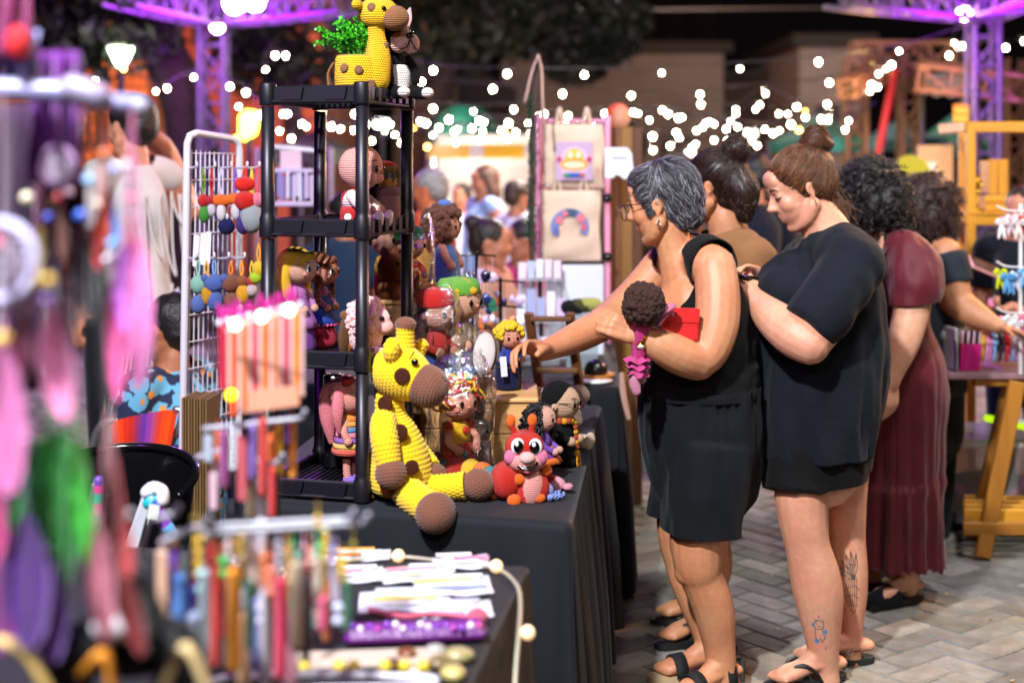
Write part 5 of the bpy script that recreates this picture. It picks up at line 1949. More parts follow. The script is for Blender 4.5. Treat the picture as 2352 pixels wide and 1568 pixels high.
def eye_parts(p, Mx, s, t, closed=False, iris='#2a1a10', sides=(-1, 1), brow='#3a2a20'):
 for sd in sides:
  if not closed:
   e = G().sph(p(.318, sd * .135, .025), A(.048, .052, .030) * s, Mx, 12, 8).build('eye', M('#d8d0c8', rough=.15), t)
   G().sph(p(.352, sd * .135, .025), A(.018, .024, .026) * s, Mx, 10, 8).build('iris', plastic(iris, rough=.1), e)
  G().tube([p(.33, sd * .07, .03), p(.366, sd * .12, .01 if closed else .045), p(.345, sd * .18, .012 if closed else .04), p(.315, sd * .2, .02)], [.005 * s, .009 * s, .009 * s, .005 * s], 6, True, 3).build('eyelash', M('#1a100c', rough=.6), t)
  G().tube([p(.375, sd * .05, .115), p(.375, sd * .12, .145), p(.33, sd * .21, .12)], [.010 * s, .015 * s, .006 * s], 6, True, 3).build('eyebrow', M(brow, rough=.8), t)
SKA = skin('#c68d66', .22)
SKB = skin('#cf9a7c', .22)
SKC = skin('#c08860', .2)
SKD = skin('#d2a284', .2)
SKE = skin('#b5805c', .2)
DARKC = lambda c, **k: cloth(c, rough=.85, spec=.2, sheen=.04, bump=.0008, **k)
def hairmat(c, rough=.38, var=.25):
 return M(c, rough=rough, spec=.5, var=var, vscale=40)
def hair_blob(g, vox=.006, sm=4):
 return blob(g, vox, sm)
# ================= woman reaching for the toys
B = Body(4.25)
q = B.q
wa = thing('person', q(1630, 377) * A(1, 1, 0), 'grey haired woman in black tank top and shorts reaching over the toys', 'person')
g = B.g
hc = q(1520, 468, .0)
fA = A(-.88, .36, -.20)
Mx, p = head_geo(g, hc, fA, .238, jaw=1.02)
B.tube([(1534, 520, 0, 41), (1553, 575, 0, 44), (1578, 640, 0, 62)])
B.tube([(1585, 628, .01, 60), (1598, 680, 0, 100), (1608, 740, 0, 112), (1612, 820, 0, 120), (1610, 900, 0, 124), (1612, 985, 0, 118), (1622, 1060, 0, 104)])
B.tube([(1530, 600, .16, 40), (1590, 590, .02, 50), (1634, 612, -.12, 50)])
B.ball(1525, 745, -.05, (52, 52, 60))
B.ball(1520, 745, .09, (50, 52, 58))
# near arm
B.tube([(1642, 614, -.13, 48), (1649, 680, -.16, 50), (1645, 745, -.185, 50), (1626, 802, -.20, 47), (1599, 828, -.21, 43)])
B.tube([(1602, 828, -.21, 44), (1560, 815, -.245, 43), (1515, 793, -.27, 37), (1478, 773, -.28, 27), (1462, 768, -.28, 25)])
hand_geo(g, q(1464, 768, -.28), q(1418, 748, -.29) - q(1464, 768, -.28), A(.35, .85, -.35), .17, curl=((.8, 1.2, .8), (.85, 1.2, .8), (.9, 1.2, .8), (1.0, 1.2, .8)), thumb=-1, tcurl=1.1, tout=.25, spread=.03)
# far arm, stretched over the table
B.tube([(1520, 606, .17, 43), (1470, 668, .15, 44), (1415, 722, .10, 43), (1372, 752, .02, 38)])
B.tube([(1380, 748, .03, 38), (1335, 770, -.06, 36), (1290, 790, -.16, 29), (1248, 806, -.25, 22)])
hand_geo(g, q(1250, 805, -.25), q(1202, 792, -.32) - q(1250, 805, -.25), A(.12, -.30, -1), .195, curl=((.15, .7, .5), (.4, .75, .45), (.6, .8, .5), (.75, .9, .6)), thumb=-1, tcurl=.35, tout=.38, spread=.24, r0=.0080)
# legs
B.tube([(1640, 1050, -.07, 80), (1618, 1150, -.09, 72), (1602, 1230, -.10, 62), (1603, 1290, -.10, 56), (1612, 1322, -.09, 50), (1632, 1375, -.08, 48), (1643, 1420, -.07, 45), (1652, 1480, -.06, 37), (1658, 1540, -.06, 34), (1660, 1575, -.06, 35)])
B.ball(1578, 1310, -.10, (30, 34, 34))
B.tube([(1590, 1050, .1, 76), (1572, 1150, .11, 66), (1562, 1225, .11, 54), (1572, 1290, .11, 47), (1582, 1330, .10, 45), (1606, 1390, .09, 44), (1622, 1450, .08, 34), (1630, 1500, .07, 28), (1634, 1520, .07, 29)])
nf = foot_geo(g, q(1660, 1560, -.06), PG(1560, 1602, .02) * A(1, 1, 1), .028)
ff = foot_geo(g, q(1636, 1516, .07), np.append(PG(1556, 1560, .0)[:2], .022), .026)
me = blob(g, .0048, 3, .4)
bodyA = finish(me, 'body', SKA, wa)
# clothes
g2 = G()
B.tube([(1585, 628, .01, 56), (1598, 680, 0, 103), (1606, 740, 0, 114), (1608, 820, 0, 124), (1606, 900, 0, 130), (1608, 985, 0, 134), (1612, 1010, 0, 132)], g=g2)
B.tube([(1533, 596, .155, 40), (1588, 587, .02, 51), (1636, 606, -.115, 52)], g=g2)
B.ball(1522, 745, -.05, (54, 55, 62), g=g2)
B.ball(1518, 745, .09, (52, 55, 60), g=g2)
tk = blob(g2, .0065, 6, .5)
sc = q(1535, 655, -.01)
s1_, s2_ = q(1668, 655, -.20), q(1500, 640, .24)
nk = q(1560, 560, .0)
def tankkeep(v):
 d1 = np.linalg.norm((v - s1_) * A(1, 1, .62), axis=1)
 d2 = np.linalg.norm((v - s2_) * A(1, 1, .62), axis=1)
 d3 = np.linalg.norm((v - sc) * A(1, .85, .8), axis=1)
 d4 = np.linalg.norm(v - nk, axis=1)
 return (d1 > .104) & (d2 > .10) & (d3 > .107) & (d4 > .080)
folds = nsum(nz(7, .010, 3, (1, 1, .35)), nz(22, .0035, 9, (1, 1, .6)))
tank = finish(tk, 'tank_top', DARKC('#050507'), wa, cuts=[(q(1600, 905), (0, 0, -1))], off=.006, noise=nsum(nz(9, .008, 1, (1, 1, 1.6)), nz(26, .004, 5, (.7, .7, 1.6))), keep=tankkeep, thick=-.003)
g2 = G()
B.tube([(1606, 878, 0, 131), (1606, 930, 0, 134), (1608, 1000, 0, 138), (1615, 1080, .01, 128)], g=g2)
B.tube([(1625, 1020, -.06, 104), (1618, 1110, -.075, 97), (1610, 1180, -.08, 90), (1608, 1260, -.085, 88)], g=g2, cap=False)
B.tube([(1600, 1020, .09, 98), (1582, 1110, .105, 90), (1570, 1180, .11, 82), (1568, 1250, .11, 80)], g=g2, cap=False)
sm_ = blob(g2, .0075, 5)
hz = q(1600, 1222, -.1)
def waistfold(v):
 an = np.arctan2(v[:, 1] - 4.25, v[:, 0] - q(1606, 900)[0])
 return .007 * np.sin(an * 23 + 3 * np.sin(an * 5)) * np.exp(-(q(0, 890)[2] - v[:, 2]).clip(0, 1) / .10) + .006 * np.sin(an * 7 + 4 * v[:, 2]) * ((q(0, 960)[2] - v[:, 2]) / .3).clip(0, 1)
shortsA = finish(sm_, 'shorts', DARKC('#090c12'), wa, cuts=[(hz, (-.05, 0, -1)), (q(1600, 885), (0, 0, 1))], off=.003, noise=nsum(nz(8, .014, 11, (1, 1, .3)), nz(26, .006, 2, (1, 1, .45)), waistfold), thick=-.003)
g2 = G()
B.tube([(1606, 889, 0, 132), (1606, 903, 0, 133.5)], g=g2, n=60, k=2)
finish(blob(g2, .007, 2), 'waistband', DARKC('#07090d'), wa, cuts=[(q(1600, 886), (0, 0, 1)), (q(1600, 906), (0, 0, -1))], off=.007, noise=nz(60, .004, 4, (1, 1, .1)))
# hair
g2 = G()
e = lambda a, b, d, R_: g2.sph(p(a, b, d), np.asarray(R_) * .238, Mx, 22, 14)
e(-.10, 0, .20, (.43, .355, .355))
e(-.24, 0, .05, (.30, .31, .34))
e(-.30, 0, -.16, (.20, .24, .22))
e(.13, 0, .34, (.22, .26, .15))
e(.05, -.27, .12, (.13, .07, .17))
e(.05, .27, .12, (.13, .07, .17))
e(.07, -.30, -.02, (.05, .04, .12))
hm = blob(g2, .006, 4)
GREY = M('#5a5760', rough=.42, spec=.5, var=.45, vscale=70)
finish(hm, 'hair', M('#3c3a40', rough=.5, var=.35, vscale=60), wa)
crA = p(-.02, 0, .5)
def flowA(v):
 d = v - crA
 d = d + A(0, 0, -.02)
 fr = np.dot(v - hc, Mx[:, 0]) / .238
 if fr > .02:
  d = Mx[:, 0] * .5 + d * 1.0 - A(0, 0, .05)
 return d
strands(hm, flowA, 4200, .055, .0007, GREY, wa, seed=4, fuzz=.2, lift=.003)
strands(hm, flowA, 2600, .05, .0007, M('#1f1e24', rough=.5), wa, seed=9, fuzz=.2, lift=.003)
strands(hm, flowA, 700, .045, .0006, M('#c5c2c8', rough=.4), wa, seed=19, fuzz=.22, lift=.004)
eye_parts(p, Mx, .238, wa, brow='#57504c')
# glasses, earring
gl = thing('eyeglasses', p(.42, 0, .02), 'dark rimmed eyeglasses on the grey haired woman', 'eyeglasses')
for sd in (-1, 1):
 o = [(.0, .0)]
 cpt = [p(.47 + .0, sd * (.15 + .115 * math.cos(a) * (1 if abs(math.cos(a)) < .8 else .95)), -.015 + .105 * math.sin(a)) for a in np.linspace(0, 2 * pi, 22, endpoint=False)]
 G().tube(cpt, .0017, 6, closed=True).build('rim', plastic('#22130e', rough=.2), gl)
 gg = G()
 gg.add(cpt, [list(range(22))])
 gg.build('lens', M('#ffffff', rough=.02, alpha=.14, spec=.6), gl)
 G().tube([p(.47, sd * .265, .05), p(.38, sd * .33, .055), p(.05, sd * .345, .03), p(-.05, sd * .345, -.01)], .0016, 6, True, 3).build('temple', plastic('#22130e', rough=.2), gl)
G().tube([p(.47, -.04, .03), p(.485, 0, .04), p(.47, .04, .03)], .0014, 6, True, 3).build('bridge', plastic('#22130e', rough=.2), gl)
g2 = G().torus(p(-.015, -.36, -.235), .0085, .0017, Mx[:, 0] * .9 + Mx[:, 1] * .4, 20, 8)
tag(g2.build('earring', M('#e8e8ea', metal=1, rough=.15)), 'silver hoop earring of the grey haired woman', 'earring')
# watch, red wallet, doll in the arm
wt = thing('wristwatch', q(1470, 770, -.28), 'gold wristwatch with an amber strap on the bent wrist', 'wristwatch')
wc, wd = q(1472, 771, -.28), unit(q(1440, 760, -.29) - q(1490, 780, -.275))
aa, bb, dd = frame(wd)
for i in range(16):
 a = i * 2 * pi / 16
 G().box(wc + (aa * math.cos(a) + bb * math.sin(a)) * .0365, (.005, .0125, .013), np.stack([aa * math.cos(a) + bb * math.sin(a), -aa * math.sin(a) + bb * math.cos(a), wd], 1), bevel=.0015).build('link', M('#b8862c', metal=1, rough=.25) if i % 2 else plastic('#8a3d10'), wt)
fd = unit(A(-.1, -.8, -.6))
fd = unit(fd - wd * np.dot(fd, wd))
fr_ = np.stack(frame(fd), 1)
G().lathe([(.003, .004), (.0125, .004), (.0135, .002), (.0135, -.004)], wc + fd * .041, 20, fr_).build('case', M('#c8983c', metal=1, rough=.2), wt)
G().lathe([(.001, .0048), (.0105, .0046)], wc + fd * .041, 20, fr_).build('dial', M('#efe8d8', rough=.2), wt)
w0 = q(1562, 745, -.245)
wr_ = rot((0, 0, 1), -.12) @ rot((0, 1, 0), .02)
t = thing('wallet', w0, 'bright red leather wallet clamped under the upper arm', 'wallet')
wrd = M('#c41c1e', rough=.4, bump=.0006, bscale=200)
G().box(w0, (.105, .018, .090), wr_, bevel=.004).build('body', wrd, t)
G().box(w0 + A(0, -.0105, .027), (.107, .004, .042), wr_, bevel=.002).build('flap', wrd, t)
base = q(1474, 700, -.32)
d = Doll('doll', base, 2.6, 'crochet doll with dark brown curls and pink bow held in the woman\'s arm', 'doll', tilt=.15)
d.sph('head', (0, 0, 0), (.046, .046, .046), yarn('#8a5538', .005))
d.curls('curls', (-.004, 0, .004), (.052, .052, .052), 240, .0088, M('#35190f', rough=.9, bump=.003, bscale=300), fmax=.8, umin=-.9)
ph = yarn('#cf6f8e', .004)
G().tube([q(1500, 730, -.34), q(1535, 705, -.30), q(1540, 700, -.29)], [.014, .024, .010], 12, True, 4, flat=.4).build('bow', ph, d.t)
G().tube([q(1545, 722, -.30), q(1535, 710, -.30), q(1512, 745, -.33)], [.01, .02, .01], 12, True, 4, flat=.4).build('bow', ph, d.t)
G().tube([q(1474, 725, -.31), q(1470, 790, -.29), q(1467, 815, -.285)], [.025, .022, .02], 14, True, 3).build('body', yarn('#c8357e', .005), d.t)
rf = G()
for k2 in range(3):
 rw_ = []
 for a in np.linspace(0, 2 * pi, 40, endpoint=False):
  w = 1 + .22 * math.sin(a * 5 + k2)
  rw_.append([q(1464, 815 + 12 * k2, -.285) + A(math.cos(a) * .012, math.sin(a) * .012, 0), q(1464, 830 + 15 * k2, -.285) + A(math.cos(a) * (.034 - .003 * k2) * w, math.sin(a) * .034 * w, .006 * math.sin(a * 5))])
 rf.grid(np.array(rw_).transpose(1, 0, 2), True, False)
rf.build('ruffle', yarn('#d8428c', .004), d.t)
G().tube([q(1456, 850, -.29), q(1458, 880, -.29), q(1462, 898, -.29)], [.014, .016, .013], 14, True, 3).build('leg', yarn('#d68aa4', .0045), d.t)
G().tube([q(1476, 846, -.28), q(1474, 870, -.28)], [.014, .014], 14, True, 3).build('leg', yarn('#d68aa4', .0045), d.t)
# sandals
def sandal(ft, label, sole, strap, kind='flip', group=None):
 hl, dr, sd = ft
 z0 = 0.004
 t = thing('sandal', (hl[0], hl[1], 0), label, 'sandal', group)
 out = []
 for a in np.linspace(0, 2 * pi, 40, endpoint=False):
  x = .115 + .142 * math.cos(a)
  w = .041 if math.cos(a) > 0 else .034
  w = w * (1 - .10 * math.exp(-((x - .10) / .05) ** 2))
  out.append([x, w * np.sign(math.sin(a)) * abs(math.sin(a)) ** .7 * 1.12])
 G().prism(out, dr, sd, A(hl[0], hl[1], z0), A(0, 0, .017)).build('sole', M(sole, rough=.7), t)
 z = hl[2]
 S = lambda x, y, h: A(hl[0], hl[1], 0) + dr * x + sd * y + A(0, 0, h)
 if kind == 'flip':
  for s in (-1, 1):
   G().tube([S(.205, -.008, .03), S(.175, s * .012 - .004, .058), S(.14, s * .028, .072), S(.105, s * .041, .050), S(.085, s * .042, .022)], [.006, .009, .011, .011, .009], 10, True, 4, flat=.45).build('strap', plastic(strap, rough=.45), t)
 else:
  for x0, hh, w in ((.165, .066, .02), (.045, .105, .018)):
   pts = [S(x0, .044 * math.cos(a), .020 + (hh - .012) * math.sin(a)) for a in np.linspace(0, pi, 11)]
   g = G()
   rows = np.array([[pp - dr * w + A(0, 0, .004), pp + dr * w] for pp in pts])
   g.grid(rows, False)
   o = g.build('strap', M(strap, rough=.8), t)
   md = o.modifiers.new('s', 'SOLIDIFY')
   md.thickness = .003
  G().tube([S(.0, .036, .03), S(-.03, .0, .08), S(.0, -.036, .03)], [.008, .01, .008], 10, True, 5, flat=.4).build('strap', M(strap, rough=.8), t)
 return t
sandal(nf, 'black strapped sandal under the woman\'s near foot', '#b8a07a', '#0c0c0e', 'strap')
sandal(ff, 'black strapped sandal with a beige sole at the table shadow', '#b8a07a', '#0c0c0e', 'strap')
# ================= woman in the black t-shirt with a bun
B = Body(4.32)
q = B.q
wb = thing('person', q(1880, 377) * A(1, 1, 0), 'smiling woman in a black t-shirt with hair bun and leg tattoos', 'person')
g = B.g
hcB = q(1836, 432, 0)
fB = A(-.89, -.10, -.40)
MxB, pB = head_geo(g, hcB, fB, .243, smile=True, jaw=1.1)
B.tube([(1862, 480, 0, 46), (1894, 525, 0, 55), (1915, 590, 0, 78)])
B.tube([(1912, 575, 0, 62), (1905, 650, 0, 96), (1895, 760, 0, 114), (1885, 880, 0, 120), (1878, 1000, 0, 112), (1880, 1070, 0, 98)])
B.tube([(1860, 600, .17, 50), (1910, 580, 0, 62), (1955, 612, -.16, 56)])
B.ball(1812, 672, -.03, (48, 45, 48))
B.tube([(1950, 615, -.16, 54), (1920, 680, -.20, 56), (1882, 750, -.24, 51), (1858, 790, -.26, 44)])
B.tube([(1858, 788, -.27, 47), (1820, 765, -.24, 50), (1775, 730, -.17, 42), (1738, 692, -.08, 28), (1722, 672, -.04, 24)])
hand_geo(g, q(1726, 676, -.05), q(1700, 640, .02) - q(1726, 676, -.05), A(-.2, .9, .3), .18, curl=(.5, .55, .6, .6), thumb=1)
B.tube([(1850, 640, .18, 48), (1820, 700, .22, 44), (1800, 690, .16, 34), (1762, 652, .08, 24)])
hand_geo(g, q(1764, 652, .08), q(1722, 622, .05) - q(1764, 652, .08), A(.1, -.3, -.9), .18, curl=(.4, .5, .5, .5), thumb=-1)
B.tube([(1862, 1050, -.06, 56), (1842, 1120, -.08, 62), (1845, 1190, -.09, 57), (1854, 1250, -.09, 51), (1870, 1315, -.08, 57), (1880, 1370, -.075, 56), (1886, 1430, -.07, 46), (1891, 1490, -.065, 36), (1893, 1530, -.06, 33), (1894, 1560, -.06, 35)])
B.tube([(1925, 1050, .09, 76), (1932, 1120, .10, 62), (1940, 1190, .10, 50), (1944, 1240, .10, 45), (1948, 1310, .10, 46), (1950, 1370, .10, 42), (1953, 1440, .10, 30), (1954, 1490, .10, 25), (1955, 1520, .10, 27)])
nfB = foot_geo(g, q(1895, 1556, -.06), np.append(PG(1752, 1590, 0)[:2], .022), .030)
ffB = foot_geo(g, q(1957, 1512, .10), np.append(PG(1818, 1532, 0)[:2], .022), .026)
me = blob(g, .0056, 3, .45)
bodyB = finish(me, 'body', SKB, wb)
eye_parts(pB, MxB, .243, wb, closed=True, brow='#6a4a34')
G().tube([pB(.325, -.07, -.254), pB(.347, 0, -.238), pB(.325, .07, -.254)], [.004, .006, .004], 8, True, 4).build('teeth', M('#efe6dc', rough=.2), wb)
G().tube([pB(.325, -.11, -.215), pB(.362, -.05, -.236), pB(.374, 0, -.238), pB(.362, .05, -.236), pB(.325, .11, -.215)], [.002, .004, .0045, .004, .002], 8, True, 4).build('lips', skin('#b3604f'), wb)
g2 = G()
B.tube([(1912, 572, 0, 72), (1906, 640, 0, 116), (1896, 740, 0, 138), (1888, 860, 0, 148), (1872, 960, 0, 143), (1866, 1065, 0, 136), (1866, 1085, 0, 134)], g=g2, cap=False)
B.tube([(1858, 600, .17, 56), (1910, 578, 0, 68), (1958, 608, -.16, 64)], g=g2)
B.tube([(1822, 640, 0, 62), (1808, 672, 0, 72), (1822, 760, 0, 84), (1832, 900, 0, 98), (1836, 1000, 0, 98)], g=g2)
B.ball(1806, 672, -.055, (60, 54, 58), g=g2)
B.tube([(1955, 606, -.155, 60), (1928, 660, -.20, 66), (1890, 712, -.235, 64), (1856, 752, -.252, 60)], g=g2, cap=False)
B.tube([(1850, 610, .2, 62), (1825, 690, .24, 60)], g=g2)
ts = blob(g2, .007, 14)
nkB = q(1893, 496, 0)
hemB = q(1870, 1038)
def shirtkeep(v):
 return np.linalg.norm((v - nkB) * A(1, 1, 1.25), axis=1) > .088
def drapefold(v):
 """long hanging folds from the shoulder blade to the hem"""
 a = np.arctan2(v[:, 1] - 4.32, v[:, 0] - q(1885, 700)[0])
 z = (1.25 - v[:, 2]).clip(0, .7) * .8
 return .009 * np.sin(a * 11 + 2 * v[:, 2] + 2 * np.sin(v[:, 2] * 9)) * z / .7 + .004 * np.sin(a * 23 + 5 * v[:, 2]) * z / .7
shirtB = finish(ts, 't_shirt', DARKC('#0b1019'), wb, cuts=[(hemB, (.03, 0, -1))], off=.003, noise=nsum(nz(6, .014, 7, (1, 1, .45)), nz(17, .008, 3, (1, 1, .45)), nz(45, .0012, 1), drapefold), keep=shirtkeep, thick=-.003)
g2 = G()
B.tube([(1868, 1020, 0, 130), (1870, 1060, 0, 126)], g=g2)
B.tube([(1850, 1030, -.06, 84), (1838, 1090, -.07, 80), (1834, 1128, -.08, 82)], g=g2, cap=False)
B.tube([(1922, 1030, .08, 88), (1935, 1090, .1, 66), (1937, 1128, .1, 64)], g=g2, cap=False)
shortsB = finish(blob(g2, .007, 4), 'shorts', DARKC('#040405'), wb, cuts=[(q(1850, 1122, -.1), (.09, 0, -1))], off=.002, noise=nz(16, .005, 5, (1, 1, .4)), thick=-.003)
# white tick mark on the shorts, white print on the chest
decal(shortsB, 'tick_logo', M('#d8d8d8', rough=.5), [[(1757, 1075), (1755, 1080), (1756.5, 1084), (1760, 1085), (1766, 1083), (1784, 1073.5), (1766, 1079.5), (1760, 1080.5), (1757.5, 1079)]], .0025, wb)
decal(shirtB, 'chest_print', M('#dcdcdc', rough=.6), [[(1776, 617), (1778, 613), (1783, 612), (1781, 616)], [(1783, 612), (1785, 609), (1787, 614), (1785, 616)], [(1788, 609), (1792, 608), (1795, 612), (1791, 612)]], .003, wb)
# tattoos: a cat in an astronaut helmet, and a lotus on the far calf
ink = M('#34506a', rough=.5)
cx0, cy0 = 1881, 1440
ring = [(cx0 + 11 * math.cos(a), cy0 - 6 + 10 * math.sin(a)) for a in np.linspace(0, 2 * pi, 18)]
cat_l = [ring, [(cx0 - 9, cy0 + 2), (cx0 - 8, cy0 + 18), (cx0 - 2, cy0 + 32), (cx0 + 4, cy0 + 24), (cx0 + 7, cy0 + 34), (cx0 + 14, cy0 + 24)], [(cx0 + 8, cy0 + 3), (cx0 + 10, cy0 + 14), (cx0 + 16, cy0 + 24)],
         [(cx0 - 5, cy0 - 8), (cx0 - 3.5, cy0 - 9)], [(cx0 + 4, cy0 - 8), (cx0 + 5, cy0 - 9)], [(cx0 - 2, cy0 - 3), (cx0, cy0 - 2), (cx0 + 2, cy0 - 3)]]
decal(bodyB, 'tattoo', ink, cat_l, .0002, wb, tube=.0011)
decal(bodyB, 'tattoo', M('#4a7fae', rough=.5), [[(cx0 + 12, cy0 + 3), (cx0 + 20, cy0 + 8), (cx0 + 17, cy0 + 17), (cx0 + 11, cy0 + 13)], [(cx0 - 8, cy0 + 22), (cx0, cy0 + 31), (cx0 - 2, cy0 + 38), (cx0 - 10, cy0 + 33)], [(cx0 - 18, cy0 - 12), (cx0 - 11, cy0 - 9), (cx0 - 12, cy0 - 1), (cx0 - 16, cy0 - 4)]], .0006, wb)
decal(bodyB, 'tattoo', M('#a8506a', rough=.5), [[(cx0 - 12, cy0 - 17), (cx0 - 4, cy0 - 19), (cx0 - 9, cy0 - 14)], [(cx0 + 6, cy0 - 19), (cx0 + 14, cy0 - 14), (cx0 + 10, cy0 - 13)], [(cx0 - 2, cy0 - 30), (cx0 + 2, cy0 - 24), (cx0 - 2, cy0 - 20)], [(cx0 + 14, cy0 + 42), (cx0 + 18, cy0 + 47), (cx0 + 14, cy0 + 53)]], .0006, wb)
lx, ly = 1962, 1330
lot = []
for k2, (a, L) in enumerate(((-2.75, 34), (-2.45, 44), (-2.15, 54), (-1.9, 62), (-1.7, 66), (-1.5, 60), (-2.6, 60), (-2.25, 72))):
 tx, ty = lx + L * math.cos(a), ly + L * math.sin(a)
 n1, n2 = -math.sin(a) * 5, math.cos(a) * 5
 mx_, my_ = (lx + tx) / 2, (ly + ty) / 2
 lot += [[(lx, ly), (mx_ + n1, my_ + n2), (tx, ty)], [(lx, ly), (mx_ - n1, my_ - n2), (tx, ty)], [(mx_, my_), (tx, ty)]]
for k2 in range(6):
 lot.append([(lx - 14 + 4 * k2, ly - 4), (lx - 20 + 5 * k2, ly + 30), (lx - 14 + 4 * k2, ly + 62)])
lot += [[(lx - 16, ly + 20), (lx, ly + 14), (lx + 12, ly + 24)], [(lx - 18, ly + 40), (lx - 4, ly + 34), (lx + 10, ly + 44)], [(lx - 8, ly + 66), (lx - 2, ly + 78), (lx + 4, ly + 66)]]
decal(bodyB, 'tattoo', M('#4a4440', rough=.5), lot, .0002, wb, tube=.0012)
ac = q(1954, 1486, .10)
g2 = G()
g2.torus(ac, .034, .0016, (0.05, 0, 1), 26, 6)
for i in range(14):
 a = i * 2 * pi / 14
 g2.sph(ac + A(.034 * math.cos(a), .034 * math.sin(a), 0), .003, nu=8, nv=6)
t = thing('anklet', ac, 'beaded anklet with a small round silver charm on the far ankle', 'anklet')
g2.build('beads', M('#4a2a14', rough=.4), t)
G().torus(ac + A(-.012, -.036, -.004), .0065, .0014, (0, 1, 0), 16, 6).build('charm', M('#d8d8d8', metal=1, rough=.2), t)
# hair, bun, earring, phone
g2 = G()
e = lambda a, b, d, R_: g2.sph(pB(a, b, d), np.asarray(R_) * .243, MxB, 22, 14)
e(-.085, 0, .165, (.435, .345, .355))
e(-.10, 0, .05, (.37, .342, .30))
e(-.24, 0, .02, (.26, .28, .34))
e(-.20, 0, -.20, (.16, .18, .16))
hmB = blob(g2, .006, 4)
KB = lambda v: ((v - hcB) @ MxB[:, 0]) / .243 < .15 + .55 * (((v - hcB) @ MxB[:, 2]) / .243).clip(-.2, .25)
BRH = M('#5c3822', rough=.36, spec=.5, var=.35, vscale=60)
hobj = finish(hmB, 'hair', M('#3a2314', rough=.42, var=.3, vscale=50), wb, keep=lambda v: KB(v))
bunc = q(1874, 320, .01)
def flowB(v):
 return bunc - v
strands(hmB, flowB, 4500, .085, .0007, BRH, wb, seed=4, fuzz=.1, keep=KB, seg=6)
strands(hmB, flowB, 900, .06, .0009, M('#8a5c38', rough=.35), wb, seed=8, fuzz=.18, keep=KB, seg=6)
strands(hmB, flowB, 60, .11, .0005, BRH, wb, name='stray_hair', seed=18, fuzz=.8, seg=6, keep=KB, lift=.007, wav=.006)
g2 = G()
for k2 in range(3):
 n = 30
 pts = [bunc + A((.036 - .010 * k2) * math.cos(a), (.034 - .010 * k2) * math.sin(a), -.014 + .018 * k2 + .004 * math.sin(a * 2)) for a in np.linspace(0, 2 * pi, n, endpoint=False)]
 g2.tube(pts, .018, 10, closed=True)
g2.sph(bunc, (.03, .03, .024))
bm2 = blob(g2, .005, 2)
bun = finish(bm2, 'hair_bun', M('#4a2c1a', rough=.4, var=.3, vscale=60), wb)
strands(bm2, lambda v: np.cross(v - bunc, A(.1, .1, 1)), 700, .05, .0009, BRH, bun, seed=5, fuzz=.25)
g2 = G()
for i in range(60):
 a = pB(R.uniform(-.42, -.25), R.uniform(-.2, .2), R.uniform(-.32, -.1))
 g2.tube([a, a + A(R.uniform(.0, .04), R.uniform(-.02, .02), R.uniform(-.05, -.02)), a + A(R.uniform(.0, .09), R.uniform(-.03, .03), R.uniform(-.12, -.05))], [.0007, .0006, .0003], 3, False, 4)
g2.build('stray_hair', M('#6b4630', rough=.4), wb)
tag(G().torus(pB(-.01, -.37, -.185), .0065, .0015, MxB[:, 0] * .9 + MxB[:, 1] * .4, 18, 8).build('earring', M('#d8b060', metal=1, rough=.15)), 'small gold hoop earring of the smiling woman', 'earring')
ph_c = q(1742, 640, .03)
t = thing('mobile_phone', ph_c, 'black mobile phone held flat in the smiling woman\'s hands', 'phone')
pr = rot((0, 0, 1), .5) @ rot((0, 1, 0), .15)
G().box(ph_c, (.15, .072, .009), pr, bevel=.003).build('body', plastic('#0a0a0c'), t)
G().box(ph_c + pr @ A(0, 0, .0052), (.14, .064, .001), pr).build('screen', M('#0b0d12', rough=.05, emis=.3, ecol='#8a90a8'), t)
sandal(nfB, 'dark flip-flop under the tattooed near leg', '#16181a', '#0f1114', group=None)
sandal(ffB, 'black flip-flop with green edged sole behind the tattooed leg', '#16201a', '#0f1114', group=None)
# ================= other visitors
def curly(me, n, L, r, mat, parent, keep=None, seed=1, rad=.007, turns=3.0):
 """springy locks growing from a hair mass"""
 rs = np.random.RandomState(seed)
 v = mesh_np(me)
 if keep is not None:
  v = v[keep(v)]
 cen = v.mean(0)
 g = G()
 for i in rs.randint(0, len(v), n):
  p0 = v[i]
  out = unit(p0 - cen)
  dr = unit(out * .5 + A(0, 0, -1) * .9 + rs.normal(size=3) * .4)
  a, b, _ = frame(dr)
  t = np.linspace(0, 1, 13)
  ph = rs.uniform(0, 6)
  LL = L * rs.uniform(.6, 1.2)
  pts = p0 + out * .004 + t[:, None] * dr * LL + rad * (np.cos(t * turns * 2 * pi + ph)[:, None] * a + np.sin(t * turns * 2 * pi + ph)[:, None] * b)
  g.tube(pts, np.linspace(1, .6, 13) * r, 4, False)
 return g.build('curls', mat, parent)
# --- woman with brown top behind the reaching woman
B = Body(4.72)
q = B.q
wc_ = thing('person', q(1650, 377) * A(1, 1, 0), 'woman in a brown t-shirt with bun hidden behind the grey haired woman', 'person')
g = B.g
hcC = q(1638, 428, 0)
MxC, pC = head_geo(g, hcC, A(-.86, .48, -.12), .242)
B.tube([(1664, 500, 0, 44), (1675, 540, 0, 48), (1680, 590, 0, 70)])
B.tube([(1662, 600, 0, 62), (1665, 680, 0, 100), (1665, 800, 0, 105), (1660, 940, 0, 118), (1660, 1010, 0, 108)])
B.tube([(1715, 615, -.14, 50), (1738, 700, -.16, 46), (1735, 800, -.14, 40)])
B.tube([(1735, 800, -.14, 40), (1680, 860, -.2, 34), (1630, 880, -.22, 24)])
B.tube([(1600, 605, .17, 46), (1560, 720, .18, 42), (1510, 840, .12, 36), (1485, 900, .05, 25)])
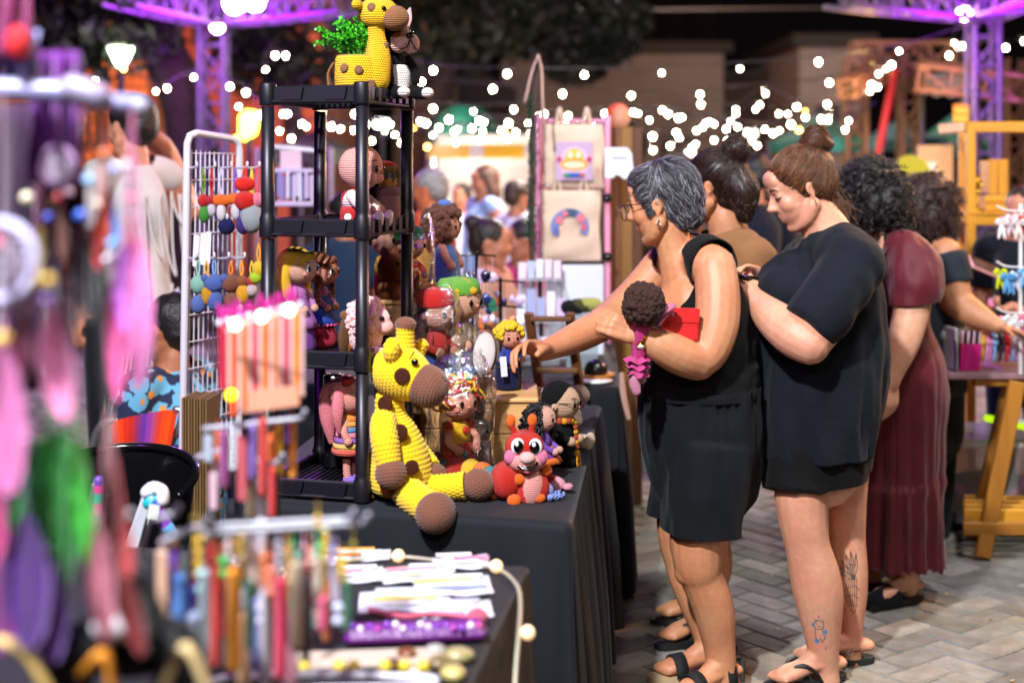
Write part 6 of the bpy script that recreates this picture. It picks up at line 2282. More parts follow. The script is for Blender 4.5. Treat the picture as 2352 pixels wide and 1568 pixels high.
hand_geo(g, q(1485, 898, .05), A(-.05, -.15, -1), A(.8, .2, 0), .17, curl=(.3, .3, .35, .4), thumb=1)
B.tube([(1640, 1000, -.08, 78), (1630, 1120, -.09, 60), (1625, 1250, -.09, 46), (1628, 1320, -.08, 46), (1625, 1420, -.07, 30), (1624, 1470, -.07, 26)])
B.tube([(1650, 1000, .1, 74), (1640, 1120, .12, 58), (1635, 1230, .13, 44), (1640, 1300, .13, 44), (1632, 1380, .13, 28), (1628, 1415, .13, 25)])
nfC = foot_geo(g, q(1625, 1460, -.07), np.append(PG(1512, 1492, .0)[:2], .024), .027)
ffC = foot_geo(g, q(1628, 1405, .13), np.append(PG(1508, 1432, .0)[:2], .024), .025)
finish(blob(g, .0065, 3), 'body', SKC, wc_)
g2 = G()
B.tube([(1676, 580, 0, 66), (1678, 650, 0, 108), (1672, 780, 0, 112), (1668, 900, 0, 118), (1668, 940, 0, 118)], g=g2, cap=False)
B.tube([(1615, 590, .17, 52), (1672, 575, 0, 62), (1728, 598, -.14, 56)], g=g2)
B.tube([(1726, 598, -.145, 56), (1748, 690, -.165, 53), (1748, 740, -.165, 53)], g=g2, cap=False)
finish(blob(g2, .009, 5), 't_shirt', DARKC('#7d5738', var=.15), wc_, off=.003, noise=nsum(nz(9, .009, 5), nz(24, .003, 2)), keep=lambda v: np.linalg.norm(v - q(1664, 508, 0), axis=1) > .085)
g2 = G()
B.tube([(1668, 920, 0, 118), (1665, 1000, 0, 120)], g=g2)
B.tube([(1645, 990, -.07, 92), (1638, 1110, -.08, 80)], g=g2, cap=False)
B.tube([(1655, 990, .1, 88), (1645, 1110, .11, 78)], g=g2, cap=False)
finish(blob(g2, .01, 4), 'shorts', cloth('#b9a58c'), wc_, noise=nz(12, .006, 1))
eye_parts(pC, MxC, .242, wc_)
g2 = G()
e = lambda a, b, d, R_: g2.sph(pC(a, b, d), np.asarray(R_) * .242, MxC, 22, 14)
e(-.085, 0, .165, (.435, .35, .36))
e(-.25, 0, .0, (.27, .30, .36))
e(.0, -.24, .05, (.10, .10, .18))
g2.tube([pC(-.35, -.05, .1), pC(-.46, -.08, -.15), pC(-.44, -.10, -.42)], [.05, .055, .03], 12, True, 4)
bC = pC(-.42, -.06, .46)
g2.sph(bC, (.048, .048, .042))
hmC = blob(g2, .007, 4)
DKB = M('#2c1a12', rough=.35, spec=.5, var=.35, vscale=60)
finish(hmC, 'hair', M('#23140e', rough=.4, var=.3, vscale=50), wc_)
strands(hmC, lambda v: (bC - v) if v[2] > bC[2] - .16 else A(.25, -.05, -1), 1700, .08, .0011, DKB, wc_, seed=3, fuzz=.16, seg=6)
t = thing('eyeglasses', pC(.3, 0, 0), 'thin eyeglasses of the woman in the brown t-shirt', 'eyeglasses')
G().tube([pC(.42, -.26, .05), pC(.2, -.35, .055), pC(-.02, -.36, .04)], .0016, 6, True, 3).build('temple', plastic('#3a1c12'), t)
for sd in (-1, 1):
 G().tube([pC(.45, sd * (.14 + .11 * math.cos(a)), -.01 + .09 * math.sin(a)) for a in np.linspace(0, 2 * pi, 18, endpoint=False)], .0016, 6, closed=True).build('rim', plastic('#3a1c12'), t)
G().tube([pC(.455, -.04, .02), pC(.455, .04, .02)], .0016, 6).build('bridge', plastic('#3a1c12'), t)
sandal(nfC, 'black flip-flop with a wide sole, nearer one of the pair left of the sandals', '#0d0e11', '#12141a')
sandal(ffC, 'black flip-flop farther back beside the black tablecloth', '#0d0e11', '#12141a')
# --- woman in the burgundy dress
B = Body(5.12)
q = B.q
wd_ = thing('person', q(2060, 377) * A(1, 1, 0), 'curly black haired woman in a long burgundy dress', 'person')
g = B.g
hcD = q(1996, 452, 0)
MxD, pD = head_geo(g, hcD, A(-.80, .6, -.1), .25)
B.tube([(2012, 500, 0, 38), (2030, 530, 0, 40), (2045, 570, 0, 60)])
B.tube([(2042, 565, 0, 48), (2050, 650, 0, 70), (2054, 760, 0, 64), (2066, 880, 0, 76), (2068, 980, 0, 66)])
B.tube([(2088, 590, -.12, 44), (2098, 660, -.16, 44), (2092, 722, -.19, 40)])
B.tube([(2092, 720, -.19, 40), (2074, 790, -.21, 35), (2052, 855, -.22, 23), (2045, 880, -.22, 20)])
hand_geo(g, q(2047, 876, -.22), A(-.06, -.12, -1), A(-.5, .8, 0), .175, curl=(.45, .5, .55, .6), thumb=1, tcurl=.5, tout=.5)
B.tube([(2070, 960, -.05, 48), (2076, 1150, -.06, 40), (2084, 1300, -.07, 30), (2085, 1350, -.07, 23)])
B.tube([(2040, 960, .08, 46), (2022, 1150, .09, 38), (2004, 1290, .1, 28), (2003, 1330, .1, 22)])
nfD = foot_geo(g, q(2085, 1352, -.07), np.append(PG(2032, 1392, 0)[:2], .02), .03)
ffD = foot_geo(g, q(2003, 1332, .1), np.append(PG(1950, 1352, 0)[:2], .02), .028)
finish(blob(g, .007, 3), 'body', SKD, wd_)
g2 = G()
B.tube([(2045, 560, 0, 54), (2050, 640, 0, 84), (2052, 740, 0, 80), (2064, 810, 0, 92), (2074, 890, 0, 102), (2070, 1000, 0, 98), (2064, 1095, 0, 98), (2064, 1112, 0, 106), (2062, 1200, 0, 106), (2062, 1292, 0, 112)], g=g2, cap=False)
B.tube([(2050, 580, .1, 48), (2088, 585, -.12, 48)], g=g2)
BUR = M('#520718', rough=.6, spec=.3, sheen=.15, var=.12, vscale=3)
def gather(cx_, cy_, z0, z1, a1, sd):
 def f(v):
  an = np.arctan2(v[:, 1] - cy_, v[:, 0] - cx_)
  t = ((z0 - v[:, 2]) / (z0 - z1)).clip(0, 1)
  return np.array([a1 * w * mnoise.noise(Vector((math.cos(x) * 3.4 + sd, math.sin(x) * 3.4, z * .9))) + a1 * .4 * w * mnoise.noise(Vector((math.cos(x) * 9 + sd, math.sin(x) * 9, z * 1.3))) for x, w, z in zip(an, t, v[:, 2])])
 return f
dx_ = q(2064, 700)[0]
dress = finish(blob(g2, .009, 4), 'dress', BUR, wd_, cuts=[(q(2060, 1288), (0, 0, -1))], off=.002,
               noise=nsum(gather(dx_, 5.12, .95, .2, .045, 1), gather(dx_, 5.12, .42, .36, .022, 7), nz(9, .008, 3)),
               keep=lambda v: np.linalg.norm(v - q(2026, 535, .0), axis=1) > .088)
g2 = G()
B.tube([(2078, 572, -.11, 48), (2098, 615, -.15, 62), (2102, 660, -.17, 64), (2096, 690, -.18, 55)], g=g2, cap=True)
finish(blob(g2, .008, 3), 'sleeve', BUR, wd_, off=.002, noise=nsum(nz(13, .012, 2, (1, 1, .5)), nz(30, .004, 6, (1, 1, .5))), cuts=[(q(2100, 696, -.19), (.1, 0, -1))])
g2 = G()
g2.tube([q(2080, 590, .12), q(2068, 530, -.02), q(2046, 545, -.09), q(2030, 580, -.14)], [.008] * 4, 8, True, 4, flat=.5)
tag(g2.build('bag_strap', M('#2c1a14', rough=.6)), 'dark brown shoulder strap over the burgundy dress', 'strap')
g2 = G()
for a, b, d, R_ in ((-.06, 0, .12, (.47, .46, .46)), (-.25, 0, -.12, (.34, .42, .40)), (-.05, -.28, -.05, (.26, .2, .34)), (-.05, .28, -.05, (.26, .2, .34))):
 g2.sph(pD(a, b, d), np.asarray(R_) * .25, MxD, 22, 14)
hmD = blob(g2, .010, 2)
finish(hmD, 'hair', M('#0d0908', rough=.6, bump=.006, bscale=60), wd_, noise=nz(40, .008, 1))
curly(hmD, 620, .045, .0028, M('#100b0a', rough=.4, spec=.6), wd_, seed=3)
eye_parts(pD, MxD, .25, wd_)
def clog(ft, label):
 hl, dr, sd = ft
 t = thing('shoe', (hl[0], hl[1], 0), label, 'shoe')
 out = [[.115 + .140 * math.cos(a), .044 * np.sign(math.sin(a)) * abs(math.sin(a)) ** .7] for a in np.linspace(0, 2 * pi, 32, endpoint=False)]
 G().prism(out, dr, sd, A(hl[0], hl[1], .003), A(0, 0, .02)).build('sole', M('#0a0a0c', rough=.6), t)
 rows = []
 for x in np.linspace(.12, .255, 8):
  w = .044 * math.sqrt(max(.03, 1 - ((x - .12) / .14) ** 2))
  h = .064 - .03 * (x - .12) / .135
  rows.append([A(hl[0], hl[1], 0) + dr * x + sd * w * 1.1 * math.cos(a) + A(0, 0, .016 + h * math.sin(a)) for a in np.linspace(0, pi, 14)])
 G().grid(np.array(rows), False).build('upper', cloth('#0c0c10'), t)
clog(nfD, 'black slip-on shoe under the burgundy hem, nearer one')
clog(ffD, 'black slip-on shoe under the burgundy hem, half hidden by the calf tattoo')
# --- woman in the grey tee at the hair clip table
B = Body(5.9)
q = B.q
we = thing('person', q(2150, 377) * A(1, 1, 0), 'woman with reddish dark curls and charcoal t-shirt reaching to the hairband table', 'person')
g = B.g
hcE = q(2132, 480, 0)
MxE, pE = head_geo(g, hcE, A(.75, .62, -.15), .25)
B.tube([(2130, 520, 0, 32), (2130, 560, 0, 50)])
B.tube([(2130, 560, 0, 48), (2128, 650, 0, 76), (2126, 780, 0, 84), (2126, 900, 0, 84), (2126, 1000, 0, 74)])
B.tube([(2170, 585, -.14, 40), (2185, 650, -.16, 40), (2202, 700, -.18, 34)])
B.tube([(2202, 698, -.18, 35), (2240, 722, -.24, 30), (2278, 742, -.3, 20), (2290, 748, -.32, 17)])
hand_geo(g, q(2290, 748, -.32), A(.9, -.25, -.25), A(0, -.2, -1), .17, curl=(.3, .3, .35, .4))
B.tube([(2110, 980, -.08, 50), (2108, 1150, -.08, 36), (2108, 1240, -.08, 24)])
B.tube([(2145, 980, .08, 50), (2145, 1150, .08, 36), (2145, 1225, .08, 24)])
finish(blob(g, .009, 3), 'body', SKE, we)
g2 = G()
B.tube([(2130, 552, 0, 54), (2128, 640, 0, 82), (2126, 780, 0, 90), (2126, 900, 0, 90)], g=g2, cap=False)
B.tube([(2170, 582, -.14, 46), (2186, 650, -.16, 46)], g=g2, cap=False)
B.tube([(2090, 582, .12, 46), (2080, 650, .15, 46)], g=g2, cap=False)
finish(blob(g2, .010, 4), 't_shirt', DARKC('#252a33'), we, noise=nz(9, .008, 2), off=.002)
g2 = G()
B.tube([(2126, 890, 0, 88), (2126, 990, 0, 86)], g=g2)
B.tube([(2110, 980, -.08, 58), (2108, 1150, -.08, 44), (2108, 1240, -.08, 36)], g=g2, cap=False)
B.tube([(2145, 980, .08, 58), (2145, 1150, .08, 44), (2145, 1225, .08, 36)], g=g2, cap=False)
finish(blob(g2, .012, 3), 'trousers', cloth('#14161c'), we)
g2 = G()
for a, b, d, R_ in ((-.06, 0, .12, (.5, .5, .47)), (-.2, 0, -.22, (.38, .48, .42)), (-.05, -.3, -.1, (.3, .22, .4)), (-.05, .3, -.1, (.3, .22, .4))):
 g2.sph(pE(a, b, d), np.asarray(R_) * .25, MxE, 22, 14)
hmE = blob(g2, .011, 2)
finish(hmE, 'hair', M('#220d0a', rough=.6, bump=.006, bscale=60), we, noise=nz(40, .009, 4))
curly(hmE, 520, .05, .003, M('#2c120d', rough=.4, spec=.6), we, seed=8)
for ft, lab in (((2108, 1245, -.08), 'dark shoe of the woman in the charcoal t-shirt, nearer one'), ((2145, 1228, .08), 'dark shoe of the woman in the charcoal t-shirt, farther one')):
 c = q(*ft)
 hl = A(c[0], c[1], 0)
 clog((hl - unit(A(.75, .62, 0)) * .05, unit(A(.75, .62, 0)), A(-.63, .77, 0)), lab)
# --- simpler figures farther off
def figure(x, ytop, Y, yaw, label, hair, shirt, pants='#1a1c24', skin_c='#c08a66', hairkind='short', seated=False, sleeves=True, arm=None, tank=False, group='people in the crowd behind the stalls', height=None, shirt_mat=None, wide=1.0):
 top = P(x, ytop, Y)
 zt = top[2]
 Fd = A(math.cos(yaw), math.sin(yaw), 0)
 Rt = np.cross(Fd, A(0, 0, 1))
 H_ = 1.66 if seated else (height or zt)
 k = H_ / 1.66
 z0 = zt - H_
 bx = A(top[0], Y, 0)
 t = thing('person', bx, label, 'person', group)
 pt = lambda f, r, u: bx + Fd * f * k + Rt * r * k + A(0, 0, z0 + u * k)
 g = G()
 hc = pt(.0, 0, 1.535)
 Mx, p = head_geo(g, hc, Fd - A(0, 0, .1), .235 * k)
 T = lambda pts, gg=None, **kw: (gg or g).tube([pt(*a[:3]) for a in pts], [a[3] * k for a in pts], 14, kw.get('cap', True), 4, hint=Rt, flat=kw.get('flat', 1.0))
 T([(-.02, 0, 1.44, .052), (-.02, 0, 1.36, .06)])
 T([(-.01, 0, 1.38, .07), (0, 0, 1.25, .135), (.01, 0, 1.1, .13), (.0, 0, .98, .14), (0, 0, .88, .15)], flat=.8)
 for sd in (-1, 1):
  T([(0, sd * .10, 1.36, .05), (0, sd * .17, 1.33, .058)])
  pose = arm if (arm and sd == arm[0]) else None
  if pose:
   T([(0, sd * .18, 1.33, .055)] + [(*a, .042) for a in pose[1]])
   hand_geo(g, pt(*pose[1][-1]), pose[2], pose[3], .17 * k, curl=(.6, .6, .7, .7))
  else:
   T([(0, sd * .18, 1.33, .055), (0, sd * .22, 1.08, .045), (.05, sd * .2, .86, .03)])
   hand_geo(g, pt(.05, sd * .2, .86), A(0, 0, -1) + Fd * .2, -Rt * sd, .17 * k, curl=(.3, .3, .35, .4))
 zs = max(.36, (z0 + .88 * k - .0)) if seated else 0
 for sd in (-1, 1):
  if seated:
   T([(0, sd * .09, .86, .09), (.22, sd * .11, .84, .08), (.42, sd * .11, .82, .06)])
  else:
   T([(0, sd * .09, .86, .09), (.02, sd * .095, .5, .06), (0, sd * .095, .1, .04)])
   T([(-.03, sd * .095, .05, .04), (.14, sd * .1, .035, .035)])
 finish(blob(g, .013, 2), 'body', skin(skin_c), t)
 g2 = G()
 T([(-.01, 0, 1.40, .075), (0, 0, 1.26, .15 * wide), (.01, 0, 1.08, .15 * wide), (0, 0, .84, .165 * wide)], g2, cap=False, flat=.82)
 for sd in (-1, 1):
  if not tank:
   T([(0, sd * .09, 1.37, .06), (0, sd * .17, 1.345, .066)], g2)
   if sleeves and not (arm and sd == arm[0]):
    T([(0, sd * .175, 1.34, .068), (0, sd * .21, 1.14, .062)], g2, cap=False)
 hs = bx + A(0, 0, z0 + 1.47 * k)
 finish(blob(g2, .014, 3), 'shirt', shirt_mat or cloth(shirt), t, off=.004, noise=nz(8, .012, x * .1), keep=lambda v: np.linalg.norm(v - hs, axis=1) > .105 * k)
 g2 = G()
 if seated:
  for sd in (-1, 1):
   T([(-.02, sd * .09, .86, .12), (.2, sd * .11, .84, .1), (.42, sd * .11, .82, .08)], g2)
 else:
  T([(0, 0, .9, .15), (0, 0, .8, .16)], g2, flat=.85)
  for sd in (-1, 1):
   T([(0, sd * .09, .84, .105), (.02, sd * .095, .5, .075), (0, sd * .095, .08, .06)], g2, cap=False)
 finish(blob(g2, .016, 3), 'trousers', cloth(pants), t)
 g2 = G()
 s_ = .235 * k
 e = lambda a, b, d, R_: g2.sph(p(a, b, d), np.asarray(R_) * s_, Mx, 18, 12)
 e(-.09, 0, .17, (.43, .36, .36))
 e(-.24, 0, .0, (.27, .31, .33))
 if hairkind == 'bun':
  e(-.42, 0, .38, (.2, .2, .18))
 if hairkind == 'long':
  e(-.3, 0, -.4, (.2, .36, .5))
  e(-.05, -.3, -.15, (.14, .1, .4))
  e(-.05, .3, -.15, (.14, .1, .4))
 if hairkind == 'curly':
  e(-.1, 0, .2, (.5, .45, .42))
 hm = blob(g2, .012, 2)
 finish(hm, 'hair', M(hair, rough=.5, var=.4, vscale=50, bump=.004, bscale=120), t, noise=nz(45, .006 if hairkind != 'curly' else .016, 3))
 return t, pt, p, Mx
NV = '#15171f'
# man with the fringed white shirt, seen from behind, hand at his ear
tG, pt, p, Mx = figure(300, 215, 5.9, 2.55, 'man in a fringed white shirt holding a hand to his ear behind the grid rack', '#14100e', '#c0b8b4', NV, '#c98f70', tank=False, sleeves=True, group=None, height=1.84, wide=1.05,
                       arm=(1, ((.02, .33, 1.20), (.10, .27, 1.44), (.1, .19, 1.50)), A(-.25, .2, 1), A(-1, .2, 0)))
g = G()
for i in range(5):
 a = -1.3 + i * .55
 x0 = pt(-.15 * math.cos(a * .6) - .01, .02 + .17 * math.sin(a * .62), 1.30 - .02 * abs(a))
 sag = R.uniform(.12, .42)
 x1 = pt(-.16 * math.cos(a * .6 + .3) - .02, .17 * math.sin(a * .62 + .35), 1.28)
 m_ = (x0 + x1) / 2 - A(-.05, .03, sag)
 g.tube([x0, x0 * .55 + m_ * .45 - A(0, .012, sag * .2), m_, x1 * .55 + m_ * .45 - A(0, .012, sag * .2), x1], .0045, 6, True, 5)
for i in range(26):
 r = -.18 + i * .0145
 x0 = pt(-.14, r, .93 + R.uniform(-.02, .02))
 g.tube([x0 - A(0, .02, 0), x0 - A(R.uniform(.0, .04), .05, .22), x0 - A(R.uniform(.01, .08), .05, R.uniform(.36, .46))], .0065, 6, True, 4)
g.build('fringe', M('#c4beba', rough=.8), tG)
G().tube([p(.36, .15, .03), p(.3, .33, .05), p(-.03, .36, .03)], .004, 6, True, 3).build('glasses_arm', BLACK, tG)
# woman in the floral blouse sitting behind the grid rack
flo = bpy.data.materials.new('floral_cloth')
flo.use_nodes = True
nt = flo.node_tree
L = nt.links.new
tc = nt.nodes.new('ShaderNodeTexCoord')
pb = nt.nodes['Principled BSDF']
pb.inputs['Roughness'].default_value = .85
col = rgba('#101c3c')
prev = None
for sc_, th, cc, seed in ((14, .5, '#5a9cba', 0), (21, .27, '#c9822a', 5), (19, .2, '#a8c4d8', 9)):
 mp = nt.nodes.new('ShaderNodeMapping')
 mp.inputs['Location'].default_value = (seed, seed * 2, seed)
 L(tc.outputs['Object'], mp.inputs[0])
 nn = nt.nodes.new('ShaderNodeTexNoise')
 nn.inputs['Scale'].default_value = 40
 L(mp.outputs[0], nn.inputs['Vector'])
 mixv = nt.nodes.new('ShaderNodeMix')
 mixv.data_type = 'RGBA'
 mixv.inputs[0].default_value = .025
 L(mp.outputs[0], mixv.inputs[6])
 L(nn.outputs['Color'], mixv.inputs[7])
 vo = nt.nodes.new('ShaderNodeTexVoronoi')
 vo.inputs['Scale'].default_value = sc_
 L(mixv.outputs[2], vo.inputs['Vector'])
 ls = nt.nodes.new('ShaderNodeMath')
 ls.operation = 'LESS_THAN'
 ls.inputs[1].default_value = th
 L(vo.outputs['Distance'], ls.inputs[0])
 mx = nt.nodes.new('ShaderNodeMix')
 mx.data_type = 'RGBA'
 L(ls.outputs[0], mx.inputs[0])
 if prev is None:
  mx.inputs[6].default_value = col
 else:
  L(prev, mx.inputs[6])
 mx.inputs[7].default_value = rgba(cc)
 prev = mx.outputs[2]
L(prev, pb.inputs['Base Color'])
figure(388, 672, 4.95, 2.7, 'seated dark haired woman in a blue floral blouse behind the grid rack', '#120d0c', '#203060', '#182442', '#a9744e', 'bun', seated=True, group=None, shirt_mat=flo, wide=1.4)
# man in the dark shirt between the two buns
figure(1728, 350, 7.2, 1.9, 'man in a dark navy shirt between the two hair buns', '#1a1412', '#171a26', NV, '#a8765a', group='people in the crowd behind the stalls', wide=1.15)
figure(985, 385, 7.2, 2.8, 'grey haired man bending behind the curly brown doll', '#8a8684', '#a83c20', NV, '#c4764e', height=1.5)
figure(1112, 378, 9.5, 3.6, 'woman with long brown hair and a light blue top at the kiosk', '#4a2d18', '#9fb8d8', '#4a5a80', '#b98260', 'long', sleeves=False, tank=False)
figure(1190, 412, 9.0, .6, 'person in a white t-shirt left of the green garland pole', '#3a2418', '#d8dae4', NV, '#b98260')
figure(1060, 420, 10.5, 4.2, 'person in a pale shirt in the bright crowd by the kiosk', '#2a1c14', '#d0d4e0', '#3a4060', '#b98260', 'long')
figure(1240, 398, 11.5, 5.0, 'person with a red cap in the bright crowd', '#8a2218', '#c8ccd8', '#2a2c40', '#b98260')
figure(1128, 500, 7.0, -.2, 'woman with pinned up dark hair sitting behind the jewellery stands', '#20150f', '#c89a86', NV, '#b98466', 'bun', seated=True)
figure(1200, 500, 8.0, 3.4, 'seated woman with black hair behind the clear card trays', '#17100d', '#b83a6a', NV, '#a9765a', 'short', seated=True)
figure(1560, 350, 10.5, 2.4, 'dim figure in dark clothes under the string lights', '#17110e', '#20222c', NV, '#9a6a50')
figure(790, 440, 6.6, 2.2, 'person in a dark blue shirt seen through the plastic shelf', '#120e0c', '#1d2c44', NV, '#a06a4c', height=1.42)
# stall holder at the right edge
tI, pt, p, Mx = figure(2346, 428, 6.3, -2.3, 'dark haired stall holder in a navy top holding a pink phone', '#1a1210', '#10131c', '#1c2a4c', '#c08c70', 'bun', group=None,
                       arm=(-1, ((.0, -.22, 1.10), (.16, -.14, 1.02), (.26, -.06, 1.06)), A(-.8, -.3, .1), A(.2, 0, 1)))
c = P(2262, 614, 6.0)
t = thing('mobile_phone', c, 'large rose coloured phone held by the stall holder at the right edge', 'phone')
rr = rot((0, 1, 0), .38) @ rot((0, 0, 1), .2) @ rot((1, 0, 0), .5)
G().box(c, (.15, .09, .012), rr, bevel=.004).build('case', M('#c98a90', rough=.4), t)
G().box(c + rr @ A(0, 0, .0068), (.135, .08, .001), rr).build('screen', M('#2a1c24', rough=.1), t)
# ------------------------------------------------------------------ second stall behind the plush table
g = drape([(-1.3, 5.25), (.37, 5.12), (.46, 6.7), (-1.2, 6.8)], TZ, .012, .045, 8, per=.2)
tag(g.build('tablecloth', BLK), 'black tablecloth of the jewellery stall behind the reaching arm', 'tablecloth')
zt = TZ + .001
def onplane(x, y, z=TZ):
 return PG(x, y, z)
# folding wooden chair between the stalls
CW = wood('#6a4422', 1.2, 'Z')
CWX = wood('#6a4422', 1.2, 'X')
t = thing('folding_chair', P(1262, 377, 4.95) * A(1, 1, 0), 'brown wooden folding chair between the two black tables', 'chair')
for x0, x1 in ((1214, 1250), (1308, 1340)):
 a = P(x0, 718, 4.95)
 b = P(x1, 960, 5.05)
 d_ = unit(b - a)
 G().bar(a, a + d_ * (a[2] / -d_[2]), .032, .022, bevel=.003).build('leg', CW, t)
 a2 = a + d_ * .48
 G().bar(a2 + A(.012, .03, .05), A(a2[0] - .05, a2[1] - .28, 0.012), .03, .02, bevel=.003).build('leg', CW, t)
for y in (732, 805, 850):
 G().bar(P(1216 + (y - 718) * .12, y, 4.945), P(1310 + (y - 718) * .12, y, 4.945), .016, .05 if y < 800 else .035, hint=(0, 1, 0), bevel=.003).build('slat', CWX, t)
for i in range(5):
 G().bar(P(1228, 905, 4.9 - .06 * i), P(1330, 905, 4.9 - .06 * i), .045, .014, hint=(0, 1, 0), bevel=.003).build('seat_slat', CWX, t)
# tote bags on a stand
t = thing('display_stand', P(1315, 377, 6.35) * A(1, 1, 0), 'pink metal stand carrying the two printed tote bags', 'stand')
PKM = plastic('#d890b0', rough=.35)
for x in (1238, 1395):
 G().tube([P(x, 270, 6.35), P(x, 270, 6.35) * A(1, 1, 0)], .014, 8).build('post', PKM, t)
for y in (278, 430, 604):
 G().tube([P(1236, y, 6.35), P(1398, y, 6.35)], .009, 8).build('rail', PKM if y != 604 else M('#222222'), t)
for k_, y in enumerate((455, 590)):
 G().sph(P(1395, y, 6.33), .022, nu=10, nv=8).build('clamp', BLACK, t)
def tote(x0, x1, y0, y1, Y, label, prints):
 a = P((x0 + x1) / 2, (y0 + y1) / 2, Y)
 t = thing('tote_bag', A(a[0], Y, a[2] - (y1 - y0) / 2 * Y / F), label, 'tote bag', 'tote bags on the pink stand')
 w, h = (x1 - x0) / 2 * Y / F, (y1 - y0) / 2 * Y / F
 U, V = np.meshgrid(np.linspace(-1, 1, 16), np.linspace(-1, 1, 22))
 ph = R.uniform(0, 6)
 for s in (-1, 1):
  z = .012 + .014 * (1 - U ** 2) * (1 - V ** 2) + .005 * np.sin(3 * U + 2 * V + ph) + .004 * np.sin(7 * V - 3 * U)
  p = np.stack([a[0] + U * w * (1 + .03 * np.sin(4 * V + ph)), Y + s * z * (1 - .9 * np.maximum(abs(U), abs(V)) ** 8), a[2] + V * h], 2)
  G().grid(p[::s], False).build('panel', cloth('#d0b6a2', var=.1), t)
 for s in (-.45, .45):
  G().tube([A(a[0] + (s - .12) * w, Y, a[2] + h), A(a[0] + s * w, Y - .01, a[2] + h + .07), A(a[0] + (s + .12) * w, Y, a[2] + h)], .008, 6, True, 5, flat=.4).build('handle', cloth('#d0b6a2', var=.1), t)
 g = G()
 mats = []
 for k_, (kind, cx_, cy_, rx, ry, col, *rest) in enumerate(prints):
  mats.append(M(col, rough=.8))
  n = 24
  if kind == 'e':
   pl = [(math.cos(q_) * rx, math.sin(q_) * ry) for q_ in np.linspace(0, 2 * pi, n, endpoint=False)]
  elif kind == 'r':
   pl = [(-rx, -ry), (rx, -ry), (rx, ry), (-rx, ry)]
  else:
   a0, a1 = rest
   pl = [(math.cos(q_) * rx, math.sin(q_) * ry) for q_ in np.linspace(a0, a1, 14)] + [(math.cos(q_) * rx * .6, math.sin(q_) * ry * .6) for q_ in np.linspace(a1, a0, 14)]
  c = P(cx_, cy_, Y)
  mm = Y / F
  v = [A(c[0] + x_ * mm, Y - .034 - .0009 * k_, c[2] + y_ * mm) for x_, y_ in pl]
  g.add(v, [list(range(len(v)))], m=k_, smooth=False)
 g.build('print', mats, t)
tote(1247, 1386, 285, 432, 6.3, 'upper beige tote bag printed with a yellow face on a lilac square',
     [('r', 1318, 370, 42, 44, '#b79ab8'), ('e', 1318, 372, 34, 36, '#cdb0c4'), ('e', 1318, 362, 21, 20, '#e8b020'), ('e', 1318, 378, 32, 14, '#e89a28'), ('e', 1318, 379, 25, 8, '#e6cdb0'), ('e', 1309, 356, 6, 8, '#ead8b8'), ('e', 1327, 356, 6, 8, '#ead8b8'),
      ('e', 1284, 366, 6, 6, '#c0305a'), ('e', 1352, 366, 6, 6, '#c0305a'), ('r', 1318, 402, 20, 5, '#3058a8'), ('e', 1300, 402, 6, 5, '#3a8a50'), ('e', 1336, 402, 6, 5, '#b85a3a')])
tote(1243, 1378, 437, 598, 6.28, 'lower beige tote bag printed with a blue and coral floral ring',
     [('a', 1308, 520, 44, 42, '#6a78b0', -.5, 3.6), ('a', 1308, 520, 43, 41, '#35506a', 1.1, 1.9), ('e', 1284, 505, 9, 9, '#d0707a'), ('e', 1297, 490, 7, 7, '#d0707a'), ('e', 1334, 500, 10, 10, '#d0707a'), ('e', 1340, 520, 6, 9, '#c05868'), ('e', 1278, 530, 6, 11, '#5060a0')])
# white cut out sign
c = P(1422, 375, 6.2)
m_ = 6.2 / F
t = thing('paper_sign', P(1422, 410, 6.2), 'white paper sign with one grey printed line beside the tote bags', 'sign')
G().prism([(-33 * m_, 36 * m_), (18 * m_, 36 * m_), (24 * m_, 30 * m_), (29 * m_, 22 * m_), (33 * m_, -20 * m_), (26 * m_, -34 * m_), (10 * m_, -36 * m_), (2 * m_, -28 * m_), (-8 * m_, -26 * m_), (-14 * m_, -34 * m_), (-33 * m_, -32 * m_)], (1, 0, 0), (0, 0, 1), c, (0, .006, 0)).build('paper', M('#dcdce6', rough=.7), t)
g = G()
for i in range(7):
 g.box(c + A((-14 + i * 5) * m_, -.002, 12 * m_), (3.2 * m_, .001, (4 + (i * 37) % 3) * m_))
g.build('print', M('#77777f'), t)
# wooden posts right of the totes
t = thing('wooden_post', P(1440, 377, 6.5) * A(1, 1, 0), 'brown wooden display posts behind the white paper sign', 'post')
for x, w, c_ in ((1413, .055, '#6e421e'), (1440, .06, '#8a6226'), (1462, .05, '#5a341a')):
 a = P(x, 292, 6.5)
 G().box((a[0], 6.5, a[2] / 2), (w, .05, a[2]), bevel=.004).build('plank', wood(c_, 1, 'Z'), t)
t = thing('mannequin', P(1428, 377, 6.6) * A(1, 1, 0) + A(0, 0, P(0, 292, 6.6)[2]), 'orange haired mannequin head in a black top over the wooden posts', 'mannequin')
g2 = G()
g2.sph(P(1424, 272, 6.6), (.05, .055, .065))
g2.tube([P(1424, 285, 6.6), P(1426, 300, 6.6)], .03, 10)
g2.build('head', skin('#c89272'), t)
g2 = G()
g2.sph(P(1420, 265, 6.62), (.058, .06, .058))
g2.tube([P(1412, 270, 6.6), P(1408, 300, 6.6)], [.03, .018], 8)
g2.build('hair', M('#c8500e', rough=.7, bump=.01, bscale=60), t)
g2 = G()
g2.tube([P(1436, 292, 6.62), P(1446, 320, 6.62), P(1446, 350, 6.62)], [.05, .085, .08], 14, True, 3)
g2.build('torso', cloth('#101012'), t)
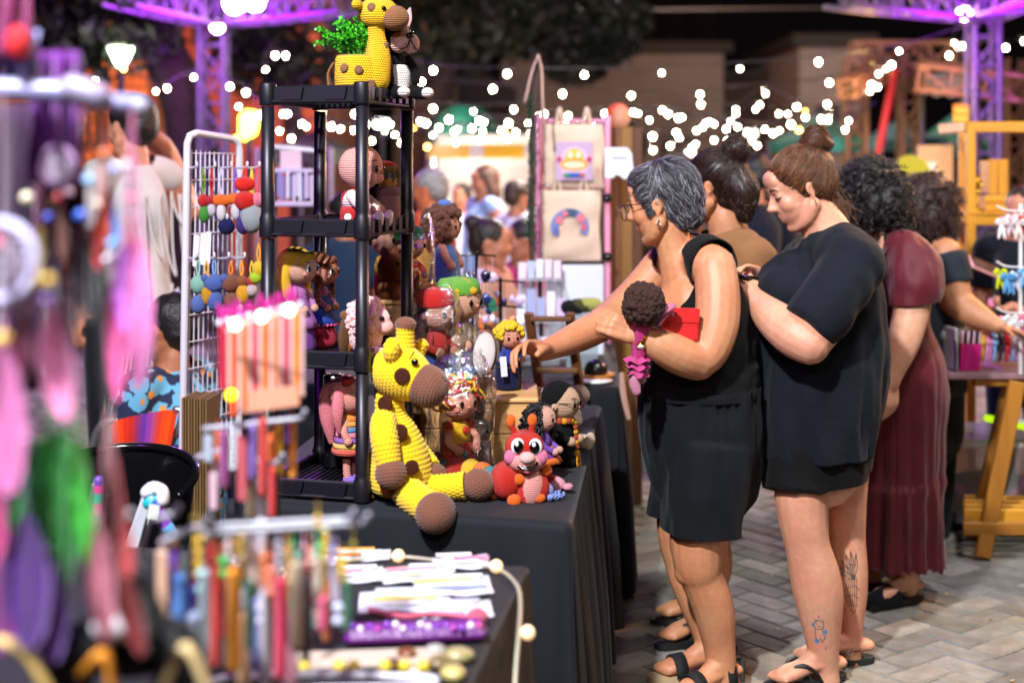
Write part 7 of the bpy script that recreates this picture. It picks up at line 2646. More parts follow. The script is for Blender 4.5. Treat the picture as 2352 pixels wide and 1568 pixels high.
# garland pole with ribbon
t = thing('garland_pole', P(1224, 377, 6.1) * A(1, 1, 0), 'pole wrapped in dark green garland with a beige ribbon on top', 'pole')
a = P(1236, 130, 6.1)
G().tube([P(1222, 640, 6.1) * A(1, 1, 0), P(1222, 560, 6.1), P(1224, 300, 6.1), P(1230, 200, 6.1), a], .012, 8, True, 3).build('pole', M('#3a2c24'), t)
g = G()
for i in range(900):
 y = R.uniform(215, 560)
 c = P(1223 + (250 - y) * .01, y, 6.1)
 v = unit(NR.normal(size=3))
 w = unit(np.cross(v, NR.normal(size=3)))
 L_ = R.uniform(.018, .034)
 g.add([c, c + v * L_ * .5 + w * .005, c + v * L_, c + v * L_ * .5 - w * .005], [[0, 1, 2, 3]], smooth=False)
o = g.build('garland', M('#1c4a2c', rough=.5), t)
o['kind'] = 'stuff'
rib = cloth('#c9a598')
for pts in ([(1236, 128), (1222, 165), (1210, 215), (1206, 232)], [(1236, 128), (1244, 160), (1246, 230), (1250, 285)]):
 G().tube([P(x, y, 6.06) for x, y in pts], [.012, .02, .022, .02], 8, True, 5, flat=.25).build('ribbon', rib, t)
# white board and clear trays on the second table
a, b = P(1290, 608, 6.0), P(1386, 716, 6.0)
G_ = G().box(((a[0] + b[0]) / 2, 6.0, (a[2] + b[2]) / 2 - .09), (b[0] - a[0], .02, a[2] - b[2] + .18), bevel=.003)
t = thing('white_board', A((a[0] + b[0]) / 2, 6.0, TZ), 'plain white display board under the lower tote bag', 'board')
G_.build('panel', M('#c9cdda', rough=.6), t)
G().box(((a[0] + b[0]) / 2, 6.05, (b[2] - .15 + TZ) / 2), (.05, .05, max(.02, b[2] - .15 - TZ))).build('foot', M('#333333'), t)
clear = M('#dfe4ee', rough=.08, alpha=.32, spec=.8)
pastel = ['#b8a0c8', '#c890a8', '#9aa8c8', '#d8c8d0', '#a87888', '#8890b8', '#d0b8c8', '#c8d0e0']
k_ = 0
for lab, x0, x1, y0, yb, Y in (('upper clear stand of pastel cards left of the tote bags', 1190, 1290, 588, 640, 5.9), ('lower clear stand of pastel cards above the folding chair', 1186, 1300, 662, 735, 5.75),
                               ('low clear tray of small packets behind the folding chair', 1150, 1300, 760, 815, 5.6)):
 t = thing('card_stand', P((x0 + x1) / 2, yb, Y) * A(1, 1, 0) + A(0, 0, TZ), lab, 'stand', 'clear card stands on the jewellery table')
 a, b = P(x0, yb, Y), P(x1, yb, Y)
 G().box((a + b) / 2, (b[0] - a[0], .12, .008)).build('shelf', clear, t)
 G().box(((a[0] + b[0]) / 2, Y + .06, (a[2] + TZ) / 2 + .02), (b[0] - a[0], .006, a[2] - TZ + .09)).build('back', clear, t)
 G().tube([(a + b) / 2 * A(1, 1, 0) + A(0, .03, TZ), (a + b) / 2 + A(0, .03, 0)], .008, 8).build('stem', BLACK, t)
 n = 5
 for i in range(n):
  p = a + (b - a) * (i + .5) / n
  h_ = (yb - y0) * Y / F * R.uniform(.6, .95)
  G().box(p + A(0, R.uniform(-.03, .03), h_ / 2 + .004), ((b[0] - a[0]) / n * .78, .004, h_), rot((1, 0, 0), -.15)).build('card', M(R.choice(pastel), rough=.5), t)
# black earring trees
for lab, x, y0, y1, Y, w in (('tall black earring stand in front of the seated woman', 1094, 580, 790, 5.2, 44), ('black earring stand with blue charms beside the bags', 1085, 690, 830, 5.15, 34), ('small black earring stand left of the pastel cards', 1150, 640, 800, 5.3, 52)):
 t = thing('earring_stand', P(x, 377, Y) * A(1, 1, 0) + A(0, 0, TZ), lab, 'stand', 'earring stands on the jewellery table')
 top = P(x, y0, Y)
 G().tube([top * A(1, 1, 0) + A(0, 0, TZ), top], .006, 8).build('post', BLACK, t)
 G().lathe([(.05, 0), (.05, .006), (.008, .012)], top * A(1, 1, 0) + A(0, 0, TZ), 18).build('base', BLACK, t)
 for yy in np.arange(y0 + 8, y1 - 60, 58):
  a, b = P(x - w, yy, Y), P(x + w, yy, Y)
  G().tube([a, (a + b) / 2 + A(0, 0, .006), b], .004, 6).build('arm', BLACK, t)
  for i in range(6):
   p = a + (b - a) * (i + .5) / 6
   L_ = R.uniform(.03, .07)
   g = G()
   g.tube([p, p - A(0, 0, L_)], .0012, 4)
   k2 = R.randrange(3)
   c = p - A(0, .002, L_ + .012)
   if k2 == 0:
    g.sph(c, (.011, .008, .015), nu=10, nv=8)
   elif k2 == 1:
    g.lathe([(.003, .003), (.02, .003), (.02, -.003), (.003, -.003)], c, 14, rot((1, 0, 0), pi / 2))
   else:
    g.box(c - A(0, 0, .012), (.03, .002, .05), rot((0, 1, 0), R.uniform(-.3, .3)))
   g.build('earring', M(R.choice(['#1a2a6a', '#5a80c0', '#d8c8d8', '#c0a8c8', '#2a6a50', '#c86a3a', '#e0e0ea', '#20203a']), rough=.2, spec=.7), t)
# things on the second table near the arm
t = thing('yarn_roll', onplane(1338, 905) * A(1, 1, 0) + A(0, 0, TZ), 'dark and olive fabric rolls lying under the lower tote bag', 'roll')
for i, (x, y, c_) in enumerate(((1316, 705, '#101014'), (1336, 702, '#3a3a20'), (1354, 700, '#8a8a48'))):
 c = P(x, y, 5.5)
 G().tube([c - A(.02, 0, 0), c + A(.022, 0, 0)], .028, 16).build('roll', cloth(c_), t)
G().box(A(P(1336, 0, 5.5)[0], 5.5, (P(0, 723, 5.5)[2] + TZ) / 2), (.12, .1, P(0, 723, 5.5)[2] - TZ)).build('support', M('#8a9aa0', rough=.3, alpha=.5), t)
c = PG(1366, 838, TZ + .02)
t = thing('plate', PG(1368, 842, TZ), 'orange wooden plate with a black domed ornament on the second table', 'plate')
c = P(1368, 822, 5.3)
c[2] = TZ
G().lathe([(.003, .004), (.06, .006), (.075, .02), (.07, .022), (.003, .012)], c, 24).build('dish', M('#a8661c', rough=.35), t)
G().lathe([(.042, .02), (.045, .035), (.035, .06), (.01, .075)], c, 20).build('dome', plastic('#0c0c0e'), t)
c = A(P(1368, 0, 5.16)[0], 5.2, TZ)
tag(G().lathe([(.003, .003), (.055, .004), (.066, .012), (.003, .010)], c, 24).build('paper_plate', M('#e8e8ec')), 'white round paper plate at the edge of the second table', 'plate')
p0 = P(1428, 872, 5.07)
tag(G().tube([p0 + A(0, 0, .02), P(1432, 905, 5.05), P(1444, 960, 5.04)], [.010, .012, .009], 8, True, 4, flat=.5).build('ribbon', yarn('#d8a898', .005)), 'pale pink strap hanging off the corner of the second table', 'ribbon')
c = PG(1462, 1075, .0)
g2 = G()
g2.sph(c + A(.0, 0, .07), (.10, .08, .08))
g2.tube([c + A(-.02, 0, .13), c + A(.03, 0, .20)], [.03, .05], 10)
tag(finish(blob(g2, .01, 2), 'plastic_bag', M('#7fb4c4', rough=.25, spec=.6), None, noise=nz(22, .02, 3)), 'pale turquoise plastic bag on the paving beside the second table', 'bag')
# ------------------------------------------------------------------ right hand stalls
YW = wood('#a86e22', 1.0, 'Z')
YWX = wood('#a86e22', 1.0, 'X')
YL = wood('#d8982a', 1.0, 'Z')
YLX = wood('#d8982a', 1.0, 'X')
# trestle table
t = thing('trestle_table', P(2290, 377, 5.75) * A(1, 1, 0), 'wooden trestle table carrying the hair accessories', 'table')
a0 = P(2178, 857, 5.6)
tz = a0[2]
G().box((a0[0] + .55, 5.95, tz - .012), (1.1, .7, .024), bevel=.003).build('tabletop', M('#8a6a70', rough=.3, var=.15), t)
def leg(p, q_, w=.062, h=.03):
 G().bar(p, q_, w, h, hint=(0, 1, 0), bevel=.004).build('leg', YW, t)
leg(P(2336, 876, 5.6), P(2256, 1290, 5.57) * A(1, 1, 0) + A(0, 0, .012))
leg(P(2318, 880, 5.72), P(2236, 1230, 5.86) * A(1, 1, 0) + A(0, 0, .012), .05)
leg(P(2196, 872, 6.1), P(2168, 1165, 6.3) * A(1, 1, 0) + A(0, 0, .012), .06)
leg(P(2420, 876, 6.1), P(2470, 1150, 6.2) * A(1, 1, 0) + A(0, 0, .012), .06)
G().bar(P(2236, 873, 5.64), P(2480, 873, 5.64), .03, .045, bevel=.004).build('apron', YWX, t)
for i in range(4):
 Y = 5.62 + .075 * i
 G().bar(P(2214, 1214, Y + .02) * A(1, 1, 0) + A(0, 0, .155), P(2480, 1214, Y) * A(1, 1, 0) + A(0, 0, .155), .062, .018, hint=(0, 1, 0), bevel=.003).build('shelf_slat', YLX, t)
G().bar(A(P(2212, 0, 5.57)[0], 5.57, .125), A(P(2480, 0, 5.57)[0], 5.57, .125), .022, .05, bevel=.003).build('rail', YWX, t)
G().bar(A(P(2216, 0, 5.6)[0], 5.58, .13), A(P(2216, 0, 5.9)[0], 5.9, .13), .022, .06, bevel=.003).build('rail', YW, t)
# hair accessories
zt_ = tz
tp = lambda x, Y: A((x - CX) / F * Y, Y, zt_)
t = thing('hairband_rack', tp(2270, 5.8), 'clear rack of pink hair clips and headbands with a black edged white end panel', 'display rack')
c = tp(2182, 5.68)
G().box(c + A(0, .06, .088), (.012, .2, .17), rot((0, 0, 1), .15), bevel=.004).build('end_panel', M('#d8d8de'), t)
G().tube([c + A(.01, -.04, 0), c + A(.01, -.04, .10), c + A(.01, -.0, .17), c + A(.01, .08, .18), c + A(.01, .14, .16)], .005, 6, True, 4).build('edge_trim', BLACK, t)
G().tube([tp(2182, 5.7) + A(0, .05, .13), tp(2480, 5.7) + A(0, .05, .13)], .03, 14).build('tube', clear, t)
cols = ['#c8187e', '#c8187e', '#d0288a', '#c8187e', '#c01a78', '#c8187e', '#d02080']
for i, cc in enumerate(cols):
 p = tp(2203 + i * 6.5, 5.69)
 G().box(p + A(0, -.03, .055), (.008, .03, .105), rot((0, 1, 0), .08), bevel=.002).build('clip_card', M(cc, rough=.5), t)
 G().box(p + A(.003, -.032, .135), (.006, .02, .05), rot((0, 1, 0), .08), bevel=.002).build('clip_head', BLACK if i % 2 else M('#d8b0c0'), t)
hb = [('#c8982a', 2252), ('#d88aa8', 2262), ('#c878b8', 2270), ('#7aa8d8', 2280), ('#141416', 2293), ('#b8141a', 2308), ('#7a9ad8', 2322), ('#a888c8', 2334), ('#e070a0', 2346), ('#e0a878', 2356), ('#e8d8a0', 2366)]
for i, (cc, x) in enumerate(hb):
 p = tp(x, 5.69) + A(0, .05, .085)
 G().torus(p, .078, .006, (1, 0, 0), 22, 8, arc=(-.6, pi + .6)).build('headband', M(cc, rough=.5), t)
 g = G()
 for j in range(7):
  an = .4 + j * .28
  g.sph(p + A(0, -math.cos(an * .8) * .08 - .004, math.sin(an * .8) * .085 + .004), R.uniform(.010, .016), nu=8, nv=6)
 g.build('pompom', M(cc if i not in (5, 6) else ('#c8141a' if i == 5 else '#e8e4e8'), rough=.8), t)
# bow stand
t = thing('bow_stand', tp(2340, 5.6), 'white wire stand hung with hair bows at the right edge', 'display stand')
c = tp(2344, 5.6)
G().tube([c, c + A(0, 0, .66)], .008, 8).build('post', M('#d8d8dc', rough=.3), t)
for k2, (zz, cols_) in enumerate(((.62, ['#d8ccc8', '#b8181c', '#e0d0d8', '#c8a0b0', '#a01418', '#e8e0e0']), (.40, ['#c8d020', '#5a9ad0', '#7ab0e0', '#c89a20', '#d8e0f0']), (.22, ['#c0181c', '#e0789c', '#d8dce0', '#e888a8', '#88a890']))):
 G().tube([c + A(-.10, -.02, zz + .04), c + A(-.05, -.02, zz + .02), c + A(.12, -.02, zz + .02)], .0035, 6, True, 3).build('hook_arm', M('#d8d8dc', rough=.3), t)
 for i in range(9):
  b_ = c + A(-.085 + .022 * i, R.uniform(-.05, 0), zz - R.uniform(0, .03))
  g = G()
  cc = R.choice(cols_)
  for s in (-1, 1):
   g.tube([b_, b_ + A(s * .014, -.004, .012), b_ + A(s * .022, 0, -.004), b_], [.004, .010, .010, .004], 8, True, 3, flat=.6)
   g.tube([b_, b_ + A(s * .006, 0, -.03), b_ + A(s * .012, 0, -.06)], [.005, .008, .005], 6, True, 3, flat=.4)
  g.sph(b_, .006, nu=8, nv=6)
  g.build('bow', cloth(cc), t)
# plastic boxes below
def tub(x0, x1, y0, y1, Y, depth, label, matl, lidm, taper=.06):
 a, b = P(x0, y0, Y), P(x1, y1, Y)
 w, h = b[0] - a[0], a[2] - b[2]
 t = thing('storage_box', A((a[0] + b[0]) / 2, Y + depth / 2, b[2]), label, 'storage box')
 c = A((a[0] + b[0]) / 2, Y + depth / 2, 0)
 def ring(z, s, r=.05):
  pts = []
  for cx_, cy_, a0 in ((1, 1, 0), (-1, 1, pi / 2), (-1, -1, pi), (1, -1, 3 * pi / 2)):
   for q_ in np.linspace(a0, a0 + pi / 2, 5):
    pts.append(c + A(cx_ * (w / 2 * s - r) + r * math.cos(q_), cy_ * (depth / 2 * s - r) + r * math.sin(q_), z))
  return pts
 z0, z1 = b[2], a[2]
 G().grid(np.array([ring(z0 + .002, 1 - taper - .03), ring(z0 + .012, 1 - taper), ring(z1 - .035, 1 - .01), ring(z1 - .034, 1.03)]), True, True).build('body', matl, t)
 G().grid(np.array([ring(z1 - .033, 1.05), ring(z1 - .012, 1.055), ring(z1 - .008, 1.02), ring(z1, .98)]), True, True).build('lid', lidm, t)
 for s in (-1, 1):
  G().box(c + A(s * w * .50, 0, z1 - .06), (.012, depth * .35, .05), bevel=.004).build('handle', lidm, t)
 return t
tub(2178, 2480, 1010, 1205, 5.95, .42, 'big clear plastic storage box under the trestle table', M('#c4c8cc', rough=.15, alpha=.55, spec=.8), M('#d8dce0', rough=.15, alpha=.75, spec=.8))
tb = tub(2205, 2470, 1122, 1203, 6.0, .32, 'pink lidded box inside the clear storage box', M('#b8607a', rough=.35), M('#d888a0', rough=.3))
c = P(2340, 1170, 5.985)
g = G().box(c, (.115, .003, .075))
lb = g.build('label', M('#1c4030', rough=.6), tb)
fc = bpy.data.curves.new('label_text', 'FONT')
fc.body = 'organizer'
fc.size = .02
fc.extrude = .0006
fo = bpy.data.objects.new('label_text', fc)
COL.objects.link(fo)
bpy.context.view_layer.update()
tm = evald(fo)
bpy.data.objects.remove(fo)
tm.materials.clear()
tm.materials.append(M('#d8d8c8'))
fo = link('label_text', tm, tb)
fo.location = c - LOC[tb.name] + A(-.046, -.004, .033)
fo.rotation_euler = (pi / 2, pi / 2, 0)
g = G()
for i in range(3):
 g.box(c + A(-.012, -.003, .016 - .016 * i), (.022, .002, .010))
g.build('label_icons', M('#a8b890'), tb)
for i, (x, y, cc, r_) in enumerate(((2222, 1095, '#5a2030', .035), (2252, 1092, '#c8a83a', .04), (2310, 1085, '#5ab090', .045), (2330, 1098, '#90c850', .03), (2200, 1085, '#8ac0d0', .025))):
 c = P(x, y + 6, 6.12)
 c[2] = P(0, 1122, 6.0)[2] + r_ * .72
 tag(G().sph(c, (r_ * 1.2, r_, r_ * .72)).build('yarn_ball', yarn(cc, .006)), ('wine red', 'mustard yellow', 'mint green', 'leaf green', 'pale blue')[i] + ' yarn ball on the pink box inside the clear storage box', 'yarn ball')
t = thing('yellow_tube', P(2310, 970, 5.85) * A(1, 1, 0) + A(0, 0, .44), 'neon yellow green tube stuck out under the trestle table', 'tube')
G().tube([P(2268, 960, 5.85), P(2380, 985, 5.8)], .015, 10).build('tube', M('#c8f018', rough=.3, emis=.9, ecol='#b8f010'), t)  # yellow tube whose material emits a little
G().tube([P(2310, 962, 5.83), P(2352, 972, 5.82)], .0155, 10).build('band', M('#f0f4e8', rough=.3, emis=.4), t)
# wooden rack with boxes
t = thing('wooden_rack', P(2290, 377, 6.7) * A(1, 1, 0), 'yellow lit open wooden rack behind the hair clip table', 'rack')
for x, Y in ((2212, 7.0), (2229, 6.6), (2420, 6.6), (2400, 7.0)):
 b = P(x, 290, Y)
 G().box((b[0], Y, b[2] / 2), (.04, .04, b[2]), bevel=.004).build('post', YL, t)
for y in (292, 505, 722):
 a, b = P(2222, y, 6.6), P(2430, y, 6.6)
 G().box(((a[0] + b[0]) / 2, 6.6, a[2]), (b[0] - a[0], .03, .05), bevel=.004).build('rail', YLX, t)
 a2 = P(2222, y, 7.0)
 G().box((a[0] + .0, 6.8, a[2]), (.03, .4, .05), bevel=.004).build('rail', YL, t)
 if y > 400:
  for i in range(4):
   G().box(((a[0] + b[0]) / 2, 6.62 + .1 * i, a[2] + .03), (b[0] - a[0], .09, .016), bevel=.003).build('shelf_board', YLX, t)
zs = P(0, 505, 6.6)[2] + .039
for lab, x0, x1, h_, dz in (('long low wooden crate on the rack shelf', 2262, 2380, .075, 0), ('upright wooden box stacked on the low crate', 2270, 2316, .165, .077)):
 a, b = P(x0, 480, 6.65), P(x1, 480, 6.65)
 t2 = thing('wooden_crate', A((a[0] + b[0]) / 2, 6.72, zs + dz), lab, 'crate')
 n = max(2, int((b[0] - a[0]) / .035)) if dz else 2
 for i in range(n):
  if dz:
   G().box((a[0] + (b[0] - a[0]) * (i + .5) / n, 6.65, zs + dz + h_ / 2), ((b[0] - a[0]) / n - .003, .012, h_), bevel=.002).build('slat', YL, t2)
  else:
   G().box(((a[0] + b[0]) / 2, 6.65, zs + h_ * (i + .5) / n), (b[0] - a[0], .012, h_ / n - .003), bevel=.002).build('slat', YLX, t2)
 G().box(((a[0] + b[0]) / 2, 6.73, zs + dz + h_ / 2), (b[0] - a[0] - .01, .13, h_ - .01), bevel=.003).build('body', YL, t2)
t2 = thing('trophy', P(2248, 480, 6.55) * A(1, 1, 0) + A(0, 0, zs), 'golden heart charm stand on the wooden rack shelf', 'ornament')
c = A(P(2248, 0, 6.6)[0], 6.62, zs)
G().lathe([(.03, 0), (.03, .01), (.008, .02), (.006, .1), (.018, .14), (.004, .17)], c, 14).build('stem', M('#b8862a', metal=.9, rough=.3), t2)
for i in range(3):
 G().sph(c + A(-.02 + .02 * i, -.01, .06 + .03 * i), (.012, .006, .012), nu=8, nv=6).build('heart', M('#d8a83a', metal=.8, rough=.3), t2)
c = P(2240, 642, 6.7)
t2 = thing('wood_slice', c * A(1, 1, 0) + A(0, 0, P(0, 722, 6.6)[2] + .039), 'round orange wood slice leaning on the lower rack shelf', 'wood slice')
r_ = 48 * 6.7 / F
zc = P(0, 722, 6.6)[2] + .04 + r_
G().lathe([(.003, .012), (r_ * .9, .012)], A(c[0], 6.72, zc), 28, rot((1, 0, 0), pi / 2)).build('face', wood('#b8661c', .6, 'X'), t2)
G().lathe([(r_, .013), (r_, -.013), (.003, -.013)], A(c[0], 6.72, zc), 28, rot((1, 0, 0), pi / 2)).build('bark', M('#5a3418', rough=.9), t2)
lamp('POINT', 'rack_light', (3.35, 5.9, 1.75), (0, 0, 0), 9, (1, .72, .3), .1)
# ------------------------------------------------------------------ left middle: grid rack, chairs, boxes
WM = M('#c4c0cc', rough=.35, spec=.45)
RY = 4.35
t = thing('grid_rack', P(480, 377, RY) * A(1, 1, 0), 'white wire grid rack hung with crochet keyrings left of the black shelf', 'rack')
rk = lambda x, y, dy=0.0: P(x, y, RY + dy)
sl = .25
G().tube([A(rk(418, 1090)[0], RY, .01), rk(418, 1085), rk(430, 330), rk(436, 312), rk(450, 306, .02), rk(530, 318, .25), rk(546, 326, .27), rk(550, 345, .28), rk(548, 1085, .28), A(rk(548, 1085, .28)[0], RY + .28, .01)], .0115, 10, True, 1).build('frame', WM, t)
g = G()
for i in range(11):
 u = i / 10
 a, b = rk(440 + 104 * u, 345 + 10 * u, .02 + .25 * u), rk(430 + 112 * u, 1080, .02 + .25 * u)
 g.tube([a, b], .0022, 5)
for y in np.arange(352, 1080, 62):
 a, b = rk(432, y, .01), rk(548, y + (y - 377) * -.05, .28)
 g.tube([a, b], .0022, 5)
o = g.build('grid', WM, t)
o['kind'] = 'stuff'
hooks = []
for y, xs in ((382, (450, 492, 530, 566, 594)), (590, (450, 490, 524, 560)), (502, (520, 575))):
 for x in xs:
  a = rk(x - 26, y + 4, .05)
  b = rk(x, y + 2, -.06)
  G().tube([a, b, b + A(.004, -.01, .014)], .004, 6, True, 3).build('hook', WM, t)
def keyring(x, y, ytop, label, parts, strap, Y=RY - .06):
 """parts: (dx, dy, rx, ry, colour) in photo pixels"""
 t = thing('keyring', P(x, y, Y), label, 'keyring', 'crochet keyrings on the white grid rack')
 m_ = Y / F * 1.22
 parts = [(p_[0] * 1.2, p_[1] * 1.2) + p_[2:] for p_ in parts]
 top = P(x, ytop, Y)
 bt = P(x + parts[0][0], y + parts[0][1] - parts[0][3] * .8, Y)
 for s in (-1, 1):
  G().tube([top, (top + bt) / 2 + A(s * .005, 0, 0), bt], .0024, 6, True, 3).build('strap', M(strap, rough=.7), t)
 for k2, (dx, dy, rx, ry, cc, *nm) in enumerate(parts):
  G().sph(P(x + dx, y + dy, Y - .004 * k2), A(rx, min(rx, ry), ry) * m_, nu=14, nv=10).build(nm[0] if nm else 'body', yarn(cc, .005), t)
MU = [(0, -12, 21, 12, '#e0640c', 'cap'), (0, 10, 9, 18, '#d8d0d0', 'stem')]
keyring(508, 475, 385, 'orange mushroom keyring, left one of two on the upper hooks', MU, '#b8b0c8')
keyring(541, 472, 385, 'orange mushroom keyring, right one of two on the upper hooks', MU, '#6a58b8')
keyring(467, 478, 385, 'red and green strawberry keyring on the upper hooks', [(0, -14, 11, 13, '#b8141a', 'cap'), (2, 12, 11, 16, '#3a8a2a', 'body')], '#6a8a2a')
keyring(486, 470, 385, 'red mushroom keyring between strawberry and orange mushroom', [(0, -8, 13, 10, '#a81820', 'cap'), (0, 10, 8, 13, '#c8c0c8', 'stem')], '#b82020')
keyring(562, 440, 385, 'bright red double heart keyring on the upper hooks', [(0, -14, 20, 15, '#d8180c', 'heart'), (2, 18, 22, 20, '#c81208', 'heart')], '#d82a10')
keyring(590, 460, 385, 'pink headed keyring beside the red hearts', [(0, 0, 15, 15, '#d8788c', 'head'), (-12, -12, 8, 7, '#d8b020', 'hat')], '#d83a4a')
keyring(578, 500, 385, 'plump grey white keyring below the red hearts', [(0, 0, 23, 30, '#9aa0a0', 'body')], '#e0c020')
keyring(558, 505, 400, 'purple cone keyring under the right mushroom', [(0, -16, 12, 9, '#3a4ab0', 'hat'), (0, 8, 14, 20, '#3a1f6a', 'body')], '#5a3a9a')
keyring(520, 520, 470, 'navy blue star keyring below the left mushroom', [(0, 0, 16, 16, '#1a2050', 'body')], '#8a2020')
keyring(455, 675, 590, 'mint and blue bear keyring on the lower hooks', [(0, -18, 15, 18, '#86b8a4', 'head'), (0, 20, 15, 18, '#5468a8', 'body')], '#88b8a8')
keyring(492, 665, 590, 'slate blue koala keyring on the lower hooks', [(0, -12, 21, 18, '#4a62a4', 'head'), (2, 22, 15, 20, '#4a62a4', 'body'), (-18, -22, 8, 8, '#4a62a4', 'ear'), (18, -22, 8, 8, '#4a62a4', 'ear')], '#6a9ad0')
keyring(474, 660, 600, 'yellow bee keyring behind the blue koala', [(0, -16, 12, 11, '#d8a010', 'head'), (2, 14, 12, 20, '#c8900c', 'body')], '#d89a10')
keyring(530, 668, 600, 'brown bear keyring on the lower hooks', [(0, -14, 18, 18, '#7a4630', 'head'), (2, 18, 16, 16, '#7a4630', 'body')], '#d87a20')
keyring(555, 668, 600, 'brown and yellow bear keyring right of the plain brown bear', [(0, -18, 13, 12, '#8a4a20', 'head'), (2, 6, 13, 20, '#d89a10', 'body')], '#e08a18')
keyring(578, 655, 600, 'small red and white keyring right of the yellow bear', [(0, -8, 10, 10, '#b82a20', 'head'), (0, 10, 11, 12, '#c8b0b0', 'body')], '#e0b020')
keyring(594, 628, 560, 'lime and yellow ring keyring beside the shelf post', [(0, -8, 13, 16, '#d8b820', 'head'), (-6, 8, 12, 12, '#a8c820', 'body')], '#d89a10')
for i, (x, y) in enumerate(((450, 575), (466, 572), (478, 568))):
 tag(G().box(rk(x, y, -.05), (.016, .004, .095), rot((0, 1, 0), .04)).build('name_card', M('#cfc4cc', rough=.6)), ('leftmost', 'middle', 'rightmost')[i] + ' of three narrow white cards on the grid rack', 'card', 'white cards on the grid rack')
# second rack glimpsed through the shelf
t = thing('acrylic_display', P(680, 377, 6.2) * A(1, 1, 0), 'pale clear display rack seen through the upper shelf', 'display rack')
for x in (632, 722):
 G().tube([P(x, 340, 6.2), P(x, 340, 6.2) * A(1, 1, 0)], .010, 8).build('post', M('#222226'), t)
G().tube([P(632, 338, 6.2), P(722, 346, 6.2)], .012, 8).build('rail', WM, t)
for y in (392, 468):
 G().box(P(678, y, 6.2), (90 * 6.2 / F, .12, .02), bevel=.004).build('shelf', M('#b8a8c8', rough=.2), t)
for i in range(12):
 G().box(P(640 + 7 * i, 425 + (i % 3) * 4, 6.14), (.011, .006, .10 + .02 * (i % 2)), bevel=.002).build('pendant', M(R.choice(['#c8b8d8', '#8a80c0', '#d8d0e0', '#b090b0', '#6a68a0']), rough=.3), t)
G().box(P(668, 372, 6.18), (.09, .01, .10)).build('paper', M('#c8a8b8'), t)
# cardboard stack
t = thing('cardboard_stack', P(462, 1000, 4.15) * A(1, 1, 0), 'stack of flat brown kraft bags standing beside the grid rack', 'bags')
for i in range(9):
 a = P(436 + 6.5 * i, 905 + 2 * (i % 3), 4.15 + .012 * i)
 hgt = a[2] - .36
 G().box((a[0], a[1], .36 + hgt / 2), (.006, .13, hgt), rot((0, 0, 1), -.1), bevel=.001).build('kraft_bag', M('#5c4424' if i % 2 else '#6f5630', rough=.8, var=.1), t)
G().box((P(464, 0, 4.2)[0], 4.2, .175), (.2, .26, .35), bevel=.005).build('stool', M('#2a241e'), t)
# folding fabric chair
t = thing('folding_chair', P(320, 377, 4.55) * A(1, 1, 0), 'folding chair with red, orange and purple striped fabric back', 'chair')
rows = []
for v in np.linspace(0, 1, 9):
 row = []
 for u in np.linspace(0, 1, 25):
  a = P(252 + 158 * u, 968 - 30 * u, 4.5 + .1 * u)
  b = P(262 + 118 * u, 1085 - 4 * u, 4.42 + .1 * u)
  row.append(a + (b - a) * v + A(0, .035 * math.sin(pi * u), 0))
 rows.append(row)
g = G()
rows = np.array(rows)
cols = ['#b8280a', '#c83a0c', '#b82814', '#a82420', '#7a2858', '#5a2a80', '#7a3088', '#983a5a', '#b83020', '#c83a0c', '#c8420c', '#b8300a']
for i in range(12):
 g.grid(rows[:, 2 * i:2 * i + 3], False, m=i)
o = g.build('fabric_back', [cloth(c_) for c_ in cols], t)
ALU = M('#b8b8bc', metal=.9, rough=.3)
G().tube([P(252, 966, 4.5), P(232, 975, 4.5), P(216, 1010, 4.5), P(208, 1100, 4.5), A(P(205, 0, 4.5)[0], 4.5, .01)], .012, 8, True, 4).build('tube_frame', ALU, t)
G().tube([P(404, 940, 4.6), P(416, 944, 4.6), P(414, 975, 4.6), P(372, 1090, 4.58), A(P(330, 0, 4.5)[0], 4.3, .01)], .012, 8, True, 4).build('tube_frame', ALU, t)
G().tube([P(300, 1090, 4.4), P(380, 1088, 4.5), A(P(420, 0, 4.9)[0], 4.9, .01)], .012, 8, True, 2).build('tube_frame', ALU, t)
# black tub chair
t = thing('plastic_chair', P(300, 377, 3.55) * A(1, 1, 0), 'glossy black plastic tub chair with a curved back behind the craft table', 'chair')
cc = P(290, 1200, 3.6)
BP = plastic('#0a0a0c', rough=.15)
r_ = .185
zr = P(0, 1062, 3.5)[2]
rows = []
ang = np.linspace(-.5, pi + .5, 40)
for z, rr in ((zr, r_), (zr - .03, r_ - .004), (zr - .2, r_ - .02), (.44, r_ - .03)):
 rows.append([A(cc[0] + rr * math.cos(a) * 1.0, 3.55 - rr * math.sin(a) * -.8, z - .075 * (abs(a - pi / 2) / 2.07) ** 2 * (z > .5)) for a in ang])
o = G().grid(np.array(rows), False).build('back_shell', BP, t)
G().tube(rows[0], .011, 8).build('rim', BP, t)
G().lathe([(.003, .44), (.17, .44), (.18, .42), (.003, .40)], A(cc[0], 3.55, 0), 26).build('seat', BP, t)
for sx in (-1, 1):
 for sy in (-1, 1):
  G().tube([A(cc[0] + sx * .12, 3.55 + sy * .11, .41), A(cc[0] + sx * .17, 3.55 + sy * .16, .012)], .014, 8).build('leg', BP, t)
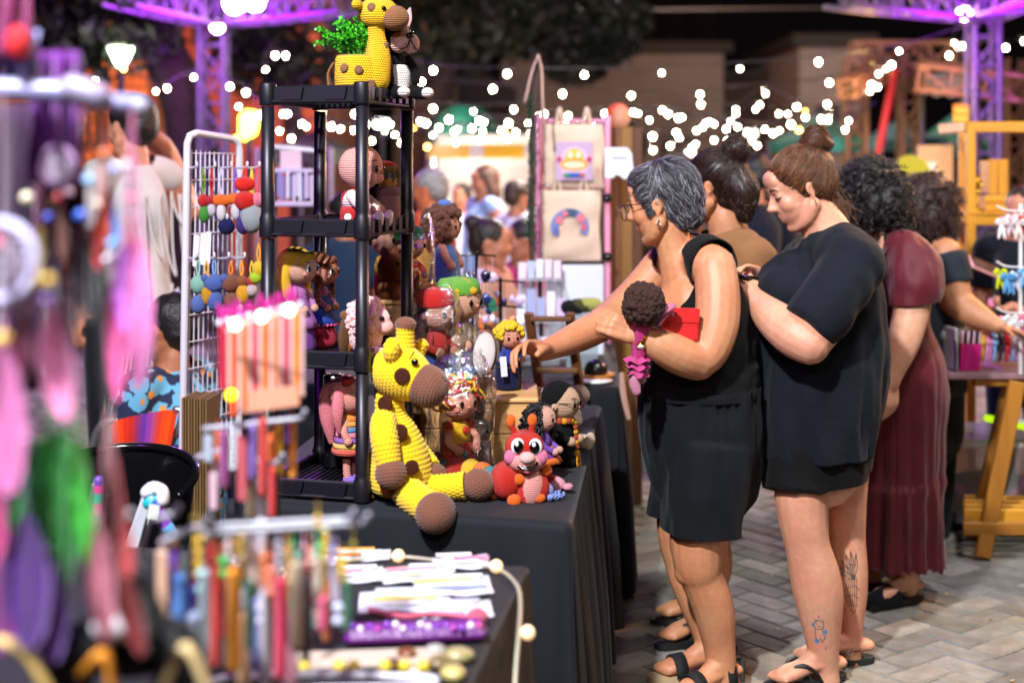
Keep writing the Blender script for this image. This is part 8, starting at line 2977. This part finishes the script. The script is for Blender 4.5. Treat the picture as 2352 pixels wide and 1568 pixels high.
# beach chair with banded arms
t = thing('beach_chair', P(320, 377, 2.95) * A(1, 1, 0), 'beach chair with a white frame and teal violet banded tube arms', 'chair')
bc = lambda x, y, dy=0: P(x, y, 2.95 + dy)
WP = M('#d8d8e0', rough=.3)
G().bar(bc(352, 1125, .05), bc(285, 1320, .1), .035, .016, hint=(0, 1, 0), bevel=.004).build('frame_bar', WP, t)
G().tube([bc(338, 1130), bc(352, 1120), bc(372, 1128), bc(374, 1148)], .014, 8, True, 3).build('frame_corner', WP, t)
G().bar(bc(205, 1200, .1), bc(222, 1110, .1), .02, .012, hint=(0, 1, 0), bevel=.003).build('frame_bar', ALU, t)
def banded(pts, cols, r_):
 p = catmull([bc(*q_) for q_ in pts], 8)
 n = len(cols)
 ix = np.linspace(0, len(p) - 1, n + 1).astype(int)
 g = G()
 for i in range(n):
  g.tube(p[ix[i]:ix[i + 1] + 1], r_ + .0003 * (i % 2), 10, True, 1, m=i)
 g.build('arm_tube', [plastic(c_) for c_ in cols], t)
banded([(226, 1103), (226, 1130), (224, 1180), (222, 1200)], ['#5a3a9a', '#c83a80', '#1f9a80', '#c8408a', '#6a2a8a', '#8a2a80'], .010)
banded([(342, 1155), (352, 1148), (372, 1190), (394, 1225)], ['#1fa8b0', '#48b8d8', '#3a5ab0', '#6a2a80', '#7a3aa0', '#4aa0d8'], .013)
rows = []
for v in np.linspace(0, 1, 8):
 rows.append([bc(342 + 18 * u - 50 * v, 1160 + 10 * u + 190 * v, .05 + .1 * u) for u in np.linspace(0, 1, 13)])
g = G()
rows = np.array(rows)
cc_ = ['#16908c', '#1fb0a8', '#2a80d0', '#3a60c8', '#3a2a90', '#4a2a80']
for i in range(6):
 g.grid(rows[:, 2 * i:2 * i + 3], False, m=i)
g.build('fabric', [cloth(c_) for c_ in cc_], t)
tag(G().box(bc(352, 1175, -.03), (.022, .002, .03), rot((0, 1, 0), .2)).build('price_tag', M('#c8ccc0')), 'small white care tag on the teal beach chair', 'tag')
for x0, z1 in ((285, 1320), (222, 1200)):
 G().tube([bc(x0, z1, .1), A(bc(x0, z1, .1)[0] - .05, 3.0, .01)], .012, 8).build('leg', ALU, t)
# ------------------------------------------------------------------ blurred craft stall in the foreground
FZ = .78
fr = PG(1196, 1302, FZ)
fe = PG(1062, 1568, FZ)
dv = unit(fe - fr)
p1_ = fr + dv * 1.35
fl = PG(420, 1262, FZ)
bdir = unit(fl - fr)
p3_ = fr + bdir * 1.9
p2_ = p1_ + bdir * 1.7
g = drape([p3_[:2], p2_[:2], p1_[:2], fr[:2]], FZ, .012, .03, 21, rad=.012, per=.2)
tag(g.build('tablecloth', BLK), 'black tablecloth of the blurred craft stall in front', 'tablecloth')
onf = lambda x, y, dz=0.0: PG(x, y, FZ + dz)
# packets and trinkets lying on the cloth
pk = M('#cfd0da', rough=.25, spec=.6)
def packet(x, y, w, h, label, cols, ang=.1):
 c = onf(x, y, .004)
 t = thing('packet', c, label, 'packet', 'clear packets on the craft table')
 rz = rot((0, 0, 1), ang)
 U, V = np.meshgrid(np.linspace(-1, 1, 9), np.linspace(-1, 1, 9))
 p = np.stack([U * w / 2, V * h / 2, .006 * (1 - np.maximum(abs(U), abs(V)) ** 4) + .002 * np.sin(5 * U + 3 * V)], 2) @ rz.T + c
 G().grid(p, False).build('sleeve', pk, t)
 for i, cc in enumerate(cols):
  G().box(c + rz @ A(R.uniform(-.2, .2) * w, (i + .5 - len(cols) / 2) / len(cols) * h * .85, .0085), (w * R.uniform(.45, .8), h / len(cols) * .45, .002), rz).build('strip', M(cc, rough=.4), t)
packet(1060, 1290, .11, .09, 'white packet with a pink strip at the back edge of the craft table', ['#d8d4e0', '#c87a98', '#ececf2'], .15)
packet(960, 1318, .13, .10, 'white packet with coloured strips in the middle of the craft table', ['#b8c0a0', '#e0e4f0', '#d88aa0', '#e8e8f0'], .1)
packet(1040, 1345, .14, .11, 'white packet with blue print near the table edge', ['#8a9ad0', '#f0f0f4', '#d8d060', '#e8e8f0'], .12)
packet(930, 1378, .16, .12, 'large white packet closest to the lens on the craft table', ['#e8e8f0', '#d0c060', '#f0f0f4', '#c8d0e8'], .08)
packet(1050, 1400, .12, .09, 'white packet with a grey strip beside the pink bobble', ['#d0d4dc', '#f0f0f4', '#b8b8c8'], .1)
packet(820, 1275, .13, .07, 'packet with an orange strip behind the wire stand', ['#e07818', '#f0e8e0', '#e0a040'], .05)
packet(800, 1320, .13, .09, 'white and pink packet half hidden by the wire stand', ['#e8e4ee', '#d080a0', '#e8e8f0'], .1)
t = thing('purse', onf(960, 1455), 'purple sequin purse lying at the front of the craft table', 'purse')
c = onf(955, 1452, .014)
G().box(c, (.23, .06, .026), rot((0, 0, 1), .12), bevel=.01).build('body', M('#5a1a6a', rough=.35, bump=.002, bscale=120), t)
for i in range(16):
 G().sph(c + A(-.10 + .0135 * i, R.uniform(-.028, .0), .014), .006, nu=8, nv=6).build('sequin', M(R.choice(['#a83aa0', '#d8c8e8', '#7a3ab0', '#c04090', '#e8e0f0']), rough=.15, spec=.8), t)
t = thing('bobble', onf(1096, 1418), 'pink bobble with a pink cord on the craft table edge', 'bobble')
G().sph(onf(1096, 1416, .016), (.019, .017, .015), nu=14, nv=10).build('ball', yarn('#d0607a', .004), t)
G().tube([onf(1090, 1416, .012), onf(1000, 1408, .012), onf(930, 1415, .016), onf(850, 1400, .01)], .005, 8, True, 4).build('cord', M('#d0607a', rough=.7), t)
for i, (x, y, r_, cc, nm) in enumerate(((1052, 1505, .022, '#8a8058', 'olive grey'), (1010, 1520, .018, '#6a5a3a', 'dark brown'), (935, 1500, .016, '#6a3c1c', 'rust brown'), (1000, 1490, .014, '#9a9690', 'pale grey'), (900, 1525, .015, '#5a4028', 'cocoa brown'),
                                         (1040, 1545, .02, '#a89a60', 'straw coloured'), (960, 1548, .016, '#c8c4b8', 'chalk white'))):
 c = onf(x, y, r_ * .5)
 tag(G().sph(c, (r_ * 1.2, r_, r_ * .62), rot((0, 0, 1), i), 12, 8).build('stone', M(cc, rough=.35, var=.4, vscale=60)), nm + ' polished stone on the corner of the craft table', 'stone', 'polished stones on the craft table')
c = onf(830, 1512, .004)
tag(G().box(c, (.26, .07, .006), rot((0, 0, 1), .1), bevel=.002).build('card', M('#a89a8c', rough=.8)), 'grey brown card lying behind the yellow beads', 'card')
# fairy light wire on the table edge
t = thing('fairy_lights', onf(1150, 1310), 'twisted fairy light wire with warm round bulbs hanging over the table edge', 'fairy lights')
G().tube([onf(800, 1288, .004), onf(915, 1278, .004), onf(1040, 1292, .004), onf(1140, 1306, .006), onf(1185, 1340, .004), onf(1190, 1380, -.01) + A(.004, 0, 0), P(1192, 1450, 2.45), P(1186, 1520, 2.4), P(1180, 1620, 2.35)], .004, 6, True, 5).build('wire', M('#a8a08c', rough=.5, metal=.3), t)
for c in (onf(1140, 1300, .014), onf(915, 1276, .014), P(1212, 1452, 2.43)):
 G().sph(c, .0125, nu=14, nv=10).build('light_bulb', M('#ffe0b0', emis=.8, ecol='#ffc890', rough=.2), t)
# ---- hanging rail with dream catchers
t = thing('hanging_rail', P(150, 220, 1.6), 'lavender white tube rail over the dream catchers', 'rail')
TW = plastic('#8482ac', rough=.35)
G().tube([P(-260, 195, 1.6), P(216, 215, 1.6)], .0125, 14).build('tube', TW, t)
G().tube([P(226, 232, 1.61), P(318, 243, 1.62)], .0105, 14).build('tube', TW, t)
G().tube([P(168, 205, 1.6), P(222, 222, 1.6)], .0165, 14).build('clamp', M('#857c98', rough=.4), t)
G().tube([P(282, 238, 1.62), P(320, 244, 1.62)], .0112, 14).build('end_cap', plastic('#a4a4bc'), t)
pole = P(-240, 195, 1.6)
G().tube([pole, pole * A(1, 1, 0)], .014, 10).build('post', TW, t)
def feather_geo(g, p, q_, w, bend=.15, m=0, seed=0):
 p, q_ = np.asarray(p), np.asarray(q_)
 d = q_ - p
 L_ = np.linalg.norm(d)
 a, b, dd = frame(d, (0, 1, 0))
 rs = np.random.RandomState(seed)
 n = 22
 for s in (-1, 1):
  rows = []
  for t_ in np.linspace(0, 1, n):
   ww = w * (math.sin(pi * min(1, t_ * .93 + .05)) ** .6) * (1 - .25 * t_) * (1 + rs.uniform(-.12, .08))
   c = p + d * t_ + b * L_ * bend * math.sin(pi * t_ * .8) * .5 + a * L_ * bend * t_ * (1 - t_)
   rows.append([c, c + a * s * ww * .55 + dd * ww * .25 + b * .004, c + a * s * ww + dd * ww * .6 - b * .004])
  g.grid(np.array(rows), False, m=m)
 g.tube([p - d * .12] + [p + d * t_ + b * L_ * bend * math.sin(pi * t_ * .8) * .5 + a * L_ * bend * t_ * (1 - t_) for t_ in np.linspace(0, .95, 8)], .0012, 5, m=m)
def fmat(c_):
 return M(c_, rough=.85, spec=.15, sheen=.4, var=.2, vscale=30, bump=.002, bscale=200)
def catcher(label, x, y, r, Y, hoop, feathers, beads, ytop=215, web=True, group='dream catchers on the rail'):
 c = P(x, y, Y)
 m_ = Y / F
 t = thing('dream_catcher', c, label, 'dream catcher', group)
 if r:
  G().torus(c, r * m_, max(.0035, r * m_ * .13), (.25, 1, 0), 30, 10).build('hoop', M(hoop, rough=.6, bump=.001, bscale=200), t)
  if web:
   g = G()
   n = 9
   for k2 in range(n):
    for st in (3, 4):
     a0, a1 = 2 * pi * k2 / n, 2 * pi * (k2 + st) / n
     g.tube([c + r * m_ * A(math.cos(a0), -.25 * math.cos(a0), math.sin(a0)), c + r * m_ * A(math.cos(a1), -.25 * math.cos(a1), math.sin(a1))], .0006, 4)
   o = g.build('web', M('#b8a8c0'), t)
   o['kind'] = 'stuff'
  G().tube([P(x, ytop, Y), P(x, y - r, Y)], .0012, 5).build('cord', M('#b8a0b0'), t)
 for (x0, y0, x1, y1, w, col) in feathers:
  dy = R.uniform(-.05, .05)
  g = G()
  feather_geo(g, P(x0, y0, Y + dy), P(x1, y1, Y + dy), w * m_, R.uniform(-.12, .16), seed=R.randrange(999))
  yt = y + r if r else ytop
  g.tube([P(x0, y0, Y + dy), P((x0 + x) / 2, (y0 + yt) / 2, Y), P(x, yt, Y)], .001, 4, True, 3)
  g.build('feather', fmat(col), t)
 for (bx, by, br, col) in beads:
  G().sph(P(bx, by, Y - .02), br * m_, nu=12, nv=8).build('bead', M(col, rough=.2, spec=.6), t)
 return t
catcher('large pale lilac dream catcher hoop at the left edge with pink feathers', 2, 600, 88, 1.32, '#b8b4dc',
  [(120, 705, 150, 960, 46, '#d07aa8'), (10, 800, 25, 1130, 52, '#c46aa4'), (60, 720, 40, 900, 30, '#7a3050'), (-30, 720, -40, 1000, 45, '#b05a90')],
  [(112, 645, 15, '#c8a030'), (5, 780, 20, '#d8b020'), (-10, 560, 18, '#d05a78'), (106, 690, 13, '#5a3a80')])
catcher('small mauve dream catcher hoop under the rail clamp', 133, 382, 44, 1.66, '#8a6690',
  [(170, 560, 168, 760, 24, '#3a2030'), (95, 520, 80, 660, 22, '#c8b06a'), (135, 470, 150, 600, 16, '#5a2a20'), (110, 590, 125, 720, 20, '#2a2440')],
  [(62, 455, 15, '#d8cdb0'), (110, 500, 12, '#2a3aa0'), (134, 455, 12, '#8a2030'), (186, 496, 16, '#2a50b0'), (160, 440, 10, '#c8a0b0')])
catcher('dream catcher strand with long black feathers and orange tassel', 235, 420, 0, 1.62, '#222222',
  [(228, 560, 252, 1010, 26, '#0e0b0d'), (205, 520, 205, 740, 26, '#14101a'), (250, 430, 243, 570, 15, '#d8580c'), (232, 480, 225, 620, 14, '#a81a1c'), (262, 470, 268, 560, 11, '#3a8ad0')],
  [(205, 415, 15, '#7aa0c8'), (240, 355, 15, '#b05a30'), (265, 390, 14, '#9a9ac8'), (258, 560, 13, '#58a8dc'), (245, 605, 17, '#d8d4e0'), (226, 470, 11, '#c8b8a8'), (262, 590, 14, '#d8d8e8')], ytop=250)
catcher('dream catcher strand with long rosy pink feathers at the rail end', 305, 420, 0, 1.55, '#d080b0',
  [(292, 560, 268, 920, 34, '#c8508c'), (318, 545, 318, 890, 34, '#d070ac'), (285, 560, 290, 760, 30, '#b060c0'), (300, 500, 300, 600, 10, '#c83a5a'), (336, 690, 330, 880, 24, '#c880c0')],
  [(290, 380, 11, '#d8d0d8'), (300, 455, 10, '#d05a80')], ytop=250)
catcher('dream catcher tail with bright green feathers', 130, 960, 0, 1.45, '#1c8a30',
  [(120, 985, 75, 1330, 34, '#0f7a22'), (145, 985, 150, 1350, 38, '#0c6a1c'), (170, 1060, 225, 1340, 30, '#35a82e'), (90, 1010, 30, 1250, 30, '#1a8a28'), (185, 1000, 190, 1200, 22, '#5aa848')],
  [(100, 975, 12, '#2a1a2a')], ytop=740)
catcher('dream catcher tail with deep red, black and blush feathers', 250, 1180, 0, 1.4, '#5a1a20',
  [(255, 1250, 330, 1500, 34, '#6a0f14'), (300, 1290, 400, 1500, 36, '#0c0c10'), (225, 1210, 245, 1470, 34, '#b86a80'), (282, 1180, 300, 1320, 18, '#c84a50'), (275, 1260, 290, 1400, 26, '#d89aa8'), (240, 1260, 262, 1420, 22, '#8a5030')],
  [(300, 1180, 9, '#d8d8e0'), (268, 1120, 8, '#8a5030')], ytop=940)
catcher('dream catcher tail with violet feathers at the bottom left', 40, 1120, 0, 1.38, '#5a2a80',
  [(60, 1180, 70, 1480, 60, '#4a2270'), (110, 1260, 120, 1520, 54, '#5c3488'), (10, 1200, 0, 1500, 60, '#7a2a78'), (-20, 1100, -20, 1300, 40, '#b02a70')],
  [(95, 1255, 9, '#2a1040'), (130, 1300, 9, '#2a1040'), (78, 1330, 9, '#2a1040')], ytop=800)
# cloths hung on the rail
def hung(label, x0, x1, y0, y1, Y, col, nm='hanging_cloth', cat='cloth'):
 U, V = np.meshgrid(np.linspace(0, 1, 22), np.linspace(0, 1, 12))
 a, b, c_ = P(x0, y0, Y), P(x1, y0, Y), P(x0, y1, Y)
 p = a + U[..., None] * (b - a) + V[..., None] * (c_ - a) + np.stack([0 * U, .018 * np.sin(U * 17 + 2 * V) * (.3 + V), 0 * U], 2)
 o = G().grid(p, False).build(nm, cloth(col, sheen=.3))
 o.modifiers.new('s', 'SOLIDIFY').thickness = .002
 return tag(o, label, cat)
hung('deep purple cloth hung behind the rail', 60, 186, 118, 420, 1.72, '#5a1470')
hung('wine coloured scarf hanging among the dream catchers', 70, 200, 250, 600, 1.78, '#4a1030')
hung('pale lilac ribbon cloth over the rail at the left', 0, 96, 70, 210, 1.66, '#8a84b8')
hung('magenta and red cloth at the top left corner', -60, 78, -60, 135, 1.62, '#7a2458')
hung('dark violet cloth behind the black feathers', -120, 150, 240, 900, 1.95, '#2c1630')
tag(G().sph(P(40, 100, 1.58), (.014, .01, .02), nu=12, nv=8).build('felt_ball', M('#b8101c', rough=.8)), 'red felt ball hanging at the top left corner', 'ball')
t = thing('fabric_purse', P(280, 1545, 1.45), 'black cloth purse with a white lining at the bottom left', 'purse')
G().sph(P(260, 1440, 1.42), (.022, .014, .014)).build('lining', M('#c4c4cc', rough=.6), t)
G().tube([P(150, 1560, 1.45), P(190, 1480, 1.45), P(300, 1490, 1.45), P(400, 1480, 1.45), P(420, 1570, 1.45)], [.03, .026, .03, .028, .03], 12, True, 4).build('body', cloth('#101014'), t)
for lab, pts, cc in (('tan wooden hoop end at the bottom left corner', [(0, 1470), (60, 1500), (130, 1620)], '#b89a58'), ('beige cord loop at the bottom edge', [(360, 1620), (410, 1500), (440, 1500), (490, 1620)], '#c0a878'), ('orange felt strip at the bottom left', [(190, 1540), (240, 1500), (262, 1600)], '#d8881c')):
 tag(G().tube([P(x, y, 1.4) for x, y in pts], .009, 10, True, 4, flat=.5).build('cord', M(cc, rough=.7)), lab, 'cord')
# ---- bookmark display with orange strips
t = thing('bookmark_display', P(600, 960, 2.1) * A(1, 1, 0) + A(0, 0, FZ), 'clear display of orange pink bookmarks with magenta fringes', 'display')
bk = lambda x, y, dy=0: P(x, y, 2.1 + dy)
G().tube([bk(505, 742, .02), bk(688, 700, .06)], .006, 8).build('rail', WM, t)
G().tube([bk(596, 730, .05), A(bk(596, 0)[0], 2.15, FZ)], .006, 8).build('post', WM, t)
for i in range(8):
 x = 512 + 24 * i
 y0 = 745 - 6 * i
 cc = ['#a8203a', '#c8502a', '#c86a3a', '#c8485a', '#d0661c', '#c87858', '#b84a60', '#d87a28'][i]
 y1 = y0 + (150 if i == 0 else 205 + 12 * (i % 2))
 a, b = bk(x, y0, .005 * i), bk(x, y1, .005 * i)
 G().box((a + b) / 2, (.0115, .004, a[2] - b[2]), bevel=.002).build('bookmark', M(cc, rough=.35, spec=.5), t)
 G().box((a + b) / 2 + A(.008, .002, 0), (.008, .003, (a[2] - b[2]) * .9)).build('sleeve', M('#dcb8b4', rough=.2, alpha=.6), t)
 g = G()
 for j in range(6):
  g.tube([a, a + A(R.uniform(-.012, .012), R.uniform(-.006, .006), R.uniform(.012, .03))], .0016, 5)
 g.build('fringe', M('#c01a8a', rough=.6), t)
a, b = bk(525, 930, -.004), bk(690, 905, .03)
G().box((a + b) / 2, (b[0] - a[0], .006, .03), rot((0, 1, 0), -.13)).build('base_strip', M('#d89a80', rough=.3, alpha=.8), t)
t = thing('fairy_lights', bk(600, 730, -.03), 'three glowing fairy bulbs on the bookmark display', 'fairy lights')
for x, y, cc, e_ in ((540, 745, '#fff0d0', 7), (601, 727, '#fff0d0', 7), (664, 712, '#fff0d0', 7), (531, 907, '#ffc810', 3)):
 G().sph(bk(x, y, -.03), .0085, nu=12, nv=8).build('light_bulb', M(cc, emis=e_, ecol=cc), t)
G().tube([bk(520, 760, -.02), bk(540, 748, -.02), bk(601, 730, -.02), bk(664, 715, -.02), bk(690, 705, -.02)], .0015, 5).build('wire', M('#c8c8c8'), t)
WF_ = M('#8e8e9c', rough=.35, spec=.5)
def charm_stand(label, Y, arms, hang, post):
 t = thing('charm_stand', A(P(post[0], 0, Y)[0], Y + .03, FZ), label, 'display stand', 'wire charm stands on the craft table')
 for (x0, y0, x1, y1) in arms:
  a, b = P(x0, y0, Y), P(x1, y1, Y)
  G().tube([a, (a * 3 + b) / 4, (a + b * 3) / 4, b + A(0, 0, .0), b + A(.008, -.01, .012)], .0042, 8, True, 3).build('arm', WF_, t)
 G().tube([P(post[0], post[1], Y + .03), A(P(post[0], 0, Y)[0], Y + .03, FZ)], .006, 8).build('post', WM, t)
 for i, (x, y0, y1, w, cc, kind) in enumerate(hang):
  Yh = Y + R.uniform(-.05, .05)
  m_ = Y / F
  g = G()
  a, b = P(x, y0, Yh), P(x, y1, Yh)
  if kind == 't':
   g.tube([a, a * .7 + b * .3, b], [w * .5 * m_, w * .5 * m_, w * .62 * m_], 10, True, 2)
   g.sph(a, w * .55 * m_, nu=10, nv=8)
  elif kind == 'c':
   g.box((a + b) / 2, (w * m_, .003, a[2] - b[2]), rot((0, 0, 1), R.uniform(-.6, .6)), bevel=.001)
  elif kind == 'b':
   n = max(2, int((y1 - y0) / (w * .9)))
   for k2 in range(n):
    g.sph(a + (b - a) * (k2 + .5) / n, w * .5 * m_, nu=10, nv=8)
  g.tube([P(x, y0 - 26, Yh), a], .0009, 4)
  t_ = g.build({'t': 'tassel', 'c': 'charm_card', 'b': 'bead_strand'}[kind], M(cc, rough=.75 if kind == 't' else .2, spec=.5, sheen=.3 if kind == 't' else 0), t)
 return t
charm_stand('upper white wire stand of tassels and keyrings in front of the plastic shelf', 2.12, [(470, 985, 690, 960), (500, 1090, 640, 1060), (455, 1050, 520, 1030)],
   [(478, 1000, 1060, 22, '#9aa0b0', 'c'), (500, 990, 1075, 16, '#c85a30', 'b'), (515, 1000, 1110, 20, '#7a2a6a', 't'), (535, 985, 1080, 14, '#c8ccd8', 'b'), (556, 1000, 1150, 26, '#a85058', 'c'), (580, 985, 1090, 18, '#6a4a9a', 't'),
             (604, 970, 1130, 18, '#b01818', 't'), (622, 1000, 1090, 18, '#d8600c', 't'), (640, 980, 1090, 20, '#e0a80c', 't'), (660, 960, 1020, 14, '#8a5ac0', 'b'), (672, 970, 1090, 16, '#e08a1c', 't'), (545, 1085, 1175, 24, '#141c38', 't'),
             (575, 1110, 1180, 16, '#d8c098', 't'), (625, 1080, 1180, 14, '#b8101c', 't'), (637, 1090, 1185, 14, '#141014', 't'), (595, 1060, 1120, 14, '#d8d8e0', 'b'), (490, 1085, 1170, 18, '#c8a8b8', 'c'), (610, 955, 985, 14, '#88a838', 'b')], (585, 960))
GOLD = '#c8a020'
charm_stand('lower white wire stand crowded with tassels, charms and gold beads', 1.78, [(372, 1245, 470, 1205), (440, 1212, 800, 1192), (470, 1225, 832, 1200), (360, 1190, 400, 1180)],
   [(372, 1265, 1430, 26, '#c8a088', 'c'), (398, 1255, 1400, 34, '#6a4a9a', 'c'), (412, 1330, 1420, 30, '#3a6ab0', 't'), (432, 1360, 1540, 36, '#1a2aa0', 't'), (410, 1300, 1380, 20, '#a87a60', 'c'), (456, 1230, 1330, 24, GOLD, 'b'), (470, 1320, 1520, 26, '#a8bcc8', 't'),
             (462, 1300, 1370, 26, '#98c8c8', 'b'), (488, 1235, 1310, 16, '#b83a20', 'b'), (494, 1310, 1520, 20, '#b81f10', 't'), (512, 1275, 1330, 24, '#20b850', 'b'), (528, 1260, 1290, 14, '#88c820', 'b'), (536, 1320, 1525, 30, '#e08a0a', 't'), (524, 1240, 1300, 14, '#d8d8e0', 'b'),
             (556, 1230, 1330, 22, '#a87a1a', 'b'), (572, 1340, 1480, 18, '#4a7a60', 't'), (592, 1380, 1520, 26, '#7a8ad0', 't'), (580, 1250, 1340, 20, '#c8a8a0', 'c'), (604, 1270, 1350, 18, '#d8701a', 'b'), (622, 1300, 1370, 24, '#e0806a', 'b'), (644, 1340, 1545, 26, '#c01848', 't'),
             (640, 1240, 1310, 18, '#a8a0b0', 'b'), (664, 1250, 1340, 16, '#a88858', 'c'), (680, 1300, 1480, 24, '#a8907a', 't'), (702, 1330, 1510, 18, '#120e16', 't'), (716, 1240, 1300, 18, '#c8a89a', 'b'), (730, 1280, 1420, 20, '#b8a090', 'c'), (748, 1230, 1330, 18, GOLD, 'b'),
             (742, 1380, 1440, 22, '#b83a60', 't'), (770, 1260, 1380, 20, '#c8b8c8', 'c'), (786, 1280, 1340, 22, '#d8b020', 'b'), (798, 1340, 1440, 18, '#1a5a40', 't'), (812, 1240, 1290, 16, '#8a7a30', 'b'), (776, 1380, 1440, 24, '#c0c8e0', 'b'), (730, 1180, 1215, 16, GOLD, 'b'), (450, 1180, 1220, 22, '#c8b050', 'b'),
             (600, 1380, 1440, 26, '#c8c8d8', 'b'), (446, 1420, 1540, 30, '#8a98b8', 't'), (556, 1420, 1560, 24, '#c89a70', 't'), (668, 1420, 1560, 26, '#d08aa0', 't')], (600, 1200))
# a loose fringe of small strands between the bigger ones
HC = ['#c8a020', '#b8d8d8', '#d8a8b8', '#e0781a', '#c01848', '#20a050', '#d8d8e8', '#7a4aa0', '#e8c040', '#4a80d0', '#c85a30', '#8ad0c0']
charm_stand('densely strung middle rail of beads and tiny tassels on the craft table', 1.9, [(380, 1222, 760, 1208)],
   [(372 + 13 * i, 1235 + R.uniform(0, 40), 1330 + R.uniform(0, 150), R.uniform(10, 22), R.choice(HC), R.choice('bbbt')) for i in range(32)], (560, 1215))
# sparkling crystal drops catching the floodlight
for i, (x, y, cc) in enumerate(((748, 1218, '#fff8c8'), (648, 1320, '#ffd8d8'), (640, 1390, '#e0e0f8'), (762, 1290, '#d8d8f0'), (470, 1235, '#f8f0b0'), (545, 1290, '#f0f0f0'))):
 tag(G().sph(P(x, y, 1.74), .006, nu=10, nv=8).build('crystal', M(cc, rough=.08, spec=1.0, metal=.85)), ('pale yellow crystal drop near the hook ends', 'rosy crystal drop in the middle of the lower wire stand', 'lilac crystal drop below the rosy one', 'bluish crystal drop beside the gold beads', 'yellow crystal drop at the left of the lower wire stand', 'clear white crystal drop above the orange tassel')[i], 'crystal', 'crystal drops on the wire stand')
t = thing('bead_tray', onf(620, 1560), 'white wire tray with yellow beads along its rim at the bottom edge', 'tray')
zb_ = FZ + .012
G().tube([PG(440, 1575, FZ + .05), PG(560, 1552, FZ + .05), PG(800, 1548, FZ + .05), PG(1000, 1560, FZ + .05)], .006, 8, True, 3).build('rim', WM, t)
for x in (780, 812, 885, 972, 700, 930):
 G().sph(PG(x, 1530, FZ + .055), .0095, nu=12, nv=8).build('bead', M('#c8b020', rough=.2, spec=.7), t)
for x in (440, 1000):
 G().tube([PG(x, 1565, FZ + .05), PG(x, 1565, FZ + .05) * A(1, 1, 0) + A(0, 0, FZ)], .004, 6).build('foot', WM, t)
G().tube([onf(440, 1590, .01), onf(1000, 1575, .01)], .006, 8).build('rim', WM, t)
